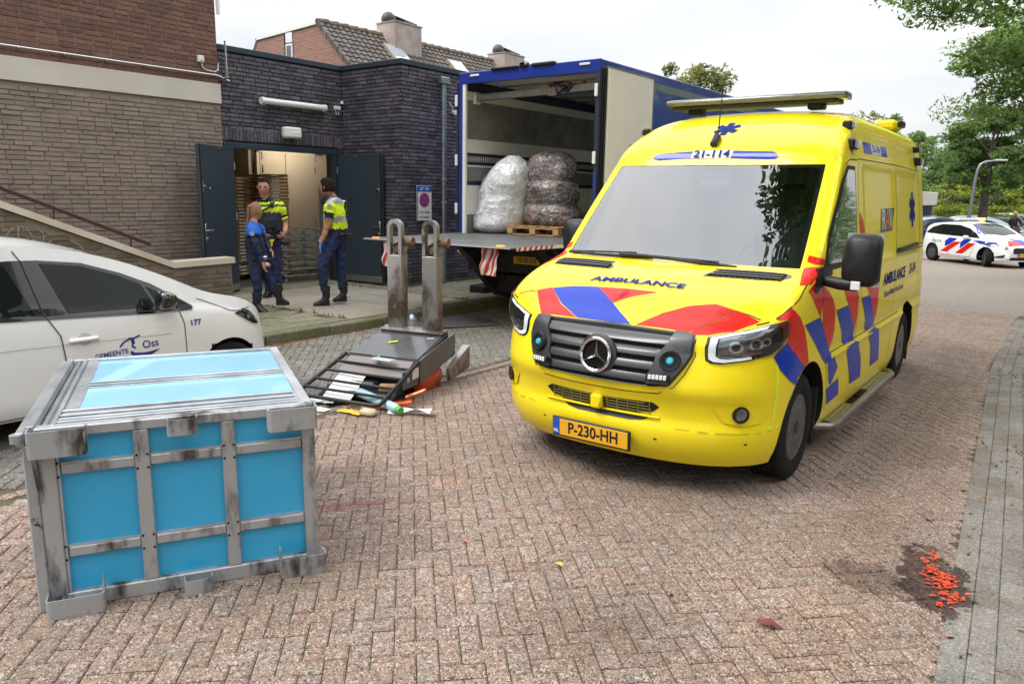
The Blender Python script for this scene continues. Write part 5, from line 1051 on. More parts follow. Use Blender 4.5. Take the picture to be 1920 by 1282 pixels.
for x0, x1, y0, y1 in ((-.28, .05, .58, .9), (.2, 1.9, .62, .85)): mb = MB(); mb.bb(x0, x1, y0, y1, .12, .25, .012); mb.obj('support_foot', M_blkp, TR)
for x in (.12, .3):
    mb = MB(); mb.cyl((x, .02, .86), (x, .07, .86), .07, n=20); mb.obj('tail_lamp_body', M_blkp, TR); mb = MB(); mb.lathe([(0, -.02), (.04, -.015), (.062, .01)], (x, .02, .86), 'Y', 20); mb.obj('tail_lamp', pm('lamp_red', (.4, .02, .01), .2, coat=1), TR, smooth=50)
for x in (-.02, 1.75): mb = MB(); mb.lathe([(0, -.02), (.03, -.01), (.04, .01)], (x, .02, .87), 'Y', 16); mb.obj('white_lamp', M_lens, TR, smooth=50)
Qm = frame((1.36, -.01, .8), (1, 0, 0), (0, 0, 1)); mb = MB(); mb.box((0, 0, -.01), (.5, .115, .012), .003, M=Qm); npl = mb.obj('number_plate', M_py, TR); text_mb('OS-05-DX', .1, off=.002, M=Qm, sx=.84).obj('plate_text', MATS['plate_black'], npl)
for s in (0, 1):
    for yy in (2.6,): tyre(TR, (.3, W_-.3)[s], yy, .5, .48, .3, (-1, 1)[s], .28)
    tyre(TR, (.25, W_-.25)[s], 7.9, .5, .48, .28, (-1, 1)[s], .28)
mb = MB(); mb.bb(.05, W_-.05, 7.75, 9.6, .55, 2.9, .15); cb = mb.obj('cab', M_tblue, TR, smooth=30); mb = MB(); mb.bb(.03, .052, 8.3, 9.3, 1.7, 2.5); mb.bb(W_-.052, W_-.03, 8.3, 9.3, 1.7, 2.5); mb.obj('cab_window', MATS['side_glass'], cb)
# ---- waste bags on the truck
def bag(name, label, base, ht, lean, prof, mat, seed, nseg=48, nz=52, squash=.85, crease=.035, extra=None):
    mb = MB(); sd_ = Vector((seed*7.1, seed*3.3, 0))
    def fn(i, j):
        a = 2*pi*i/nseg; t = j/nz; r = sinterp(prof, t); p = Vector((cos(a), sin(a), t*3))
        d = 1+crease*3*noise.noise(p*1.6+sd_)+crease*1.3*abs(noise.noise(p*4.5+sd_))*2+crease*.8*noise.noise(p*10+sd_)
        r2_ = r*d; return (base[0]+lean[0]*t+r2_*cos(a), base[1]+lean[1]*t+r2_*squash*sin(a), base[2]+.004+ht*t+.03*noise.noise(p*2+sd_)*sin(pi*t))
    mb.grid(fn, nseg, nz, wrap=True); mb.f.append(tuple(range(nseg))[::-1]); mb.mi.append(0); k = nseg*nz; mb.f.append(tuple(k+i for i in range(nseg))); mb.mi.append(0)
    return mb
def filmmat(name, cols, tr):
    m = bpy.data.materials.new(name); m.use_nodes = True; t = m.node_tree; b = t.nodes['Principled BSDF']; L = t.links.new; g = N(t, 'ShaderNodeTexCoord')
    n = N(t, 'ShaderNodeTexNoise'); n.inputs['Scale'].default_value = 5.5; n.inputs['Detail'].default_value = 3; n.inputs['Distortion'].default_value = 1.6; L(g.outputs['Object'], n.inputs['Vector']); r = N(t, 'ShaderNodeValToRGB'); r.color_ramp.interpolation = 'CONSTANT' if len(cols) > 5 else 'LINEAR'
    while len(r.color_ramp.elements) < len(cols): r.color_ramp.elements.new(.5)
    for e, (p, c) in zip(r.color_ramp.elements, cols): e.position = p; e.color = (*c, 1)
    L(n.outputs[0], r.inputs[0]); w_ = N(t, 'ShaderNodeTexNoise'); w_.inputs['Scale'].default_value = 9; w_.inputs['Detail'].default_value = 8; w_.inputs['Distortion'].default_value = 2.5; L(g.outputs['Object'], w_.inputs['Vector']); mr = N(t, 'ShaderNodeMapRange'); L(w_.outputs[0], mr.inputs[0]); mr.inputs[1].default_value = .5; mr.inputs[2].default_value = .68
    mi = N(t, 'ShaderNodeMix', data_type='RGBA'); L(mr.outputs[0], mi.inputs[0]); L(r.outputs[0], mi.inputs[6]); mi.inputs[7].default_value = (tr, tr, tr*1.02, 1); L(mi.outputs[2], b.inputs[0])
    b.inputs['Roughness'].default_value = .22; b.inputs['Coat Weight'].default_value = .8; b.inputs['Coat Roughness'].default_value = .1
    bp = N(t, 'ShaderNodeBump'); bp.inputs['Strength'].default_value = .9; bp.inputs['Distance'].default_value = .03; L(w_.outputs[0], bp.inputs['Height']); v = N(t, 'ShaderNodeTexVoronoi', feature='DISTANCE_TO_EDGE'); v.inputs['Scale'].default_value = 7; wa = N(t, 'ShaderNodeMix', data_type='VECTOR'); wa.inputs[0].default_value = .25; L(g.outputs['Object'], wa.inputs[4]); L(w_.outputs['Color'], wa.inputs[5]); L(wa.outputs[1], v.inputs['Vector'])
    b2 = N(t, 'ShaderNodeBump'); b2.inputs['Strength'].default_value = .55; b2.inputs['Distance'].default_value = .02; L(v.outputs[0], b2.inputs['Height']); L(bp.outputs[0], b2.inputs['Normal']); L(b2.outputs[0], b.inputs['Normal']); L(b2.outputs[0], b.inputs['Coat Normal']); MATS[name] = m; return m
M_film = filmmat('white_film', [(.3, (.5, .51, .54)), (.5, (.68, .69, .71)), (.62, (.8, .8, .82)), (.75, (.62, .63, .65))], .8)
M_film2 = filmmat('dark_film', [(.0, (.07, .06, .055)), (.42, (.14, .12, .1)), (.47, (.06, .07, .075)), (.53, (.32, .05, .035)), (.55, (.18, .17, .16)), (.62, (.5, .2, .04)), (.635, (.22, .2, .19)), (.7, (.08, .07, .06))], .3)
zb = zf+.002
q = bag('', '', (-8.02+.12, 9.86, zb), 1.22, (.33, .03), [(0, .3), (.06, .43), (.2, .44), (.45, .41), (.62, .42), (.8, .35), (.93, .22), (1, .1)], None, 1)
tag(q.obj('waste_bag', M_film, None, smooth=75), 'white translucent bag stuffed with plastic film leaning beside the pallet in the truck', 'waste bag')
q = bag('', '', (-7.02, 10.16, zb+.145), 1.14, (-.02, .04), [(0, .42), (.08, .5), (.2, .5), (.28, .43), (.36, .47), (.55, .46), (.6, .4), (.68, .43), (.85, .4), (.95, .33), (1, .2)], None, 2, squash=.8)
tag(q.obj('waste_bag', M_film2, None, smooth=75), 'dark see-through bag of mixed red and orange wrappers standing on the pallet', 'waste bag')
M_pal = pm('pallet_wood', (.45, .28, .13), .75, var=(9, (.34, .2, .09)), stretch=(1, 6, 6), bump=(40, .2), isl=.1)
def pallet(loc, rz, label):
    p = thing('pallet', label, 'pallet', loc, rz); 
    for k in range(5): mb = MB(); mb.box((-.4+k*.2, 0, .133), (.14 if k % 2 == 0 else .1, 1.1, .022), .003); mb.obj('deck_board', M_pal, p)
    for y in (-.48, 0, .48): mb = MB(); mb.box((0, y, .111), (.94, .13, .02), .003); mb.obj('stringer_board', M_pal, p); mb = MB(); mb.box((0, y, .011), (.94, .1, .02), .003); mb.obj('bottom_board', M_pal, p)
    for x in (-.42, 0, .42):
        for y in (-.48, 0, .48): mb = MB(); mb.box((x, y, .061), (.1, .13, .08), .004); mb.obj('block', M_pal, p)
    return p
pallet((-6.98, 10.12, zb), radians(3), 'light wooden pallet under the dark bag inside the truck')
# ================================================================ blue steel crate tipped on its side
M_gal = pm('galvanised_steel', (.46, .48, .5), .42, .5, var=(5, (.36, .37, .39)), var2=(20, (.06, .05, .045), (.62, .7)), bump=(40, .25), stretch=(1, 1, 1)); M_gal2 = pm('worn_steel', (.42, .43, .44), .45, .45, var=(8, (.07, .06, .055), (.5, .64)), var2=(30, (.4, .4, .4), (.6, .7)), stretch=(1, 1, .35), bump=(60, .3)); M_galt = pm('clean_steel', (.58, .6, .63), .35, .55, var=(4, (.33, .35, .37)), var2=(20, (.55, .56, .57), (.6, .75)))
M_pan = pm('sky_blue_panel', (.025, .36, .64), .4, var=(1.6, (.04, .4, .68)), var2=(60, (.06, .05, .05), (.7, .73)), bump=(5, .06), coat=.25)
CR = thing('steel_crate', 'battered galvanised crate with sky blue panels lying on its side in the left foreground', 'crate', (-3.36, 1.18, 0), radians(61.0))
CW, CD, CH = 1.128, 1.42, .815
def cbar(name, x0, x1, z0, z1, y0=0, y1=.05, m=None, bev=.005): mb = MB(); mb.bb(x0, x1, y0, y1, z0, z1, bev); return mb.obj(name, m or M_gal2, CR)
cbar('post', .0, .068, .06, CH-.045, 0, .06, M_gal2); cbar('post', 1.07, CW, .05, CH-.045, 0, .06, M_gal2)
cbar('rail', .0, CW, CH-.045, CH, .003, .06, M_gal2); cbar('rail', .0, CW, 0.0, .07, .003, .06, M_gal2)
cbar('upright', .364, .423, .07, CH-.045, .004, .05); cbar('upright', .718, .776, .07, CH-.045, .004, .05)
segs = [(.082, .364), (.423, .718), (.776, 1.07)]
for a, b in segs:
    for z in (.255, .628): cbar('cross_bar', a+.001, b-.001, z-.023, z+.023, .009, .05); mb = MB(); mb.bb(a+.001, b-.001, .012, .045, z+.0235, z+.029); mb.obj('bar_lip', M_galt, CR)
    for z0, z1 in ((.07, .232), (.278, .605), (.651, CH-.045)): mb = MB(); mb.bb(a-.008, b+.008, .035, .045, z0-.008, z1+.008, .003); mb.obj('panel', M_pan, CR)
mb = MB()
for a, b in segs:
    for z in (.255, .628):
        for x in (a-.008, b+.008):
            for dz in (-.03, .03): mb.lathe([(.0055, 0), (.0055, .003)], (x, .0012, z+dz), 'Y', 8)
o = mb.obj('weld_holes', M_void, CR); o['kind'] = 'stuff'
cbar('inner_flange', .068, .08, .07, CH-.05, .006, .06, M_galt)
def foot(x0, x1, z0, z1, open_up):
    mb = MB(); t = .006; d = .08; r = .018; n = 5
    out = [(x0, 0)]+[(x0+r-r*cos(a*pi/2/n), -d+r-r*sin(a*pi/2/n)) for a in range(n+1)]+[(x1-r+r*sin(a*pi/2/n), -d+r-r*cos(a*pi/2/n)) for a in range(n+1)]+[(x1, 0)]
    inn = [(x1-t, 0)]+[(x1-r+(r-t)*cos(a*pi/2/n), -d+r-(r-t)*sin(a*pi/2/n)) for a in range(n+1)]+[(x0+r-(r-t)*sin(a*pi/2/n), -d+r-(r-t)*cos(a*pi/2/n)) for a in range(n+1)]+[(x0+t, 0)]
    mb.prism(out+inn, z0, z1, ax=2); o = mb.obj('foot_socket', M_gal2, CR, smooth=40)
    mb = MB(); mb.bb(x0+t, x1-t, -d+t, -.001, z0+.003 if open_up else z0+.03, z0+.008 if open_up else z0+.036); mb.obj('socket_floor', M_gal, o)
foot(-.018, .195, CH-.105, CH+.008, 0); foot(.5, .622, CH-.065, CH+.006, 1); foot(.915, CW+.004, CH-.095, CH+.008, 0)
foot(-.01, .21, -.0, .085, 0); foot(.525, .645, .0, .07, 1); foot(.942, CW+.02, .0, .095, 0)
mb = MB(); mb.prism([(-.018, CH-.105), (.0, CH-.105), (.012, CH-.3), (.0, CH-.32)], -.01, 0, ax=1); mb.obj('gusset', M_gal2, CR)
mb = MB(); mb.prism([(.205, .08), (.212, .08), (.212, .15), (.205, .13)], -.06, 0, ax=1); mb.obj('gusset', M_gal2, CR); mb = MB(); mb.prism([(.942, .09), (.95, .09), (.95, .14), (.942, .13)], -.06, 0, ax=1); mb.obj('gusset', M_gal2, CR)
def tbar(name, x0, x1, y0, y1, z0=CH-.03, z1=CH, m=None, bev=.003): mb = MB(); mb.bb(x0, x1, y0, y1, z0, z1, bev); return mb.obj(name, m or M_galt, CR)
tbar('edge_profile', .075, CW, .06, .27, CH-.04, CH-.006)
for y0, y1, h_ in ((.07, .082, .006), (.115, .125, .004), (.175, .187, .004), (.25, .262, .005)): tbar('profile_ridge', .075, CW-.06, y0, y1, CH-.006, CH+h_)
tbar('side_profile', .075, .135, .27, CD-.02, CH-.04, CH-.008); tbar('side_profile', CW-.05, CW, .06, CD-.02, CH-.04, CH-.002)
tbar('middle_profile', .135, CW-.05, .715, .795, CH-.04, CH-.006)
for y0, y1 in ((.722, .735), (.775, .788)): tbar('profile_ridge', .135, CW-.05, y0, y1, CH-.006, CH+.004)
tbar('edge_profile', .0, CW, CD-.04, CD, CH-.05, CH+.002)
for y0, y1 in ((.27, .715), (.795, CD-.04)): mb = MB(); mb.bb(.13, CW-.045, y0-.003, y1+.003, CH-.03, CH-.013, .003); mb.obj('panel', pm('pale_blue_panel', (.27, .57, .73), .25, var=(2, (.32, .61, .76)), var2=(30, (.3, .6, .72), (.68, .8)), coat=.8), CR)
for x in (CW-.025, CW-.025):
    pass
mb = MB()
for x, y in ((.105, .3), (.105, .76), (.105, 1.3), (CW-.025, .1), (CW-.025, .76), (CW-.025, 1.34)): mb.lathe([(.007, 0), (.006, .004), (0, .005)], (x, y, CH-.007), 'Z', 8)
o = mb.obj('rivets', M_galt, CR); o['kind'] = 'stuff'
tbar('lid_channel', -.03, .0, .02, CD-.02, CH-.05, CH+.008); tbar('lid_channel', .005, .055, .03, CD-.03, CH-.075, CH-.03, M_gal); tbar('lid_rib', .028, .034, .03, CD-.03, CH-.03, CH-.01); tbar('lid_channel', .058, .074, .03, CD-.02, CH-.05, CH+.004); tbar('lid_channel', -.065, -.033, .0, CD-.0, CH-.07, CH-.01)
mb = MB(); mb.cyl((-.06, .0, CH-.05), (-.06, .0, CH-.015), .024); mb.obj('hinge_knuckle', M_galt, CR, smooth=40)
cbar('side_sheet', -.05, -.03, .0, CH-.06, .02, CD-.02, pm('side_sheet', (.5, .5, .5), .45, .3, var=(3, (.4, .4, .4))), .003); cbar('side_sheet', CW-.02, CW-.004, .02, CH-.04, .06, CD-.05, M_galt); cbar('back_sheet', .0, CW-.02, .02, CH-.05, CD-.05, CD-.03, M_galt); cbar('bottom_sheet', .0, CW-.02, .005, .02, .06, CD-.05, M_galt)
cbar('post', -.045, -.001, .0, CH-.07, .0, .05, M_gal)
# ================================================================ electric pallet truck tipped up on its body, forks in the air
M_jst = pm('bare_worn_steel', (.3, .285, .27), .36, .75, var=(3.5, (.11, .085, .065), (.5, .6)), var2=(14, (.42, .42, .43), (.6, .75)), stretch=(1, 1, .6), bump=(30, .15)); M_jbl = pm('satin_dark_paint', (.045, .047, .05), .33, var=(3, (.07, .072, .078)), var2=(18, (.16, .16, .17), (.66, .78)), coat=.3); M_jor = pm('orange_plastic', (.7, .11, .015), .35, coat=.3, var=(5, (.6, .09, .015)))
JK = thing('pallet_truck', 'tipped dark electric pallet truck with worn steel forks pointing straight up', 'pallet truck', (-5.16, 5.19, 0), radians(15.2))
# local x: along the body's width, y: away from the camera, z up
for cx_ in (-.19, .19):
    mb = MB(); pts = []
    w2 = .082; top = 1.55; out = [(-w2, .42), (w2, .42), (w2, top-w2)]+[(w2*cos(a*pi/10), top-w2+w2*sin(a*pi/10)) for a in range(1, 10)]+[(-w2, top-w2)]
    inn = [(-.042, 1.2), (.042, 1.2), (.046, 1.42)]+[(.046*cos(a*pi/8), 1.43+.05*sin(a*pi/8)) for a in range(1, 8)]+[(-.046, 1.42)]
    # plate with slot: side strips + arcs
    y0, y1 = -.03, .028
    mb.bb(cx_-w2, cx_+w2, y0, y1, .42, 1.2, .006)
    for s in (-1, 1): mb.bb(cx_+s*.062-.02, cx_+s*.062+.02, y0, y1, 1.2, 1.46, .005)
    n = 14
    ring = []
    for k in range(n+1):
        a = pi*k/n; ring += [(cx_+.082*cos(a), y, 1.455+.085*sin(a)) for y in (y0, y1)]+[(cx_+.042*cos(a), y, 1.455+.045*sin(a)) for y in (y0, y1)]
    f = []
    for k in range(n): b0, b1 = k*4, k*4+4; f += [(b0, b1, b1+1, b0+1), (b0+2, b0+3, b1+3, b1+2), (b0, b0+2, b1+2, b1), (b0+1, b1+1, b1+3, b0+3)]
    mb.add(ring, f); mb.bb(cx_-w2, cx_-w2+.01, y1, y1+.05, .45, 1.35); mb.bb(cx_+w2-.01, cx_+w2, y1, y1+.05, .45, 1.35); fk = mb.obj('fork', M_jst, JK, smooth=30)
    mb = MB(); mb.cyl((cx_+.1, .04, 1.33), (cx_+.17, .04, 1.33), .042, n=20); mb.obj('load_wheel', pm('wheel_brown', (.2, .09, .04), .6, var=(20, (.12, .06, .04))), fk, smooth=40)
    mb = MB(); mb.box((cx_, .03, 1.25), (.07, .05, .09), .015); mb.cyl((cx_-.03, .0, 1.27), (cx_-.03, .06, 1.27), .02); mb.tube([(cx_-.03, 0, 1.3), (cx_+.05, .02, 1.34), (cx_+.12, .03, 1.28), (cx_+.1, .0, 1.22)], .014, 8); mb.cyl((cx_-.04, .02, 1.31), (cx_+.1, .02, 1.31), .012); mb.obj('wheel_linkage', pm('greasy_steel', (.09, .075, .06), .5, .6, var=(20, (.2, .16, .12))), fk, smooth=40)
# body: a wedge shaped housing
def jp(name, m, pts8, par=JK, smooth=None, bev=0):
    mb = MB(); mb.add(pts8, [(0, 1, 2, 3), (7, 6, 5, 4), (0, 4, 5, 1), (1, 5, 6, 2), (2, 6, 7, 3), (3, 7, 4, 0)]); o = mb.obj(name, m, par)
    if bev:
        b = bmesh.new(); b.from_mesh(o.data); bmesh.ops.bevel(b, geom=b.edges[:]+b.verts[:], offset=bev, segments=2, affect='EDGES', clamp_overlap=True); b.to_mesh(o.data); b.free(); o.data.shade_smooth(); o.data.set_sharp_from_angle(angle=radians(40))
    return o
# top face slopes from the forks (z .47, y 0) down towards the camera (z .36, y -.62)
jp('housing', M_jbl, [(-.33, -.08, .2), (.36, -.06, .2), (.36, .04, .2), (-.33, .04, .2), (-.33, -.08, .49), (.36, -.06, .49), (.36, .04, .49), (-.33, .04, .49)], bev=.012)
jp('hood', M_jbl, [(-.36, -.60, .14), (.38, -.60, .14), (.37, -.02, .24), (-.33, -.02, .24), (-.36, -.60, .335), (.38, -.60, .335), (.36, -.02, .475), (-.33, -.02, .475)], bev=.014)
jp('hinge_plate', M_jst, [(-.33, -.09, .476), (.36, -.09, .476), (.36, .03, .494), (-.33, .03, .494), (-.33, -.09, .484), (.36, -.09, .484), (.36, .03, .51), (-.33, .03, .51)], bev=.003)
mb = MB(); mb.box((-.05, -.3, .4185), (.09, .03, .002), M=Matrix.Translation((-.05, -.3, .412)) @ Matrix.Rotation(radians(13.5), 4, 'X') @ Matrix.Rotation(.6, 4, 'Z') @ Matrix.Translation((.05, .3, -.4165))); mb.obj('yellow_tape', pm('tape_yellow', (.7, .55, .03), .5), JK)
mb = MB(); mb.box((0, 0, 0), (.07, .014, .001), M=Matrix.Translation((.27, -.16, .4475)) @ Matrix.Rotation(radians(13.5), 4, 'X') @ Matrix.Rotation(.2, 4, 'Z')); mb.obj('white_mark', M_wht, JK)
jp('side_cover', M_jbl, [(.38, -.6, .12), (.40, -.6, .12), (.40, .1, .26), (.38, .1, .26), (.38, -.6, .33), (.40, -.6, .33), (.40, .1, .47), (.38, .1, .47)], bev=.004)
jp('bumper_plate', M_jst, [(.42, -.12, .05), (.46, -.12, .05), (.5, .22, .12), (.44, .22, .12), (.41, -.12, .16), (.45, -.12, .16), (.5, .22, .34), (.42, .22, .34)], bev=.004)
jp('side_skirt', M_jbl, [(-.36, -.6, .03), (-.34, -.6, .03), (-.32, .05, .1), (-.33, .05, .1), (-.36, -.6, .33), (-.34, -.6, .33), (-.32, .05, .47), (-.33, .05, .47)], bev=.004)
mb = MB(); mb.lathe([(.0, -.09), (.1, -.085), (.19, -.04), (.2, .03), (.16, .08), (.0, .09)], (.27, -.22, .14), 'X', 28, M=Matrix.Diagonal((1, 1.25, .72, 1))); mb.obj('orange_cover', M_jor, JK, smooth=60)
mb = MB(); mb.box((.0, -.66, .16), (.66, .16, .14), .02); mb.box((-.1, -.8, .1), (.4, .16, .12), .02); mb.obj('battery_bay', M_blkp, JK, smooth=30)
jp('inner_board', pm('grey_board', (.2, .17, .16), .5), [(-.33, -.8, .2), (.34, -.8, .2), (.34, -.6, .3), (-.33, -.6, .3), (-.33, -.8, .215), (.34, -.8, .215), (.34, -.6, .32), (-.33, -.6, .32)], bev=.004)
mb = MB(); mb.box((.372, -.72, .2), (.03, .26, .17), .012); mb.obj('side_panel', M_jbl, JK); mb = MB(); mb.box((.389, -.66, .23), (.003, .11, .09)); mb.obj('spec_label', M_wht, JK); mb = MB(); mb.cyl((.385, -.79, .2), (.392, -.79, .2), .025); mb.obj('lock_knob', M_steel, JK, smooth=30)
# load guard frame, lying down towards the camera
gA, gB, gC, gD = Vector((-.38, -.58, .33)), Vector((.4, -.62, .33)), Vector((.36, -1.22, .07)), Vector((-.5, -1.18, .07))
def gp_(u, v): return gA.lerp(gB, u).lerp(gD.lerp(gC, u), v)
mb = MB(); pts = [gp_(0, 0), gp_(0, .93), gp_(.01, .98), gp_(.07, 1), gp_(.93, 1), gp_(.99, .98), gp_(1, .93), gp_(1, 0)]; mb.tube(pts, .018, 8); gf = mb.obj('guard_frame', M_blkp, JK, smooth=50)
for v in (.2, .42, .63, .82):
    mb = MB(); mb.beam(gp_(.0, v), gp_(1, v), .022, .022, .004); mb.obj('guard_bar', M_blkp, gf)
mb = MB(); mb.beam(gp_(.02, .02)+Vector((0, 0, -.06)), gp_(.98, .1)+Vector((0, 0, -.06)), .05, .02, .004); mb.obj('guard_bar', M_blkp, gf)
mb = MB(); mb.beam((-.3, -.62, .2), (-.34, -1.05, .03), .06, .04, .01); mb.beam((.3, -.62, .2), (.3, -.98, .03), .06, .04, .01); mb.obj('battery_leg', M_blkp, JK)
mb = MB(); mb.bb(-.3, .3, -1.0, -.7, .03, .1, .015); mb.obj('handle_block', M_blkp, JK)
# ---- things spilled from it
Wm = JK.matrix_basis.copy() if False else Matrix.Translation(JK.location) @ Matrix.Rotation(JK.rotation_euler[2], 4, 'Z')
def loose(name, label, cat, mb, mat, smooth=None, group=None):
    mb.v = [tuple(Wm @ Vector(v)) for v in mb.v]; return tag(mb.obj(name, mat, None, smooth=smooth), label, cat, group)
M_pap = pm('paper_white', (.72, .72, .71), .7, bump=(20, .2))
def sheetmb(cx_, cy_, w_, d_, rz, z=.012, curl=.02, slope=0):
    mb = MB(); mb.grid(lambda i, j: (cx_+(i/8-.5)*w_*cos(rz)-(j/8-.5)*d_*sin(rz), cy_+(i/8-.5)*w_*sin(rz)+(j/8-.5)*d_*cos(rz), z+slope*(j/8)+curl*abs(noise.noise(Vector((i*.5, j*.5, cx_*9))))), 8, 8)
    return mb
loose('paper_sheet', 'white sheet of paper caught upright behind the guard bars of the pallet truck', 'paper', sheetmb(-.16, -.92, .27, .42, .1, .03, .01, .2), M_pap, 50)
loose('paper_sheet', 'white folded paper on the road under the front of the guard frame', 'paper', sheetmb(-.27, -1.12, .26, .15, .15, .02, .02), M_pap, 50)
loose('white_board', 'flat white plastic strip lying at the left front of the guard frame', 'plastic strip', sheetmb(-.2, -1.31, .26, .1, -.1, .01, .006), M_pap, 50)
mb = MB(); A, B = Vector((-.02, -.95, .09)), Vector((.5, -1.16, .05)); mb.tube([A, A.lerp(B, .05), A.lerp(B, .95), B], [.02, .04, .04, .028], 16); tb = loose('cardboard_tube', 'pale blue tube with a green cap leaning out of the pallet truck', 'tube', mb, pm('tube_blue', (.35, .55, .58), .4), 50); mb = MB(); mb.tube([B, B+(B-A).normalized()*.05], [.03, .03], 16); mb.v = [tuple(Wm @ Vector(v)) for v in mb.v]; mb.obj('cap', pm('cap_green', (.1, .42, .08), .4), tb, smooth=40)
mb = MB(); mb.beam((.4, -.85, .06), (.56, -.78, .13), .05, .03, .008); mb.beam((.3, -1.02, .02), (.5, -.92, .05), .07, .03, .008); mb.beam((.2, -1.1, .015), (.44, -1.02, .02), .05, .02, .006); loose('orange_handle', 'orange plastic handle lying under the right front corner of the pallet truck', 'handle', mb, M_jor)
mb = sheetmb(.13, -1.28, .24, .09, -.1, .012, .02); loose('yellow_wrapper', 'yellow wrapper lying on the bricks before the pallet truck', 'wrapper', mb, pm('wrapper_yellow', (.75, .4, .03), .5), 50)
mb = MB(); mb.box((.3, -1.28, .03), (.14, .09, .055), .02); loose('carton', 'small cream carton standing beside the yellow wrapper', 'carton', mb, pm('carton_cream', (.5, .42, .28), .6), 40)
mb = MB(); mb.grid(lambda i, j: (.42+i*.045, -1.16-(j/6-.5)*(.06+.05*(i/8)**2)+.02*sin(i*.5)+i*.012, .02+.02*sin(i*.8+j*.6)+.03*(i/8)), 8, 6); loose('plastic_scoop', 'crumpled white plastic piece with a round end beside the carton', 'plastic piece', mb, M_wht, 60)
mb = MB(); mb.lathe([(.04, 0), (.045, .02), (.03, .03)], (.8, -1.08, .01), 'Z', 14); loose('white_lid', 'round white lid on the bricks at the end of the crumpled plastic', 'lid', mb, M_wht, 50) if False else None
mb = MB(); mb.box((.23, -.86, .13), (.15, .08, .06), .008, rz=.4); loose('wooden_box', 'small wooden block wedged behind the guard bars above the tube', 'block', mb, MATS['raw_wood'])
mb = MB(); mb.box((.08, -.7, .335), (.22, .09, .006), rz=-.1); loose('photo_card', 'blue and white card lying under the edge of the hood', 'card', mb, pm('card_blue', (.35, .5, .62), .4, var=(12, (.6, .45, .35))))
mb = MB(); mb.grid(lambda i, j: (-.02+.06*(i/4-.5), -.64+.03*(j/4-.5), .345+.01*sin(i+j)), 4, 4); loose('green_scrap', 'bright green scrap under the hood edge', 'scrap', mb, pm('scrap_green', (.1, .5, .05), .5))
mb = MB(); mb.add([(-7.7, 7.35, .02), (-7.05, 6.98, .015), (-6.4, 8.18, .015), (-7.1, 8.42, .02), (-7.7, 7.35, .05), (-7.05, 6.98, .03), (-6.4, 8.18, .03), (-7.1, 8.42, .05)], [(0, 1, 2, 3), (4, 5, 6, 7), (0, 1, 5, 4), (1, 2, 6, 5), (2, 3, 7, 6), (3, 0, 4, 7)]); tag(mb.obj('steel_plate', M_alu), 'flat bent steel plate lying on the grey paving behind the forks', 'metal plate')
mb = MB(); mb.lathe([(.0, .12), (.06, .1), (.09, .04), (.09, 0)], (-7.42, 7.45, .03), 'Z', 14); tag(mb.obj('metal_cap', M_zinc, smooth=50), 'small grey metal cap on the steel plate by the kerb', 'cap')
# ================================================================ interior goods seen through the door
M_tray = pm('tray_wood', (.38, .21, .09), .7, var=(9, (.28, .15, .06)), isl=.18)
def traystack(x, y, n, label, group, rz, w_=.62, d_=.5):
    t = thing('tray_stack', label, 'tray stack', (x, y, .13), rz)
    proto = None
    for k in range(n):
        if proto is None:
            mb = MB(); mb.bb(-w_/2, w_/2, -d_/2, d_/2, 0, .012); 
            for s in (-1, 1): mb.bb(s*w_/2-.012, s*w_/2+.012, -d_/2, d_/2, 0, .05); mb.bb(-w_/2, w_/2, s*d_/2-.012, s*d_/2+.012, 0, .035)
            proto = mb.obj('tray', M_tray, t); o = proto; mb = MB(); mb.bb(w_/2+.012, w_/2+.016, -.07, .07, .012, .036); lb_ = mb.obj('tray_label', M_wht, proto)
        else: o = proto.copy(); COL.objects.link(o); o.parent = t; l2 = lb_.copy(); COL.objects.link(l2); l2.parent = o
        o.location = (R_.gauss(0, .008), R_.gauss(0, .008), .1+k*.062); o.rotation_euler = (0, 0, R_.gauss(0, .015))
    mb = MB(); mb.bb(-w_/2, w_/2, -d_/2, d_/2, .06, .09)
    for a in (-1, 1):
        for b in (-1, 1): mb.cyl((a*w_*.4-.015, b*d_*.38, .035), (a*w_*.4+.015, b*d_*.38, .035), .035)
    mb.obj('trolley', M_blkp, t); return t
traystack(-12.55, 8.78, 30, 'tall stack of light wooden trays behind the officer with short dark hair', None, radians(-8))
traystack(-12.9, 8.15, 29, 'stack of wooden trays in the dark left corner of the doorway', None, radians(12))
DS = []
mb0 = MB(); M_dol = pm('dolly_steel', (.6, .64, .66), .35, .75, var=(9, (.2, .22, .23)))
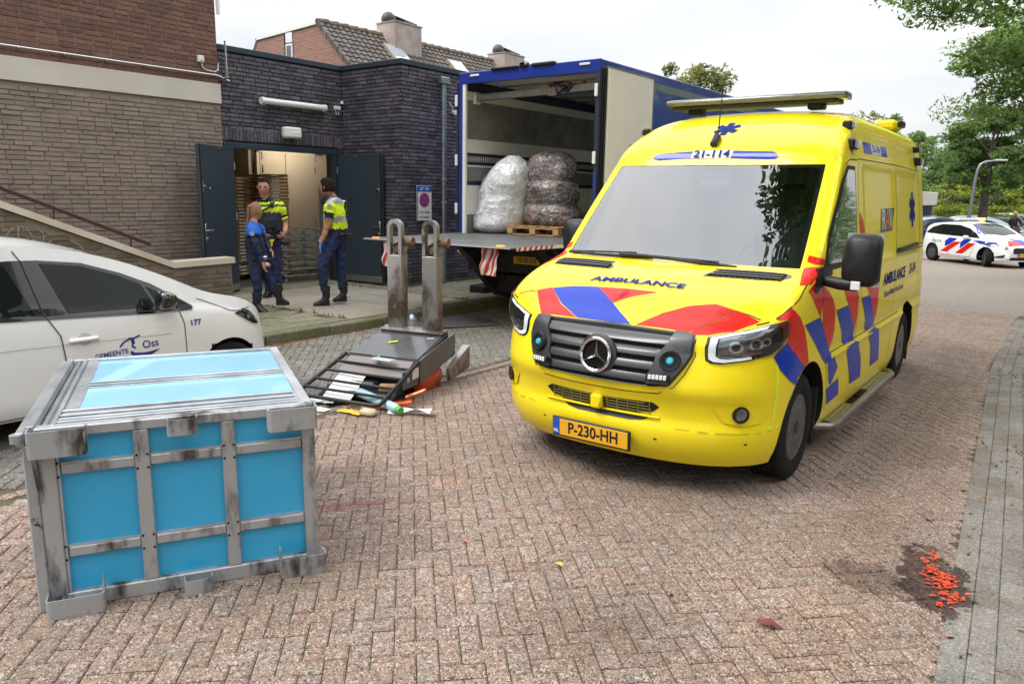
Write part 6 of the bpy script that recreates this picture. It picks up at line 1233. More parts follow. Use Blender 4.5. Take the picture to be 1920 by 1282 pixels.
for k in range(8):
    d = thing('dolly', '', 'dolly', (-12.0+R_.gauss(0, .008), 8.93+R_.gauss(0, .01), .13+k*.118), radians(-6+R_.gauss(0, 1)), 'steel dollies stacked in the doorway')
    d['label'] = ['lowest steel dolly of the stack in the doorway', 'second steel dolly from the bottom of the doorway stack', 'third steel dolly from the bottom of the doorway stack', 'fourth steel dolly from the bottom of the doorway stack', 'fourth steel dolly from the top of the doorway stack', 'third steel dolly from the top of the doorway stack', 'second steel dolly from the top of the doorway stack', 'topmost steel dolly of the stack in the doorway'][k]
    if k == 0:
        mb = MB()
        for s in (-1, 1): mb.bb(s*.28-.015, s*.28+.015, -.4, .4, .1, .125, .003); mb.bb(-.28, .28, s*.39-.015, s*.39+.015, .1, .125, .003)
        mb.bb(-.28, .28, -.015, .015, .1, .12, .003); fr_ = mb.obj('frame', M_dol, d); ws_ = []
        for a in (-1, 1):
            for b in (-1, 1): mb = MB(); mb.cyl((a*.24-.013, b*.35, .04), (a*.24+.013, b*.35, .04), .038, n=14); mb.box((a*.24, b*.35+.01, .08), (.045, .04, .04), .004); ws_.append(mb.obj('caster', pm('caster_grey', (.2, .21, .22), .5), d, smooth=35))
    else:
        for c_ in [fr_]+ws_: o = c_.copy(); COL.objects.link(o); o.parent = d
# ================================================================ white hatchback of the municipality
CARS = {}
def smooth_tab(tab): return lambda x: sinterp(tab, x)
def build_car(root, L, W, roofp, beltp, sillz, axles, wr, mats, tw=.2, planf=None, arch=None, tumble=.16, steer=0, nose=None, glassmat=None, glassy=None, rimm=None, spokes=0, gap=.055):
    """car body by slicing along its length (local x forward, y left, z up). roofp: centre-line height table over x; beltp: shoulder height"""
    mb = MB(); nx = 72; prof_n = 26; planf = planf or [(0, .7), (.05, .86), (.15, .96), (.35, 1), (.7, 1), (.88, .95), (.96, .85), (1, .68)]
    xs_ = [L*i/nx for i in range(nx+1)]
    for x in xs_:
        t = x/L; hw = W/2*sinterp(planf, t); top = sinterp(roofp, x); belt = min(sinterp(beltp, x), top-.012); bot = interp(sillz, x)
        cab = min(max((top-belt-.06)/.35, 0), 1)
        ring = []
        # right half from bottom centre, up the side to the roof centre
        ring += [(0, bot), (hw*.8, bot), (hw*.93, bot+.01), (hw*.97, bot+.05), (hw*.985, bot+.15), (hw*1.0, lerp(bot, belt, .55)), (hw*.995, lerp(bot, belt, .75)), (hw*.975, lerp(bot, belt, .92)), (hw*.955, belt)]
        rt = hw*(1-tumble-.04*cab); 
        for s_ in (.12, .3, .5, .7, .85, .95): 
            z_ = lerp(belt, top, s_*.96); w0 = lerp(hw*.945, lerp(hw*.9, rt, cab), s_); ring.append((w0, z_))
        for s_ in (.85, .6, .3, 0): ring.append((lerp(0, lerp(hw*.9, rt, cab)*.93, s_), top-(.03+.02*cab)*(s_**2)*(1)))
        full = [(x, -y, z) for y, z in ring]+[(x, y, z) for y, z in ring[-2:0:-1]]; n = len(full); mb.v += full
    for i in range(nx):
        for k in range(n): mb.f.append((i*n+k, i*n+(k+1) % n, (i+1)*n+(k+1) % n, (i+1)*n+k))
    mb.f.append(tuple(range(n))[::-1]); mb.f.append(tuple(nx*n+k for k in range(n))); mb.mi = [0]*len(mb.f)
    body = mb.obj('body', [mats[0], M_blk], root)
    cut = MB()
    for ax in axles:
        for s in (-1, 1): cut.cyl((ax, s*(W/2-tw-.08), wr), (ax, s*(W/2+.1), wr), wr+gap, n=36)
    co = cut.obj('c', M_blk); co.matrix_basis = Matrix.LocRotScale(root.location, root.rotation_euler, root.scale); bpy.context.view_layer.update()
    md = body.modifiers.new('b', 'BOOLEAN'); md.object = co; md.operation = 'DIFFERENCE'; md.solver = 'EXACT'; dg = bpy.context.evaluated_depsgraph_get(); dg.update(); nm = bpy.data.meshes.new_from_object(body.evaluated_get(dg)); body.modifiers.clear(); body.data = nm; bpy.data.objects.remove(co)
    for p in nm.polygons:
        c = p.center; p.material_index = 1 if any(abs(hypot(c.x-ax, c.z-wr)-(wr+gap)) < .006 or (hypot(c.x-ax, c.z-wr) < wr+gap-.005 and abs(c.y) < W/2-tw) for ax in axles) and abs(c.y) > .4 and c.z < wr*2+.12 else 0
    nm.shade_smooth(); nm.set_sharp_from_angle(angle=radians(34))
    for k, ax in enumerate(axles):
        for s in (-1, 1):
            st_ = steer if k == len(axles)-1 else 0
            wroot = tyre2(root, ax, s*(W/2-tw/2-.025), wr, tw, s, rimm, spokes, st_)
    return body
def tyre2(par, x, y, r, wd, s, rimm, spokes, steer=0):
    Q = Matrix.Translation((x, y, r)) @ Matrix.Rotation(pi/2+steer, 4, 'Z'); mb = MB(Q); h = wd/2; rr_ = r*.64
    prof = [(rr_, -h*.9), (rr_+.015, -h), (r-.03, -h), (r-.008, -h*.86), (r, -h*.6), (r, -h*.3), (r-.006, -h*.27), (r-.006, -h*.22), (r, -h*.2), (r, h*.2), (r-.006, h*.22), (r-.006, h*.27), (r, h*.3), (r, h*.6), (r-.008, h*.86), (r-.03, h), (rr_+.015, h), (rr_, h*.9), (rr_-.01, 0)]
    mb.lathe(prof, (0, 0, 0), 'X', 36, closed=True); w = mb.obj('wheel', M_tyre, par, smooth=30)
    mb = MB(Q); mb.lathe([(rr_, s*h*.9), (rr_-.012, s*h*.92), (rr_-.02, s*h*.5), (rr_*.2, s*h*.5), (0, s*h*.5)], (0, 0, 0), 'X', 28); rm = mb.obj('rim', pm('wheel_back', (.03, .03, .03), .5), w, smooth=35)
    mb = MB(Q)
    for k in range(spokes or 10):
        a = 2*pi*k/(spokes or 10); mb.beam((s*h*.78, cos(a)*rr_*.12, sin(a)*rr_*.12), (s*h*.85, cos(a)*rr_*.95, sin(a)*rr_*.95), rr_*.2, .02, .003, up=(1, 0, 0))
    mb.lathe([(rr_*.2, s*h*.7), (rr_*.18, s*h*.95), (0, s*h*.97)], (0, 0, 0), 'X', 16); mb.obj('spokes', rimm or M_rim, rm)
    return w
M_cwhite = pm('car_white', (.8, .8, .79), .3, coat=.9, spec=.4); M_cblack = pm('gloss_black', (.008, .008, .009), .12, coat=1); M_logo = pm('logo_blue', (.01, .02, .28), .35, coat=.3)
M_cglass = glassm('car_glass', (.3, .36, .34), 1.5)
sc = .93
WC = thing('white_car', 'white hatchback with blue municipal lettering and number 177, parked by the stair wall', 'car', (-6.53, .35, .0), radians(89.6))
CL = 3.84
roofp = [(0, .7), (.1, .98), (.3, 1.2), (.7, 1.37), (1.2, 1.44), (1.79, 1.425), (2.07, 1.385), (2.42, 1.28), (2.7, 1.155), (3.0, 1.0), (3.1, .96), (3.35, .9), (3.55, .82), (3.68, .72), (3.78, .58), (3.84, .45)]
beltp = [(0, .68), (.3, .95), (1.0, .945), (1.5, .92), (2.6, .86), (2.9, .85), (3.2, .81), (3.5, .7), (3.7, .55), (3.84, .38)]
build_car(WC, CL, 1.62, roofp, beltp, [(0, .3), (.4, .2), (3.3, .17), (3.65, .18), (3.84, .24)], (.8, 3.22), .265, [M_cwhite], rimm=M_rim, tumble=.16, gap=.035, planf=[(0, .7), (.05, .86), (.15, .96), (.35, 1), (.78, 1), (.86, .975), (.905, .91), (.935, .83), (.96, .72), (.985, .5), (1, .3)])
wb = bvh_of(WC.children[0]); WS = lambda u, v: ((u, -3, v), (0, 1, 0))
def wpatch(name, pts, mat, off=.003, par=WC, cell=.05):
    q = MB(); drape(q, tris(pts), wb, WS, off, cell); return q.obj(name, mat, par, smooth=40, recalc=False)

wpatch('window_surround', [(.45, .955), (.75, 1.15), (1.2, 1.27), (1.66, 1.29), (1.84, 1.285), (2.13, 1.25), (2.4, 1.16), (2.62, 1.06), (2.76, .97), (2.92, .865), (2.6, .862), (1.8, .895), (1.0, .925)], M_cblack, .003)
wpatch('front_window', [(1.85, 1.262), (2.12, 1.228), (2.38, 1.14), (2.535, 1.065), (2.62, .885), (1.98, .905)], M_cg2 if 'M_cg2' in globals() else pm('car_window', (.01, .014, .012), .02, coat=.2, spec=.2), .006)
wpatch('quarter_window', [(2.57, 1.045), (2.68, .985), (2.76, .92), (2.65, .88)], MATS['car_window'], .006)
wpatch('rear_window', [(.8, 1.13), (1.2, 1.245), (1.63, 1.262), (1.77, .915), (.62, .965)], MATS['car_window'], .006)
def wline(name, pts, w, mat, off=.004):
    q = MB(); drape(q, stroke(pts, w), wb, WS, off, .05); o = q.obj(name, mat, WC, recalc=False); o['kind'] = 'stuff'
M_gap = pm('dark_gap', (.03, .03, .032), .6)
wline('door_gap', [(1.70, 1.35), (1.74, 1.28), (1.82, .91), (1.9, .76), (1.925, .5), (1.92, .25)], .008, M_gap, .008)
wline('door_gap', [(2.79, .845), (2.82, .74), (2.82, .3), (2.7, .22)], .007, M_gap); wline('door_gap', [(.9, .5), (1.0, .35), (1.05, .22), (2.7, .22)], .007, M_gap)
wline('hood_gap', [(2.97, .915), (3.1, .86), (3.25, .79), (3.34, .775), (3.49, .785)], .006, M_gap)
wline('window_trim', [(.5, .945), (1.5, .905), (2.6, .848), (2.9, .845)], .02, M_cblack, .008)
wline('body_crease_shade', [(.3, .66), (1.6, .70), (2.7, .67)], .006, pm('crease_shade_grey', (.52, .52, .52), .4));  # grey line painted along the door crease in place of its shade
mb = MB(); mb.box((2.05, -.825, .715), (.21, .035, .035), .015); hh = mb.obj('door_handle', M_cwhite, WC, smooth=60)
q = MB(); drape(q, tris([(2.06+.05*cos(a*pi/8), .715+.045*sin(a*pi/8)) for a in range(16)]), wb, WS, .002, .03); q.obj('handle_recess_shade', pm('recess_shade_grey', (.5, .5, .5), .4), WC, recalc=False)  # no hollow here: the shade behind the handle is a flat grey patch
q = MB(); drape_text(q, 'GEMEENTE', .052, 2.235, .578, wb, WS, .004, sx=.95, bold=.0008, rot=.05); drape_text(q, 'Oss', .085, 2.53, .615, wb, WS, .004, sx=.95, bold=.001, rot=.08); stuffd(q.obj('door_lettering', M_logo, WC, recalc=False))
q = MB(); P_ = [(2.37, .565), (2.38, .585), (2.4, .565), (2.46, .556), (2.51, .556), (2.61, .568), (2.55, .54), (2.5, .517), (2.45, .51), (2.4, .525)]; drape(q, tris(P_), wb, WS, .004, .02)
for st_ in ([(2.3, .625), (2.33, .655), (2.37, .672)], [(2.37, .678), (2.41, .675), (2.45, .69)], [(2.385, .67), (2.395, .64), (2.39, .615), (2.41, .6)], [(2.4, .665), (2.405, .635)]): drape(q, stroke(st_, .013), wb, WS, .004, .02)
stuffd(q.obj('bull_logo', M_logo, WC, recalc=False))
q = MB(); drape_text(q, '177', .062, 2.915, .73, wb, WS, .004, sx=1.05, bold=.002); stuffd(q.obj('fleet_number', M_logo, WC, recalc=False))
mb = MB()
def mf(i, j):
    a = i/16*2*pi; t = [0, .8, 1, .95, .6, 0][j]; yy = [2.56, 2.565, 2.585, 2.64, 2.685, 2.69][j]; c, s_ = cos(a), sin(a); return (yy, -.92+.085*t*math.copysign(abs(c)**.7, c), .955+.07*t*math.copysign(abs(s_)**.7, s_))
mb.grid(mf, 16, 5, wrap=True); mr_ = mb.obj('door_mirror', M_cblack, WC, smooth=50); mb = MB(); mb.beam((2.68, -.86, .91), (2.72, -.79, .88), .1, .04, .01); mb.obj('mirror_foot', M_cblack, mr_)
q = MB(); drape(q, tris([(2.6, .862), (2.92, .85), (2.74, .975), (2.66, .94)]), wb, WS, .009, .04); q.obj('mirror_triangle', M_blkp, WC, recalc=False)
q = MB(); drape(q, tris([(3.29, .762), (3.40, .785), (3.47, .765), (3.54, .7), (3.58, .63), (3.5, .645), (3.38, .71)]), wb, WS, .004, .03); hl = q.obj('headlight', M_blkp, WC, recalc=False, smooth=40)
q = MB(); drape(q, tris([(3.39, .765), (3.47, .745), (3.52, .69), (3.44, .7)]), wb, WS, .006, .03); q.obj('lamp_bowl', M_refl, hl, recalc=False)
q = MB(); drape(q, tris([(3.29, .762), (3.40, .785), (3.47, .765), (3.54, .7), (3.58, .63), (3.5, .645), (3.38, .71)]), wb, WS, .012, .03); q.obj('lamp_cover', M_lensc, hl, recalc=False)
def wtop(name, pts, mat, off, cell=.05): q = MB(); drape(q, tris(pts), wb, lambda u, v: ((u, v, 3), (0, 0, -1)), off, cell); return q.obj(name, mat, WC, smooth=40, recalc=False)
wtop('windscreen', [(2.3, -.5), (2.34, 0), (2.3, .5), (2.98, .62), (3.06, 0), (2.98, -.62)], MATS['car_window'], .004)
wtop('cowl_grille', [(3.0, -.62), (3.09, 0), (3.0, .62), (3.04, .63), (3.15, 0), (3.04, -.63)], M_blkp, .005); wtop('wiper_slot', [(2.98, -.62), (3.1, -.6), (3.2, -.52), (3.05, -.56)], M_blk, .006)
mb = MB(); mb.tube([(.6, 0, 1.37), (.4, 0, 1.5)], .006, 6); mb.obj('aerial', M_blk, WC)
mb = MB(); mb.bb(.25, 3.45, -.6, .6, .16, .3); mb.obj('underbody', M_void, WC)
# ================================================================ people
M_skin = pm('skin', (.5, .27, .19), .5, var=(14, (.44, .22, .15)), spec=.3); M_skin2 = pm('skin_tan', (.38, .19, .12), .5, var=(14, (.33, .15, .1)), spec=.3)
M_navy = pm('navy_cloth', (.015, .023, .065), .85, var=(9, (.012, .02, .07)), bump=(28, .6, .02)); M_navy2 = pm('blue_trousers', (.014, .03, .095), .85, var=(7, (.009, .018, .06)), bump=(22, .7, .02)); M_blackc = pm('black_cloth', (.012, .013, .018), .85, bump=(30, .5, .015), var=(8, (.022, .024, .03)))
M_hiv = pm('hi_vis_yellow', (.62, .8, .01), .7, bump=(20, .4, .01)); M_silv = pm('silver_tape', (.35, .36, .37), .45, .3); M_boot = pm('boot_leather', (.012, .011, .011), .4, bump=(60, .3)); M_bluv = pm('bright_blue_yoke', (.01, .12, .55), .7, bump=(30, .3)); M_glv = pm('blue_glove', (.12, .27, .62), .5)
M_hair1 = pm('dark_hair', (.014, .009, .006), .9, spec=.15, bump=(120, .8), stretch=(1, 1, .3)); M_hair2 = pm('blonde_hair', (.26, .15, .075), .6, var=(60, (.2, .1, .04)), stretch=(2, 2, .4), bump=(90, .8))
def skinmesh(V, Ed, Rd, root=0):
    me = bpy.data.meshes.new('s'); me.from_pydata([Vector(v) for v in V], Ed, []); o = bpy.data.objects.new('s', me); COL.objects.link(o); m = o.modifiers.new('k', 'SKIN'); m.use_smooth_shade = True; m.branch_smoothing = .4
    sv = me.skin_vertices[0].data
    for i, r in enumerate(Rd): sv[i].radius = r if isinstance(r, tuple) else (r, r); sv[i].use_root = (i == root)
    s = o.modifiers.new('u', 'SUBSURF'); s.levels = 3; s.render_levels = 3
    dg = bpy.context.evaluated_depsgraph_get(); dg.update(); nm = bpy.data.meshes.new_from_object(o.evaluated_get(dg)); bpy.data.objects.remove(o); return nm
def seg_d(p, a, b):
    ab = b-a; t = max(0, min(1, (p-a).dot(ab)/max(ab.length_squared, 1e-9))); return (p-a-ab*t).length, t
def shell(body, pred, off, name, mat, parent, smooth=60):
    """a garment: the body faces chosen by pred, pushed outwards"""
    me = body.data; keep = [p for p in me.polygons if pred(p.center)]
    if not keep: return None
    ids = sorted({i for p in keep for i in p.vertices}); mp = {i: k for k, i in enumerate(ids)}
    vs = [me.vertices[i].co+me.vertices[i].normal*off for i in ids]; fs = [tuple(mp[i] for i in p.vertices) for p in keep]
    mb = MB(); mb.add(vs, fs); return mb.obj(name, mat, parent, smooth=smooth, recalc=False)
def head(par, c, face, up, r, skin, hair, style):
    face = Vector(face).normalized(); up = Vector(up).normalized(); side = face.cross(up).normalized(); up = side.cross(face)
    Q = Matrix((side, face, up)).transposed().to_4x4(); Q.translation = c; mb = MB()
    def hf(i, j):
        th = 2*pi*i/24; ph = pi*j/20; x, y, z = sin(ph)*sin(th), sin(ph)*cos(th), cos(ph)
        w = .78-.16*max(-z, 0)**1.3; yy = y*(.95 if y > 0 else 1.02); X = x*w; Y = yy*(1-.12*max(-z-.2, 0)); Z = z*1.2
        if y > 0:
            n = math.exp(-((X/.12)**2))*math.exp(-(((Z+.12)/.2)**2)); Y += .2*n                       # nose
            for s in (-1, 1): Y -= .08*math.exp(-(((X-s*.28)/.14)**2)-(((Z-.1)/.1)**2))                # eye sockets
            Y += .05*math.exp(-(((Z-.25)/.08)**2))*(abs(X) < .5); Y += .05*math.exp(-((X/.25)**2)-(((Z+.52)/.08)**2)); Y += .08*math.exp(-((X/.25)**2)-(((Z+.9)/.18)**2))
        return Q @ Vector((X*r, Y*r, Z*r))
    mb.grid(hf, 24, 20, wrap=True); hd = mb.obj('head', skin, par, smooth=70, merge=.0005)
    P = lambda x, y, z: Q @ Vector((x*r, y*r, z*r))
    for s in (-1, 1):
        mb = MB(); e = P(s*.28, .78, .1); mb.lathe([(0, -.02), (.016, -.014), (.02, 0), (.016, .014), (0, .02)], e, 'Z', 10); mb.v = [tuple(e+(Vector(v)-e)*(r/.115)*.7) for v in mb.v]; mb.obj('eye', pm('eye_dark', (.03, .02, .015), .2), hd, smooth=60)
        mb = MB(); mb.tube([P(s*.14, .9, .25), P(s*.3, .88, .29), P(s*.44, .78, .24)], .05*r, 6); mb.obj('eyebrow', hair, hd)
        mb = MB(); mb.tube([P(s*.76, .0, .2), P(s*.86, -.12, .16), P(s*.84, -.08, -.08), P(s*.76, .03, -.2)], [.05*r, .09*r, .08*r, .04*r], 8); mb.obj('ear', skin, hd, smooth=60)
    mb = MB(); mb.tube([P(-.2, .86, -.5), P(0, .95, -.49), P(.2, .86, -.5)], .04*r, 6); mb.obj('mouth', pm('lips', (.3, .1, .08), .5), hd, smooth=60)
    mb = MB()
    def hair_f(i, j):
        th = 2*pi*i/32; ph = .62*pi*j/14; x, y, z = sin(ph)*sin(th), sin(ph)*cos(th), cos(ph)
        if style != 'braid' and y > .35 and j > 6: ph2 = .62*pi*6/14; x, y, z = sin(ph2)*sin(th), sin(ph2)*cos(th), cos(ph2)
        if style == 'braid' and y > .3 and j > 7: ph2 = .62*pi*7/14; x, y, z = sin(ph2)*sin(th), sin(ph2)*cos(th), cos(ph2)
        g = 1.07+(.05 if style == 'thick' else 0)*max(z, 0)+.03*noise.noise(Vector((x*6, y*6, z*6+r*9)))
        return Q @ Vector((x*.78*r*g*1.02, y*1.0*r*g, z*1.2*r*g*(1.0)))
    mb.grid(hair_f, 32, 14, wrap=True); mb.obj('hair', hair, hd, smooth=70, merge=.0005)
    if style == 'braid':
        mb = MB(); mb.lathe([(0, .3*r), (.28*r, .2*r), (.34*r, 0), (.28*r, -.2*r), (0, -.3*r)], P(0, -.95, .62), 'Z', 14); mb.obj('hair_bun', hair, hd, smooth=60)
        pts = [P(0, -1.1, .5), P(.0, -1.22, .0), P(.02, -1.25, -.6), P(.02, -1.35, -1.2), P(.0, -1.55, -2.0), P(.1, -1.6, -2.7), P(.25, -1.45, -3.2)]
        for k in range(22):
            t = k/21*6; i = min(int(t), 5); p = pts[i].lerp(pts[i+1], t-i); mb = MB(); s = (-1)**k; q = p+side*s*.07*r; rr = (.21-.06*k/21)*r
            if k > 18: rr *= 1.5
            mb.lathe([(0, -rr*.9), (rr*.8, -rr*.5), (rr, 0), (rr*.8, rr*.5), (0, rr*.9)], q, 'Z', 8); mb.obj('braid_strand', hair, hd, smooth=60)
    return hd
def hand(par, w, dirn, palmn, ln, mat, curl=.5):
    d = Vector(dirn).normalized(); n = Vector(palmn).normalized(); s = d.cross(n).normalized(); n = s.cross(d); w = Vector(w); k = ln/.18
    V = [w, w+d*.045*k, w+d*.085*k]; E = [(0, 1), (1, 2)]; Rr = [(.026*k, .02*k), (.038*k, .017*k), (.036*k, .014*k)]
    mb = MB(); mb.tube([w-d*.01, w+d*.03*k, w+d*.085*k], [.024*k, .034*k, .034*k], 10); c0 = w+d*.04*k
    mb.v = [tuple(c0+(Vector(v)-c0)-n*((Vector(v)-c0).dot(n))*.5) for v in mb.v]
    for i, (o, l) in enumerate(((-.026, .07), (-.009, .08), (.009, .075), (.026, .06))):
        b = w+d*.08*k+s*o*k; m1 = b+(d*cos(curl*.5)+n*sin(curl*.5))*l*.45*k; m2 = m1+(d*cos(curl)+n*sin(curl))*l*.32*k; m3 = m2+(d*cos(curl*1.5)+n*sin(curl*1.5))*l*.25*k; mb.tube([b, m1, m2, m3], [.0095*k, .009*k, .008*k, .006*k], 6)
    b = w+d*.025*k-s*.025*k; mb.tube([b, b+(d*.7-s*.6+n*.3)*.035*k, b+(d*.95-s*.55+n*.5)*.065*k], [.012*k, .011*k, .008*k], 6)
    return mb.obj('hand', mat, par, smooth=70)
def boot(par, ank, toe, mat, ht=.16, ln=None):
    a = Vector(ank); t = Vector(toe); f = Vector((t.x-a.x, t.y-a.y, 0)); L = ln or f.length; f.normalize(); s = Vector((-f.y, f.x, 0)); z0 = toe[2]
    mb = MB(); secs = [(-.075, .035, .0, .085), (-.06, .043, 0, .16), (-.02, .047, 0, .2), (.03, .047, 0, .15), (.08, .045, 0, .1), (.13, .047, 0, .075), (.17, .045, 0, .06), (.2, .03, .008, .045)]
    k = L/.2
    def bf(i, j):
        x, w_, lo, hi = secs[j]; an = 2*pi*i/12; c, sn = cos(an), sin(an); return a*1+f*(x*k)+s*(w_*math.copysign(abs(c)**.8, c))+Vector((0, 0, z0-a.z+lo+(hi-lo)*(.5+.5*math.copysign(abs(sn)**.6, sn))))
    mb.grid(bf, 12, 7, wrap=True); mb.f += [tuple(range(12))[::-1], tuple(84+i for i in range(12))]; mb.mi += [0, 0]
    mb.tube([Vector((a.x, a.y, z0+.12))-f*.02, Vector((a.x, a.y, z0+.3))-f*.02], [.055, .062], 12)
    b = mb.obj('boot', mat, par, smooth=50)
    mb = MB(); mb.box((0, 0, 0), (.27*k, .09, .025), .008, M=frame(Vector((a.x, a.y, z0+.012))+f*.06*k, f, s)); mb.obj('sole', M_blk, b)
    return b
def person(label, loc, J, conv, rad=1.17, torso_mat=None, leg_mat=None, skin=None, hair=None, style='short', face=(0, 1, 0), up=(0, 0, 1), longsleeve=False, hr=.113, extra=None, bare_hands=(1, 1), curl=.5, glove=None, sq=1, girth=1):
    p = thing('person', label, 'person', loc, atan2(-loc[0]*0-loc[1], 0) if False else atan2(loc[1], loc[0])-pi/2)
    K = {k: Vector(conv(*v)) for k, v in J.items()}
    order = ['pelvis', 'waist', 'chest', 'neck', 'headb', 'shL', 'elL', 'wrL', 'shR', 'elR', 'wrR', 'hipL', 'knL', 'anL', 'hipR', 'knR', 'anR']
    K['waist'] = K['pelvis'].lerp(K['chest'], .42); K['headb'] = K['head'].lerp(K['neck'], .35)
    R0 = {'pelvis': .135*sq, 'waist': .128*sq*girth, 'chest': .148*sq*girth, 'neck': .06, 'headb': .058, 'shL': .07, 'elL': .046, 'wrL': .03, 'shR': .07, 'elR': .046, 'wrR': .03, 'hipL': .095, 'knL': .068, 'anL': .05, 'hipR': .095, 'knR': .068, 'anR': .05}
    id_ = {k: i for i, k in enumerate(order)}
    E = [('pelvis', 'waist'), ('waist', 'chest'), ('chest', 'neck'), ('neck', 'headb'), ('chest', 'shL'), ('shL', 'elL'), ('elL', 'wrL'), ('chest', 'shR'), ('shR', 'elR'), ('elR', 'wrR'), ('pelvis', 'hipL'), ('hipL', 'knL'), ('knL', 'anL'), ('pelvis', 'hipR'), ('hipR', 'knR'), ('knR', 'anR')]
    sc_ = lambda r: tuple(x*rad for x in r) if isinstance(r, tuple) else r*rad
    nm = skinmesh([K[k] for k in order], [(id_[a], id_[b]) for a, b in E], [sc_(R0[k]) for k in order])
    bones = [(a, b) for a, b in E]
    WT = lambda a, b: (.15 if a in ('pelvis', 'waist') and b in ('waist', 'chest') else .1 if b in ('shL', 'shR') else .06 if a in ('chest', 'neck') else .095 if b in ('hipL', 'hipR') or a in ('hipL', 'hipR') else .065 if a in ('knL', 'knR') else .05)*rad
    def near(c):
        best = None
        for a, b in bones:
            d, t = seg_d(c, K[a], K[b]); d /= WT(a, b)
            if best is None or d < best[0]: best = (d, a, b, t)
        return best
    nm.name = 'body'; body = bpy.data.objects.new('body', nm); COL.objects.link(body); body.parent = p; nm.materials.clear()
    for m in (torso_mat, leg_mat, skin): nm.materials.append(m)
    for v in nm.vertices: v.co += Vector(v.normal)*(.016*noise.noise(Vector((v.co.x*9, v.co.y*9, v.co.z*16)))+.007*noise.noise(v.co*35))*(0 if v.co.z > K['neck'].z else 1)
    for q in nm.polygons:
        d, a, b, t = near(q.center)
        if a in ('hipL', 'hipR', 'knL', 'knR') or (b in ('hipL', 'hipR')) or (a == 'pelvis' and q.center.z < K['pelvis'].z+.03): q.material_index = 1
        elif a == 'neck' or (a == 'chest' and b == 'neck' and t > .8): q.material_index = 2
        elif a in ('shL', 'shR'): q.material_index = 0 if (longsleeve or t < .72) else 2
        elif a in ('elL', 'elR'): q.material_index = 0 if longsleeve and t < .93 else 2
        else: q.material_index = 0
    nm.shade_smooth()
    hd = head(p, K['head'], face, up, hr*sq, skin, hair, style)
    for s, md_ in (('L', 0), ('R', 1)):
        e, w = K['el'+s], K['wr'+s]; dd = K.get('ha'+s, w+(w-e).normalized()*.15)-w; mt = glove if glove and glove[1] == s else None
        hand(p, w, dd, (-1 if s == 'R' else 1, .2, 0), .17*sq, mt[0] if mt else skin, curl)
        boot(p, K['an'+s], (K['to'+s].x, K['to'+s].y, K['to'+s].z), M_boot)
    if extra: extra(p, body, K, near)
    return p
def belt(p, K, mats, rad=.14, kit=()):
    c = K['waist'].lerp(K['pelvis'], .55); mb = MB(); n = 20; ax = (K['chest']-K['pelvis']).normalized(); mb.tube([c-ax*.028, c+ax*.028], [rad, rad*.97], n); mb.v = [tuple(c+(Vector(v)-c)*1) for v in mb.v]; mb.v = [(x, c.y+(y-c.y)*.85, z) for x, y, z in mb.v]; b = mb.obj('duty_belt', M_blackc, p, smooth=40)
    for nm_, an, w_, h_, m, dz in kit:
        q = MB(); pos = c+Vector((cos(an)*rad*1.06, sin(an)*rad*.92, dz)); q.box((0, 0, 0), (w_, .05, h_), .012, M=frame(pos, (-sin(an), cos(an), 0), (0, 0, 1)) @ Matrix.Rotation(-pi/2*0, 4, 'X')); q.obj(nm_, m, b, smooth=30)
    return b
# --- officer with the yellow vest, seen from behind on the left side
cv1 = lambda cx, cy, d: ((575+cx/4.75-622)/128, d, (571-(325+cy/4.75))/128)
def ex1(p, body, K, near):
    tor = lambda c: (lambda n: n[1] in ('pelvis', 'waist', 'chest', 'shL', 'shR') and not (n[1] in ('shL', 'shR') and n[3] > .12) and n[2] not in ('hipL', 'hipR', 'neck'))(near(c))
    zt_, zb_ = K['neck'].z-.05, K['waist'].z-.03
    z0 = zb_; v = shell(body, lambda c: tor(c) and z0 < c.z < zt_, .016, 'hi_vis_vest', M_hiv, p)
    for za, zc in ((.13, .185), (.385, .43), (.485, .505)): shell(body, lambda c: tor(c) and z0+za-.02 < c.z < z0+zc, .0195, 'reflective_band', M_silv, v)
    shell(body, lambda c: near(c)[1] in ('shL', 'shR') and near(c)[3] < .22 and c.z > K['shL'].z-.0, .02, 'shoulder_yoke', M_bluv, v)
    belt(p, K, None, .165, [('pouch', -1.9, .07, .1, M_blackc, -.02), ('handcuff_pouch', -1.2, .06, .09, M_blkp, -.02), ('radio', -.2, .05, .13, M_blackc, -.03), ('holster', .4, .06, .18, M_blackc, -.08), ('pouch', -2.6, .06, .09, M_blackc, -.02)])
    mb = MB(); a = K['elL'].lerp(K['wrL'], .93); mb.tube([a, a+(K['wrL']-K['elL']).normalized()*.02], .034, 12); mb.obj('wristwatch', M_steel, p)
    mb = MB(); nk = K['neck']; mb.tube([nk+Vector((-.03, -.07, .08)), nk+Vector((-.1, -.06, .02)), nk+Vector((-.13, -.05, -.06))], .012, 8); mb.box(tuple(nk+Vector((-.14, -.05, -.06))), (.05, .04, .1), .01); mb.obj('shoulder_radio', M_blkp, p, smooth=40)
    mb = MB(); mb.lathe([(0, .006), (.035, .004), (.038, 0)], tuple(K['shL']+Vector((.0, -.078, -.03))), 'Y', 16); mb.obj('sleeve_badge', M_silv, p)
    mb = MB(); mb.tube([K['head']+Vector((.02, -.09, 0)), nk+Vector((.0, -.07, .06)), nk+Vector((.07, -.05, .0))], .004, 6); mb.obj('earpiece_cable', M_wht, p)
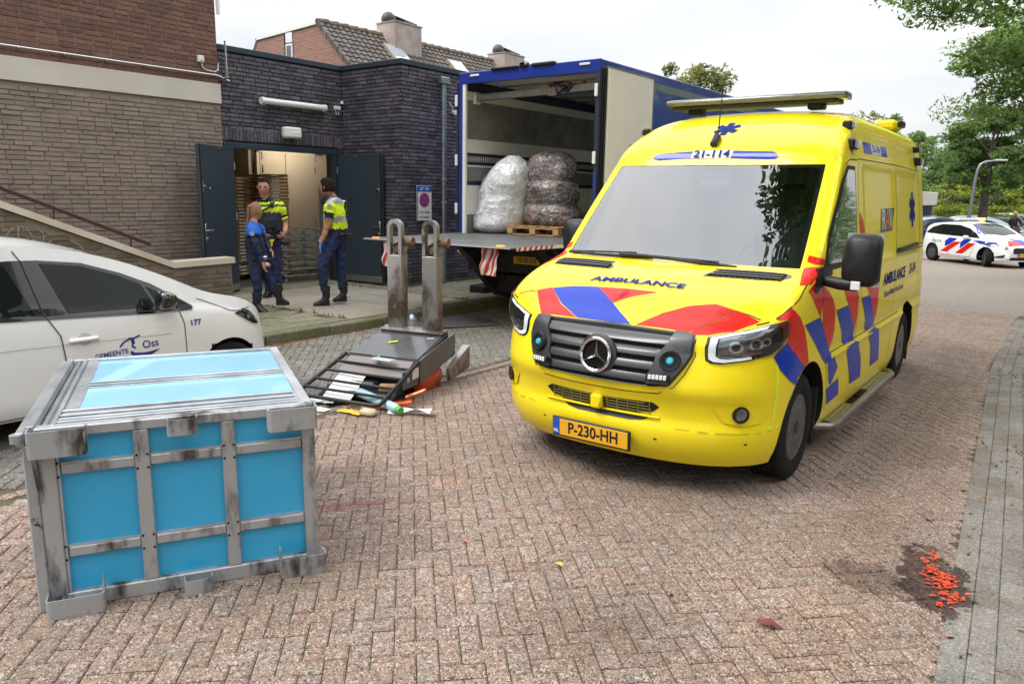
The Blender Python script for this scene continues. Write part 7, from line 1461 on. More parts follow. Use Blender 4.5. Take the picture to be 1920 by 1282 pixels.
person('officer with hi-vis yellow vest and blue glove standing nearest the right door leaf', (-8.94, 7.28, .13),
    dict(head=(212, 138, 0), neck=(255, 215, 0), chest=(272, 330, .02), pelvis=(285, 570, .05), shL=(228, 275, -.17), elL=(215, 440, -.17), wrL=(143, 600, -.2), haL=(128, 700, -.2), shR=(330, 275, .17), elR=(315, 430, .27), wrR=(265, 520, .3), haR=(262, 560, .3), hipL=(240, 600, -.07), knL=(140, 835, -.1), anL=(165, 1060, -.08), toL=(62, 1175, -.1), hipR=(315, 600, .12), knR=(312, 835, .12), anR=(322, 1060, .1), toR=(235, 1150, .06)),
    cv1, torso_mat=M_navy, leg_mat=M_navy2, skin=M_skin2, hair=M_hair1, style='thick', face=(-.85, .5, -.1), up=(.1, 0, 1), extra=ex1, glove=(M_glv, 'L'), hr=.118, curl=.3, girth=1.12)
# --- officer with short dark hair facing the camera
cv2 = lambda cx, cy, d: ((455+cx/4.58-511)/118, d, (552.5-(320+cy/4.58))/118)
def ex2(p, body, K, near):
    tor = lambda c: (lambda n: n[1] in ('pelvis', 'waist', 'chest', 'shL', 'shR') and not (n[1] in ('shL', 'shR') and n[3] > .1) and n[2] not in ('hipL', 'hipR', 'neck'))(near(c))
    z0 = K['waist'].z-.02; zc = K['chest'].z
    v = shell(body, lambda c: tor(c) and z0 < c.z < zc+.14, .02, 'protective_vest', pm('vest_navy', (.016, .022, .045), .75, bump=(25, .5, .02)), p)
    shell(body, lambda c: tor(c) and zc-.01 < c.z < zc+.065, .025, 'hi_vis_band', M_hiv, v); shell(body, lambda c: tor(c) and zc+.1 < c.z < zc+.135, .025, 'hi_vis_band', M_hiv, v)
    for a, b in ((.3, .5), (.62, .72)): shell(body, lambda c: near(c)[1] in ('shL', 'shR') and a < near(c)[3] < b, .006, 'sleeve_band', M_hiv, p)
    mb = MB(); c = K['chest']+Vector((.0, -.16, .06)); mb.tube([c+Vector((-.1, 0, -.06)), c, c+Vector((.1, 0, .09))], .016, 8); mb.box(tuple(c+Vector((.06, -.01, .04))), (.05, .04, .09), .01); mb.obj('radio_strap', M_blkp, p, smooth=40)
    mb = MB(); mb.box(tuple(K['waist']+Vector((-.01, -.16, .1))), (.19, .05, .16), .02); mb.obj('chest_pouch', M_blackc, p, smooth=30)
    belt(p, K, None, .168, [('pouch', -1.57, .08, .1, M_blackc, .0), ('taser', -.9, .07, .12, M_blackc, .02), ('pouch', -.3, .06, .12, M_blkp, .06), ('holster', .1, .06, .2, M_blackc, -.1)])
    mb = MB(); c = K['pelvis']+Vector((.0, -.19, .04)); mb.box(tuple(c), (.07, .03, .04), .01); mb.tube([c, c+Vector((.0, 0, -.05)), c+Vector((-.02, 0, -.12))], [.02, .014, .012], 8); mb.obj('yellow_stun_gun', pm('bright_yellow', (.8, .6, .01), .4), p, smooth=40)
    mb = MB(); mb.tube([K['neck']+Vector((-.07, -.02, -.03)), K['neck']+Vector((0, -.08, -.05)), K['neck']+Vector((.08, -.02, .0))], .02, 8); mb.obj('collar', M_blackc, p, smooth=50)
person('officer with short dark hair and yellow-banded black shirt facing the camera in the doorway', (-10.2, 7.14, .13),
    dict(head=(226, 150, -.02), neck=(228, 232, 0), chest=(250, 345, 0), pelvis=(270, 600, .03), shL=(172, 272, .02), elL=(160, 430, .03), wrL=(200, 520, -.1), haL=(230, 540, -.15), shR=(342, 285, .0), elR=(388, 450, .02), wrR=(378, 520, -.12), haR=(345, 548, -.18), hipL=(232, 640, .03), knL=(232, 850, .05), anL=(225, 1030, .08), toL=(192, 1068, -.05), hipR=(300, 640, .03), knR=(302, 850, .02), anR=(310, 1035, .05), toR=(312, 1075, -.1)),
    cv2, torso_mat=M_blackc, leg_mat=M_navy, skin=M_skin, hair=M_hair1, style='short', face=(-.15, -1, -.15), up=(.0, 0, 1), extra=ex2, hr=.116, curl=.9)
# --- officer with the blonde braid
cv3 = lambda cx, cy, d: ((455+cx/4.58-506.4)/135.8, d, (582-(320+cy/4.58))/135.8)
def ex3(p, body, K, near):
    tor = lambda c: (lambda n: n[1] in ('pelvis', 'waist', 'chest', 'shL', 'shR') and not (n[1] in ('shL', 'shR') and n[3] > .12) and n[2] not in ('hipL', 'hipR', 'neck'))(near(c))
    z0 = K['waist'].z-.02; zc = K['chest'].z
    v = shell(body, lambda c: tor(c) and z0 < c.z < K['neck'].z-.03, .014, 'vest', pm('vest_blue_black', (.012, .02, .05), .75, bump=(25, .5, .02)), p)
    shell(body, lambda c: tor(c) and zc+.0 < c.z < K['neck'].z-.02, .018, 'blue_yoke', M_bluv, v)
    belt(p, K, None, .145, [('holster', 3.3, .08, .2, M_blackc, -.08), ('pouch', -1.8, .06, .1, M_blackc, -.02), ('handcuffs', -.9, .07, .07, M_steel, -.01), ('name_badge', -.7, .05, .07, M_wht, -.1), ('pouch', -.2, .06, .12, M_blackc, -.05), ('pink_tag', -.35, .03, .07, pm('pink_tag', (.6, .1, .3), .5), -.12)])
    mb = MB(); c = K['shR']; mb.tube([c+Vector((-.02, -.1, .1)), c+Vector((.03, -.12, .02)), c+Vector((.06, -.12, -.1))], .014, 8); mb.obj('radio', M_blkp, p, smooth=40)
    mb = MB(); mb.lathe([(0, .006), (.03, .004), (.033, 0)], tuple(K['shL']+Vector((.02, -.07, -.06))), 'Y', 16); mb.obj('sleeve_badge', M_silv, p)
person('officer with long blonde braid and dark blue uniform seen from behind, nearest the white car', (-9.11, 6.33, .13),
    dict(head=(150, 350, .02), neck=(128, 425, 0), chest=(128, 540, .02), pelvis=(150, 775, .03), shL=(105, 490, -.13), elL=(150, 640, -.16), wrL=(192, 775, -.16), haL=(205, 840, -.16), shR=(170, 490, .14), elR=(225, 620, .16), wrR=(262, 680, .05), haR=(275, 700, .0), hipL=(122, 820, -.06), knL=(140, 1000, -.05), anL=(138, 1115, -.02), toL=(215, 1225, -.1), hipR=(200, 820, .08), knR=(262, 1000, .1), anR=(318, 1105, .1), toR=(398, 1165, .12)),
    cv3, rad=.98, torso_mat=M_navy, leg_mat=M_navy, skin=M_skin, hair=M_hair2, style='braid', face=(.75, .65, -.05), up=(0, 0, 1), longsleeve=True, extra=ex3, hr=.104, sq=.98)
# ================================================================ police car
import numpy as np
ZF = -.47
PC = thing('police_car', 'white police car with red and blue slanted stripes, turning on the road at the right', 'police car', (-5.24, 34.2, ZF), atan2(31.45-33.25, -3.08+5.06))
PC.location = Vector((-5.06, 33.25, ZF))-Vector((cos(PC.rotation_euler[2]), sin(PC.rotation_euler[2]), 0))*.82+Vector((-sin(PC.rotation_euler[2]), cos(PC.rotation_euler[2]), 0))*.84
rp = [(0, .85), (.08, 1.1), (.35, 1.36), (.9, 1.49), (1.6, 1.53), (2.2, 1.5), (2.7, 1.37), (3.1, 1.17), (3.35, 1.03), (3.7, .95), (4.0, .85), (4.15, .72), (4.22, .5)]
bp_ = [(0, .8), (.3, 1.0), (1.2, .98), (2.2, .96), (3.0, .92), (3.5, .85), (3.9, .72), (4.22, .42)]
pb = build_car(PC, 4.22, 1.76, rp, bp_, [(0, .32), (.4, .2), (3.5, .18), (4.22, .24)], (.82, 3.46), .32, [M_cwhite], steer=radians(-28), spokes=10, tumble=.16)
pbv = bvh_of(pb)
PS = lambda u, v: ((u, -3, v), (0, 1, 0)); PF = lambda u, v: ((6, u, v), (-1, 0, 0)); PT = lambda u, v: ((u, v, 4), (0, 0, -1))
def pp(name, pts, mat, ray, off=.004, cell=.08, par=None): q = MB(); drape(q, tris(pts), pbv, ray, off, cell); return q.obj(name, mat, par or PC, smooth=40, recalc=False)
pg_ = MATS['car_window']
pp('window_surround', [(.25, 1.04), (.6, 1.28), (1.1, 1.4), (2.0, 1.4), (2.5, 1.3), (2.85, 1.14), (3.1, .97), (2.3, .99), (1.0, 1.02)], M_cblack, PS)
for P_ in ([(.32, 1.06), (.6, 1.24), (.78, 1.3), (.72, 1.05)], [(.8, 1.05), (.87, 1.32), (1.25, 1.37), (1.62, 1.37), (1.6, 1.02)], [(1.7, 1.02), (1.73, 1.37), (2.05, 1.36), (2.45, 1.27), (2.75, 1.13), (2.85, .99)]): pp('side_window', P_, pg_, PS, .008)
pp('windscreen', [(2.32, -.55), (2.38, 0), (2.32, .55), (3.12, .66), (3.25, 0), (3.12, -.66)], pg_, PT, .005)
for P_ in ([(1.45, .5), (1.62, .5), (2.02, .78), (1.9, .78)], [(1.45, .5), (1.75, .5), (2.2, .82), (1.95, .82)], [(2.1, .42), (2.45, .42), (2.95, .78), (2.65, .78)]): pass
pp('stripe', [(1.28, .4), (1.66, .4), (2.32, .8), (1.98, .8)], M_red, PS); pp('stripe', [(2.06, .38), (2.42, .38), (3.0, .78), (2.66, .78)], M_red, PS)
pp('stripe', [(1.52, .6), (1.5, .8), (1.68, .92), (2.1, .92), (1.88, .76), (1.7, .66)], M_blu, PS); pp('stripe', [(2.28, .56), (2.28, .8), (2.42, .9), (2.78, .92), (2.52, .72)], M_blu, PS)
pp('stripe', [(2.85, .88), (3.1, .9), (3.4, .88), (3.8, .86), (3.86, .8), (3.6, .78), (3.2, .78)], M_blu, PS); pp('stripe', [(3.7, .72), (3.82, .7), (3.95, .78), (3.88, .8)], M_red, PS)
pp('hood_stripe', [(3.75, -.3), (4.1, -.55), (4.1, 0), (3.85, -.05)], M_red, PT); pp('hood_stripe', [(3.6, -.2), (3.85, -.05), (4.1, 0), (4.05, .5), (3.7, .3)], M_blu, PT)
pp('pillar_stripe', [(2.45, -.62), (2.5, -.55), (3.2, -.68), (3.2, -.76), (2.9, -.76)], M_blu, PT, .006)
q = MB(); drape_text(q, 'POLITIE', .13, 1.05, .76, pbv, PS, .005, sx=1.05, bold=.001, spacing=1.1); q.obj('police_lettering', M_ltr, PC, recalc=False)
pp('headlight', [(-.5, .68), (-.56, .73), (-.8, .8), (-.86, .8), (-.84, .72), (-.7, .64)], M_refl, PF, .006, .04); pp('headlight', [(.5, .68), (.56, .73), (.8, .8), (.86, .8), (.84, .72), (.7, .64)], M_refl, PF, .006, .04)
pp('front_grille', [(-.42, .5), (-.4, .66), (-.3, .7), (.3, .7), (.4, .66), (.42, .5)], M_blkp, PF, .006, .06); pp('lower_grille', [(-.62, .28), (-.5, .38), (.5, .38), (.62, .28)], M_blkp, PF, .006, .06)
pp('air_vent', [(-.84, .34), (-.7, .36), (-.66, .48), (-.78, .42)], M_blkp, PF, .006, .04)
mb = MB(); mb.box((4.25, 0, .46), (.02, .5, .11)); pn = mb.obj('number_plate', M_py, PC); text_mb('P-012-D', .1, M=frame((4.262, 0, .46), (0, 1, 0), (0, 0, 1)), sx=.85) if False else None
mb = MB(); mb.box((4.253, -.235, .46), (.02, .04, .112)); mb.obj('plate_band', M_blu, pn)
mb = MB(); mb.box((1.55, 0, 1.6), (.3, 1.15, .09), .03); lb2 = mb.obj('light_bar', pm('smoked_white', (.5, .5, .5), .2, coat=1), PC, smooth=40)
mb = MB(); mb.box((1.62, .42, 1.61), (.22, .3, .09), .03); mb.obj('amber_beacon', pm('amber_glow', (.9, .4, .03), .3, emit=((1, .42, .05), 6)), lb2, smooth=40)
mb = MB(); mb.box((2.62, -.98, .98), (.12, .22, .14), .04); mb.beam((2.65, -.9, .96), (2.72, -.8, .94), .05, .03); mb.obj('door_mirror', M_cwhite, PC, smooth=40)
q = MB()
for pts in ([(1.66, .99), (1.62, .6), (1.72, .3)], [(2.86, .93), (2.9, .6), (2.75, .3)], [(.75, .98), (.95, .75), (1.1, .5)], [(1.1, .3), (2.8, .28)]): drape(q, stroke(pts, .012), pbv, PS, .005, .1)
o = q.obj('door_gap', M_gap, PC, recalc=False); o['kind'] = 'stuff'
pp('tail_lamp', [(.02, .88), (.1, 1.0), (.25, .98), (.2, .88)], pm('lamp_red', (.4, .02, .01), .2), PS, .006, .04)
# ---- parked cars beyond
def far_car(label, loc, rz, col, L=4.2, hgt=1.45, sc_=.95):
    c = thing('parked_car', label, 'car', loc, rz, 'cars parked in the far car park'); k = hgt/1.5; r2p = [(a*L/4.22, b*k) for a, b in rp]; b2 = [(a*L/4.22, b*k) for a, b in bp_]
    b = build_car(c, L, 1.74, r2p, b2, [(0, .32), (.4, .2), (L-.7, .18), (L, .24)], (.8, L-.8), .31, [col]); bv2 = bvh_of(b)
    for sgn in (-1, 1):
        ry = (lambda u, v: ((u, -3, v), (0, 1, 0))) if sgn < 0 else (lambda u, v: ((u, 3, v), (0, -1, 0)))
        for P_ in ([(.35, 1.03), (.7, 1.24), (1.62, 1.33), (1.6, .99)], [(1.7, .99), (1.73, 1.33), (2.3, 1.27), (2.8, 1.08), (2.9, .97)]): q = MB(); drape(q, tris([(a*L/4.22, b_*k) for a, b_ in P_]), bv2, ry, .006, .12); q.obj('side_window', pg_, c, smooth=40, recalc=False)
    for P_ in ([(2.35, -.55), (2.42, 0), (2.35, .55), (3.1, .64), (3.2, 0), (3.1, -.64)], [(.1, -.5), (.1, .5), (.42, .5), (.42, -.5)]): q = MB(); drape(q, tris([(a*L/4.22, b_) for a, b_ in P_]), bv2, PT, .006, .12); q.obj('windscreen', pg_, c, smooth=40, recalc=False)
    for s in (-.6, .6):
        q = MB(); drape(q, tris([(s-.14, .66*k), (s-.14, .76*k), (s+.14, .76*k), (s+.14, .66*k)]), bv2, lambda u, v: ((9, u, v), (-1, 0, 0)), .008, .1); q.obj('headlight', M_refl, c, recalc=False)
        q = MB(); drape(q, tris([(s-.14, .78*k), (s-.14, .9*k), (s+.14, .9*k), (s+.14, .78*k)]), bv2, lambda u, v: ((-4, u, v), (1, 0, 0)), .008, .1); q.obj('tail_lamp', MATS['lamp_red'], c, recalc=False)
    return c
csil = pm('car_silver', (.35, .38, .4), .3, .4, coat=1); cdk = pm('car_dark', (.02, .022, .03), .25, coat=1); cbl = pm('car_pale_blue', (.35, .47, .55), .3, coat=1); cmar = pm('car_navy', (.02, .03, .09), .25, coat=1)
for lab, loc, rz, col, hg in (('dark navy car with a red rear behind the ambulance, left of the police car', (-7.2, 38.6, ZF), 1.0, cmar, 1.5), ('pale blue car parked behind the police car roof', (-7.0, 47.5, ZF), .35, cbl, 1.5), ('silver car showing between the ambulance and the police car', (-8.8, 45.5, ZF), .5, csil, 1.45),
        ('silver car right of the lamp post in the car park', (-5.3, 57.5, ZF), .2, csil, 1.5), ('dark car beside the cyclist at the right edge', (-3.2, 48.5, ZF), 2.9, cdk, 1.45), ('grey car behind the dark car at the right edge', (-3.4, 54.5, ZF), 3.0, pm('car_grey', (.12, .14, .15), .3, coat=1), 1.5), ('white car far back in the car park', (-6.6, 63, ZF), .1, M_cwhite, 1.5)):
    far_car(lab, loc, rz, col, 4.1, hg)
# ---- cyclist
BK = thing('bicycle', 'dark bicycle pushed by a person at the right edge', 'bicycle', (-3.05, 46.2, ZF), .3)
for x in (-.5, .5):
    mb = MB(); mb.lathe([(.33, -.015), (.345, 0), (.33, .015), (.315, 0)], (0, 0, 0), 'Y', 28, M=Matrix.Translation((x, 0, .345)), closed=True); w_ = mb.obj('wheel', M_tyre, BK, smooth=50)
    mb = MB()
    for k in range(12): a = pi*k/12; mb.tube([(x+.32*cos(a), 0, .345+.32*sin(a)), (x-.32*cos(a), 0, .345-.32*sin(a))], .003, 4)
    o = mb.obj('spokes', M_steel, w_); o['kind'] = 'stuff'
mb = MB(); 
for a, b in (((-.5, 0, .345), (-.1, 0, .3)), ((-.1, 0, .3), (-.2, 0, .85)), ((-.1, 0, .3), (.35, 0, .85)), ((-.18, 0, .75), (.35, 0, .8)), ((.33, 0, .95), (.5, 0, .345)), ((-.5, 0, .345), (-.18, 0, .75))): mb.tube([a, b], .018, 6)
mb.obj('frame', M_blkp, BK); mb = MB(); mb.tube([(.33, -.25, 1.0), (.35, 0, .98), (.33, .25, 1.0)], .014, 6); mb.obj('handlebar', M_blkp, BK); mb = MB(); mb.box((-.22, 0, .9), (.24, .14, .06), .03); mb.obj('saddle', M_blk, BK, smooth=40)
cv4 = lambda x, z, d: (x, d, z)
person('person in a dark jacket and grey trousers with pale hair beside the bicycle', (-3.5, 46.3, ZF), dict(head=(0, 1.66, -.02), neck=(0, 1.48, 0), chest=(0, 1.28, 0), pelvis=(0, .95, 0), shL=(-.18, 1.42, 0), elL=(-.22, 1.15, .0), wrL=(.0, 1.02, -.15), shR=(.18, 1.42, 0), elR=(.28, 1.18, 0), wrR=(.35, 1.02, -.1), hipL=(-.09, .88, 0), knL=(-.08, .5, -.05), anL=(-.1, .12, .0), toL=(-.02, .0, -.18), hipR=(.09, .88, 0), knR=(.1, .5, .05), anR=(.1, .12, .12), toR=(.2, 0, -.05)), cv4, torso_mat=M_blackc, leg_mat=pm('grey_cloth', (.16, .16, .18), .9), skin=M_skin, hair=pm('pale_hair', (.55, .5, .42), .7), style='short', face=(.3, -1, 0), longsleeve=True)
# ---- lamp post
LPm = thing('lamp_post', 'tall grey lamp post with a long curved arm behind the police car', 'lamp post', (-4.62, 39.4, ZF))
mb = MB(); mb.tube([(-.1, 0, 0), (-.08, 0, 1.2), (-.02, 0, 3.1), (.02, .0, 3.6), (.1, .02, 3.85), (.25, .1, 3.96), (.65, .35, 4.02)], [.085, .08, .06, .055, .045, .04, .035], 12); mb.obj('pole', M_zinc, LPm, smooth=50)
mb = MB(); mb.box((.82, .45, 4.03), (.5, .17, .08), .03, rz=.5); mb.obj('lamp_head', pm('lamp_grey', (.45, .45, .43), .5), LPm, smooth=40)
# ---- buildings far right
SB = thing('blue_shed', 'low building with white fascia and dark blue wall just behind the ambulance', 'building', (-8.4, 41.0, ZF))
mb = MB(); mb.bb(-6, .55, 0, 9, 0, 2.0); mb.obj('wall', pm('blue_panelling', (.02, .035, .1), .6), SB); mb = MB(); mb.bb(-6.1, .75, -.2, 9.1, 2.0, 2.72, .02); mb.obj('fascia', M_band, SB)
for k in range(12):
    mb = MB(); mb.bb(.551, .575, .1+k*.72, .14+k*.72, 0, 2.0); mb.obj('cladding_joint', M_tnavy, SB)
for k in range(9): mb = MB(); mb.bb(-5.9+k*.72, -5.86+k*.72, -.025, -.001, 0, 2.0); mb.obj('cladding_joint', M_tnavy, SB)
BB = thing('far_house_row', 'low brown brick building with grey roof far behind the car park trees', 'building', (-30, 88, ZF))
mb = MB(); mb.bb(0, 40, 0, 8, 0, 2.1); mb.obj('wall', pm('brown_far', (.14, .1, .085), .9, var=(1, (.1, .075, .065))), BB); mb = MB(); mb.prism([(-.4, 2.1), (8.4, 2.1), (8.0, 2.35), (0, 2.35)], -.5, 40.5, ax=0); mb.obj('roof', pm('far_roof', (.25, .23, .22), .8), BB); mb = MB(); mb.prism([(2, 2.3), (8, 2.3), (5, 4.6)], 6, 22, ax=0); mb.obj('gable_roof', pm('terracotta', (.34, .18, .12), .8), BB)
for k in range(14): mb = MB(); mb.bb(1+k*2.8, 2.4+k*2.8, -.05, -.002, .7, 1.7); mb.obj('window', pg_, BB)
BR = thing('pink_railing', 'slanting pink and white railing beside the blue shed', 'railing', (-7.1, 50, ZF)); mb = MB(); mb.beam((-1.2, 0, 1.0), (.3, 0, 1.35), .08, .1); mb.obj('pink_rail', pm('pink_paint', (.55, .1, .3), .5), BR); mb = MB(); mb.beam((-1.2, 0, .7), (.3, 0, 1.05), .08, .1); mb.obj('white_rail', M_white, BR)
for x in (-1.2, -.4, .3): mb = MB(); mb.bb(x-.03, x+.03, -.03, .03, 0, 1.3); mb.obj('post', M_white, BR)
# ================================================================ trees
def leafmat(name, c1, c2, c3):
    m = bpy.data.materials.new(name); m.use_nodes = True; t = m.node_tree; b = t.nodes['Principled BSDF']; L = t.links.new; g = N(t, 'ShaderNodeNewGeometry'); r = N(t, 'ShaderNodeValToRGB'); r.color_ramp.elements.new(.5)
    for e, (p, c) in zip(r.color_ramp.elements, ((0, c1), (.55, c2), (1, c3))): e.position = p; e.color = (*c, 1)
    L(g.outputs['Random Per Island'], r.inputs[0]); n = N(t, 'ShaderNodeTexNoise'); n.inputs['Scale'].default_value = .9; L(g.outputs['Position'], n.inputs['Vector']); mr = N(t, 'ShaderNodeMapRange'); L(n.outputs[0], mr.inputs[0]); mr.inputs[1].default_value = .35; mr.inputs[2].default_value = .65; mr.inputs[3].default_value = .7; mr.inputs[4].default_value = 1.35
    hs = N(t, 'ShaderNodeHueSaturation'); L(r.outputs[0], hs.inputs['Color']); L(mr.outputs[0], hs.inputs['Value']); L(hs.outputs[0], b.inputs[0]); b.inputs['Roughness'].default_value = .5
    tl = N(t, 'ShaderNodeBsdfTranslucent'); L(hs.outputs[0], tl.inputs[0]); mi = N(t, 'ShaderNodeMixShader'); mi.inputs[0].default_value = .52; o = t.nodes['Material Output']; L(b.outputs[0], mi.inputs[1]); L(tl.outputs[0], mi.inputs[2]); L(mi.outputs[0], o.inputs[0]); return m
LM = {'green': leafmat('leaf_green', (.09, .17, .04), (.16, .27, .06), (.27, .36, .09)), 'dark': leafmat('leaf_dark', (.06, .13, .035), (.11, .2, .045), (.2, .28, .07)), 'lime': leafmat('leaf_lime', (.12, .2, .02), (.22, .3, .03), (.42, .38, .04)), 'olive': leafmat('leaf_olive', (.14, .17, .05), (.22, .24, .07), (.32, .31, .1))}
M_bark = pm('bark', (.09, .075, .06), .9, var=(8, (.05, .042, .035)), bump=(14, .8, .03), stretch=(1, 1, .3))
nr = np.random.default_rng(5)
def leaves(cent, rad, n, size, flat=.6, asp=.42):
    """n leaves scattered in clumps: cent (k,3), rad (k,)"""
    cent = np.array(cent); rad = np.array(rad); k = nr.integers(0, len(cent), n); d = nr.normal(size=(n, 3)); d /= np.linalg.norm(d, axis=1)[:, None]; r = nr.random(n)**.45
    p = cent[k]+d*(r*rad[k])[:, None]*np.array([1, 1, flat]); a = nr.normal(size=(n, 3)); a[:, 2] = a[:, 2]*.5-.35; a /= np.linalg.norm(a, axis=1)[:, None]
    b = np.cross(a, nr.normal(size=(n, 3))*np.array([.5, .5, 1])); b /= np.linalg.norm(b, axis=1)[:, None]; s = (size*(.6+.8*nr.random(n)))[:, None]
    c = np.cross(a, b); v = np.stack([p-a*s*.5, p+b*s*asp*.5+c*s*.08, p+a*s*.5, p-b*s*asp*.5+c*s*.08], 1); return v.reshape(-1, 3)
def leafobj(name, V, mat, parent):
    n = len(V)//4; me = bpy.data.meshes.new(name); me.vertices.add(len(V)); me.vertices.foreach_set('co', V.astype(np.float32).ravel()); me.loops.add(4*n); me.loops.foreach_set('vertex_index', np.arange(4*n, dtype=np.int32)); me.polygons.add(n); me.polygons.foreach_set('loop_start', np.arange(0, 4*n, 4, dtype=np.int32)); me.polygons.foreach_set('loop_total', np.full(n, 4, dtype=np.int32)); me.update(calc_edges=True); me.materials.append(mat)
    o = bpy.data.objects.new(name, me); COL.objects.link(o); o.parent = parent; o['kind'] = 'stuff'; return o
def tree(label, loc, ht, cr, base, mat, n, size, tr=.16, seed=0, group=None, lean=(0, 0), clump=.34, limbs=9, sub=4, off=(0, 0), flat=.55, droop=0):
    r = random.Random(seed); t = thing('tree', label, 'tree', loc, r.random()*6 if not off[0] and not off[1] else 0, group); top = Vector((lean[0], lean[1], ht*.85))
    mb = MB(); tp = [Vector((0, 0, -.1)), Vector((lean[0]*.2, lean[1]*.2, ht*.25)), Vector((lean[0]*.55, lean[1]*.5, ht*.5)), top]; mb.tube(tp, [tr*1.25, tr, tr*.7, tr*.15], 10); mb.obj('trunk', M_bark, t, smooth=60)
    cs = []; rs = []; cc = Vector((off[0]+lean[0]*.6, off[1]+lean[1]*.6, base+(ht-base)*.5))
    for k in range(limbs):
        f = .3+.6*k/limbs; b0 = tp[1].lerp(tp[3], f); an = k*2.4+r.random(); 
        tip = cc+Vector((cos(an)*cr*r.uniform(.55, .95), sin(an)*cr*r.uniform(.55, .95), (ht-base)*.5*r.uniform(-.85, .8)-droop)); mid = b0.lerp(tip, .5)+Vector((0, 0, cr*.12))
        mb = MB(); mb.tube([b0, mid, tip], [tr*.4, tr*.22, tr*.06], 6); mb.obj('limb', M_bark, t, smooth=60)
        for j in range(sub):
            g = .45+.6*j/sub; c = mid.lerp(tip, g)+Vector((r.gauss(0, cr*.16), r.gauss(0, cr*.16), r.gauss(0, cr*.12))); cs.append(tuple(c)); rs.append(cr*clump*r.uniform(.6, 1.15))
    for k in range(limbs*2): 
        an = r.random()*6.3; el = r.uniform(-1, 1); q_ = r.random()**.5; cs.append((cc.x+cr*.85*q_*cos(an)*sqrt(1-el*el*.6), cc.y+cr*.85*q_*sin(an)*sqrt(1-el*el*.6), cc.z+(ht-base)*.5*el)); rs.append(cr*clump*r.uniform(.4, .9))
    leafobj('crown', leaves(cs, rs, n, size, flat), mat, t); return t
tree('large tree with spreading crown and bare trunk beside the lamp post, behind the police car', (-4.5, 42.2, ZF), 6.6, 2.3, 2.7, LM['dark'], 15000, .2, .2, 3, flat=.5, lean=(.15, 0))
tree('tree at the right edge whose pale green crown hangs in the middle distance', (-1.2, 25.5, -.35), 7.4, 2.9, 3.5, LM['green'], 30000, .14, .15, 4, flat=.45)
tree('nearest tree at the upper right with leafy branches hanging over the road', (1.9, 15.6, -.1), 8.6, 4.9, 4.1, LM['green'], 90000, .12, .2, 11, off=(-.7, -.9), flat=.35, clump=.21, limbs=16, sub=5, droop=.1)
tree('tall tree standing outside the frame on the right of the ambulance', (2.4, 4.9, 0), 11, 3.2, 5.6, LM['dark'], 36000, .16, .25, 21, off=(-3.0, .6), clump=.3)
tree('tall tree outside the frame behind the camera on the right', (5.5, -4.5, 0), 10, 4.5, 2.5, LM['dark'], 8000, .26, .25, 22)
tree('tall tree outside the frame behind the camera', (0.5, -11, 0), 9.5, 4.2, 2.5, LM['green'], 8000, .26, .25, 23)
tree('tree top showing over the blue truck roof', (-15.6, 33.6, ZF), 8.2, 2.0, 3.5, LM['olive'], 9000, .22, .2, 6, flat=.8)
tree('small tree top peeking over the ambulance roof', (-9.3, 38.4, ZF), 6.1, 1.3, 3.5, LM['olive'], 2500, .17, .14, 7, flat=.8)
tree('small bright yellow green tree behind the police car, left of the lamp post', (-8.0, 57.5, ZF), 3.3, 1.15, 1.1, LM['lime'], 2500, .16, .07, 8)
tree('slender yellow green tree right of the lamp post', (-5.2, 53.5, ZF), 4.2, 1.7, 1.2, LM['lime'], 3500, .17, .08, 9, flat=.45)
far = [(-13.5, 64, 8.6, 3.4), (-11.2, 74, 7.6, 3.4), (-9.2, 70, 6.6, 3.0), (-7.2, 76, 6.6, 3.2), (-5.2, 71, 6.8, 3.2), (-3.0, 74, 7, 3.2), (-.6, 69, 7.4, 3.4), (2, 72, 8, 3.6), (-15.8, 72, 8.8, 3.6), (4.6, 66, 8, 3.6), (-20, 80, 9, 4)]
tl_ = ['dense tree of the far row, nearest the blue shed', 'second tree of the far row, right of the shed', 'third tree of the far row behind the yellow tree', 'fourth tree of the far row, left of the lamp post', 'fifth tree of the far row, right of the lamp post', 'sixth tree of the far row behind the cyclist', 'seventh tree of the far row at the right edge', 'tree of the far row beyond the right edge', 'tall dense tree behind the blue shed', 'last tree of the far row, outside the right edge', 'tree of the far row hidden behind the ambulance']
for k, (x, y, h_, c_) in enumerate(far): tree(tl_[k], (x, y, ZF), h_, c_, 1.2, LM[('green', 'dark', 'green', 'lime')[k % 4] if k not in (2,) else 'green'], 8000, .3, .16, 30+k, 'trees in a row beyond the car park', flat=.8, limbs=7, sub=3)
hg = MB()
V = leaves([(x, 86-abs(x+8)*.2, .6+nr.random()*1.4) for x in np.arange(-34, 26, 1.3)], [2.0]*47, 14000, .42, .9); o = leafobj('far_hedge', V, LM['dark'], None); tag(o, 'dark green mass of shrubs closing the view beyond the far trees', 'hedge')
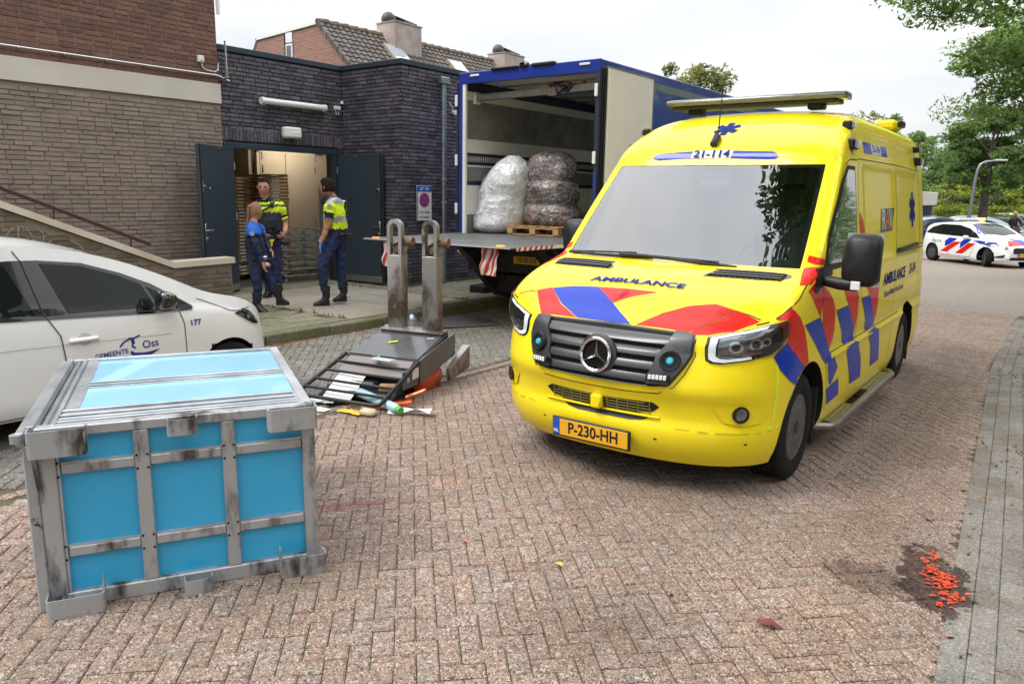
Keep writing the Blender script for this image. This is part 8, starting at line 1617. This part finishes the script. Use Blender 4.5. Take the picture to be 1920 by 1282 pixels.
# ================================================================ litter, leaves, weeds
M_lf = leafmat('dry_leaf', (.32, .1, .02), (.5, .22, .04), (.55, .4, .1)); M_lr = pm('crushed_red_flower', (.5, .02, .014), .55, isl=.35, var=(60, (.62, .1, .02)))
def litter(name, pts, size, mat, zoff=.004, asp=.45):
    V = []
    for x, y, z in pts:
        a = R_.random()*6.3; s = size*R_.uniform(.5, 1.3); c, sn = cos(a), sin(a); h_ = s*R_.uniform(.0, .16)
        for u, v, w_ in ((-.5, 0, 0), (0, asp*.5, h_), (.5, 0, h_*.4), (0, -asp*.5, h_*.6)): V.append((x+(u*c-v*sn)*s, y+(u*sn+v*c)*s, z+zoff+w_))
    return leafobj(name, np.array(V), mat, None)
P_ = [(-7.57+abs(R_.gauss(0, .1)), R_.uniform(4.6, 7.4), 0) for k in range(320)]+[(-7.55+abs(R_.gauss(0, .06)), R_.uniform(7.4, 13), 0) for k in range(200)]+[(R_.gauss(-7.3, .25), R_.gauss(9.3, .6), 0) for k in range(70)]
tag(litter('leaf_litter', P_, .045, M_lf), 'orange and brown leaves gathered along the foot of the kerb', 'leaf litter')
P_ = []
for cx_, cy_, n_ in ((-.475, 4.17, 14), (-.45, 4.05, 22), (-.41, 3.97, 40), (-.37, 3.88, 36), (-.335, 3.8, 26), (-.33, 3.7, 6)):
    P_ += [(cx_+R_.gauss(0, .026), cy_+R_.gauss(0, .045), R_.uniform(0, .006)) for k in range(n_)]
tag(litter('crushed_flowers', P_+P_, .032, M_lr, .006, .5), 'crushed bright red petals in the dark wet stain by the gutter', 'crushed flowers')
P_ = [(gutx(y)+R_.gauss(.12, .12), y, zr(y)+.006) for y in [R_.uniform(2.6, 13) for k in range(110)]]+[(-.62+R_.gauss(0, .08), 10.8+R_.gauss(0, .35), zr(10.8)) for k in range(120)]+[(-.5+R_.gauss(0, .12), 9.3+R_.gauss(0, .3), 0) for k in range(40)]
tag(litter('leaf_litter', P_, .034, M_lf, .004), 'dry leaves scattered and heaped along the gutter at the right edge', 'leaf litter')
def leaf1(x, y, label, col, s=.05, grp=None):
    mb = MB(); a = R_.random()*6.3; n = 6
    for i in range(n+1): t = i/n; w_ = s*.22*sin(pi*min(t*1.05, 1))+.0005; z = .004+s*.18*sin(t*3+a); mb.v += [(x+(t-.5)*s*cos(a)-w_*sin(a), y+(t-.5)*s*sin(a)+w_*cos(a), z+.004), (x+(t-.5)*s*cos(a), y+(t-.5)*s*sin(a), z), (x+(t-.5)*s*cos(a)+w_*sin(a), y+(t-.5)*s*sin(a)-w_*cos(a), z+.004)]
    for i in range(n): k = i*3; mb.f += [(k, k+1, k+4, k+3), (k+1, k+2, k+5, k+4)]
    mb.mi = [0]*len(mb.f); tag(mb.obj('fallen_leaf', pm('leaf_'+col, {'yellow': (.6, .42, .05), 'orange': (.55, .18, .03), 'red': (.35, .05, .03), 'maroon': (.16, .03, .03), 'pink': (.6, .2, .15)}[col], .6)), label, 'leaf', grp)
for x, y, l_, c_, s in ((-.55, 4.72, 'dark maroon leaf sprig on the bricks above the red stain', 'maroon', .12), (-.28, 3.42, 'pink red leaf below the wet stain', 'pink', .07), (-.2, 3.33, 'bright red scrap at the edge of the gutter slabs', 'red', .045), (-.9, 3.02, 'long yellow and maroon leaf at the bottom right', 'maroon', .11), (-1.35, 3.0, 'pink leaf lying alone on the bricks at the bottom', 'pink', .06), (-.48, 5.35, 'orange leaf on the gutter slabs furthest up', 'orange', .08), (-1.2, 5.0, 'orange curled leaf right of the ambulance shadow', 'orange', .05), (-1.9, 2.9, 'yellow leaf in the lower middle of the road', 'yellow', .06), (-2.1, 3.35, 'small orange leaf near the middle of the road', 'orange', .05)): leaf1(x, y, l_, c_, s)
for k in range(70):
    x, y = R_.uniform(-4.6, -.4), R_.uniform(1.6, 9)
    leaf1(x, y, 'small dry leaf lying on the brick road', R_.choice(('yellow', 'orange', 'pink', 'orange')), R_.uniform(.02, .04), 'small dry leaves on the brick road')
# weeds along the kerb and walls, grass tufts in the right-hand joint
def tufts(pts, h_, mat):
    V = []
    for x, y, z in pts:
        for k in range(9):
            a = R_.random()*6.3; l = h_*R_.uniform(.4, 1); dx, dy = cos(a)*l*.5, sin(a)*l*.5; wx, wy = -sin(a)*.003, cos(a)*.003; V += [(x-wx, y-wy, z), (x+wx, y+wy, z), (x+dx+wx*.3, y+dy+wy*.3, z+l), (x+dx, y+dy, z+l*.95)]
    return np.array(V)
gm = leafmat('grass_blade', (.07, .13, .02), (.12, .19, .03), (.25, .26, .06))
P_ = [(-11.25+R_.gauss(0, .05), R_.uniform(6.6, 7.2), .12) for k in range(20)]+[(WX+.06+abs(R_.gauss(0, .05)), R_.uniform(9.6, 14), .12) for k in range(160)]+[(R_.uniform(-10.4, -9.8), WY-.05-abs(R_.gauss(0, .05)), .12) for k in range(60)]+[(ramp[0]+R_.random()*(ramp[1]-ramp[0]), R_.choice((ramp[2]-.02, ramp[3]+.03)), .12) for k in range(60)]
o = leafobj('weeds', tufts(P_, .07, gm), gm, None); tag(o, 'small weeds growing along the foot of the dark brick wall', 'weeds')
P_ = [(gutx(y)+R_.gauss(.3, .12), y, zr(y)) for y in [R_.choice((6.0, 6.5, 8.9, 10.9, 9.4, 12.5))+R_.gauss(0, .12) for k in range(80)]]+[(gutx(y)+R_.gauss(.05, .02), y, zr(y)) for y in [R_.uniform(3, 12) for k in range(16)]]
o = leafobj('grass_tufts', tufts(P_, .032, gm), gm, None); tag(o, 'tufts of grass between the gutter slabs at the right edge', 'grass')
o = leafobj('verge_grass', tufts([(gutx(y)+.95+R_.random()*1.2, y, zr(y)-.02) for y in [R_.uniform(9.6, 16) for k in range(2500)]], .06, gm), gm, None); tag(o, 'mown grass verge at the right edge', 'grass')
vk = MB(); vk.box((-.32, 12.6, -.02), (.14, 5.6, .16), .01, rz=.06); kb = vk.obj('verge_kerb', M_kerb, None); kb['kind'] = 'structure'

for k, (x, y, h_, c_) in enumerate([(4.6, 13, 8, 3.0), (6.5, 23, 9, 3.6), (8, 33, 9, 4), (10, 45, 9, 4.2), (13, 58, 10, 4.5)]): tree(['tree of the street row outside the frame, nearest the ambulance', 'second tree of the street row outside the frame', 'third tree of the street row outside the frame', 'fourth tree of the street row outside the frame', 'last tree of the street row outside the frame'][k], (x, y, -.2), h_, c_, 1.6, LM[('dark', 'green')[k % 2]], 5000, .32, .2, 60+k, 'street trees on the right side of the road', flat=.8, limbs=6, sub=3)
OB = thing('opposite_houses', 'brick terrace across the street, outside the frame on the right', 'house', (13, -14, 0))
mb = MB(); mb.bb(0, 8, 0, 60, 0, 5.6); mb.obj('wall', pm('terrace_brick', (.22, .12, .085), .9, var=(5, (.17, .09, .07))), OB); mb = MB(); mb.prism([(-.4, 5.5), (8.4, 5.5), (4, 8.6)], -.3, 60.3, ax=1); mb.obj('roof', pm('terrace_roof', (.08, .065, .06), .8), OB)
for k in range(14):
    for z in (1.0, 3.6): mb = MB(); mb.bb(-.04, .02, 1.4+k*4.2, 3.6+k*4.2, z, z+1.3); w_ = mb.obj('window', M_white, OB); mb = MB(); mb.bb(-.05, -.041, 1.5+k*4.2, 3.5+k*4.2, z+.1, z+1.2); mb.obj('pane', pg_, w_)
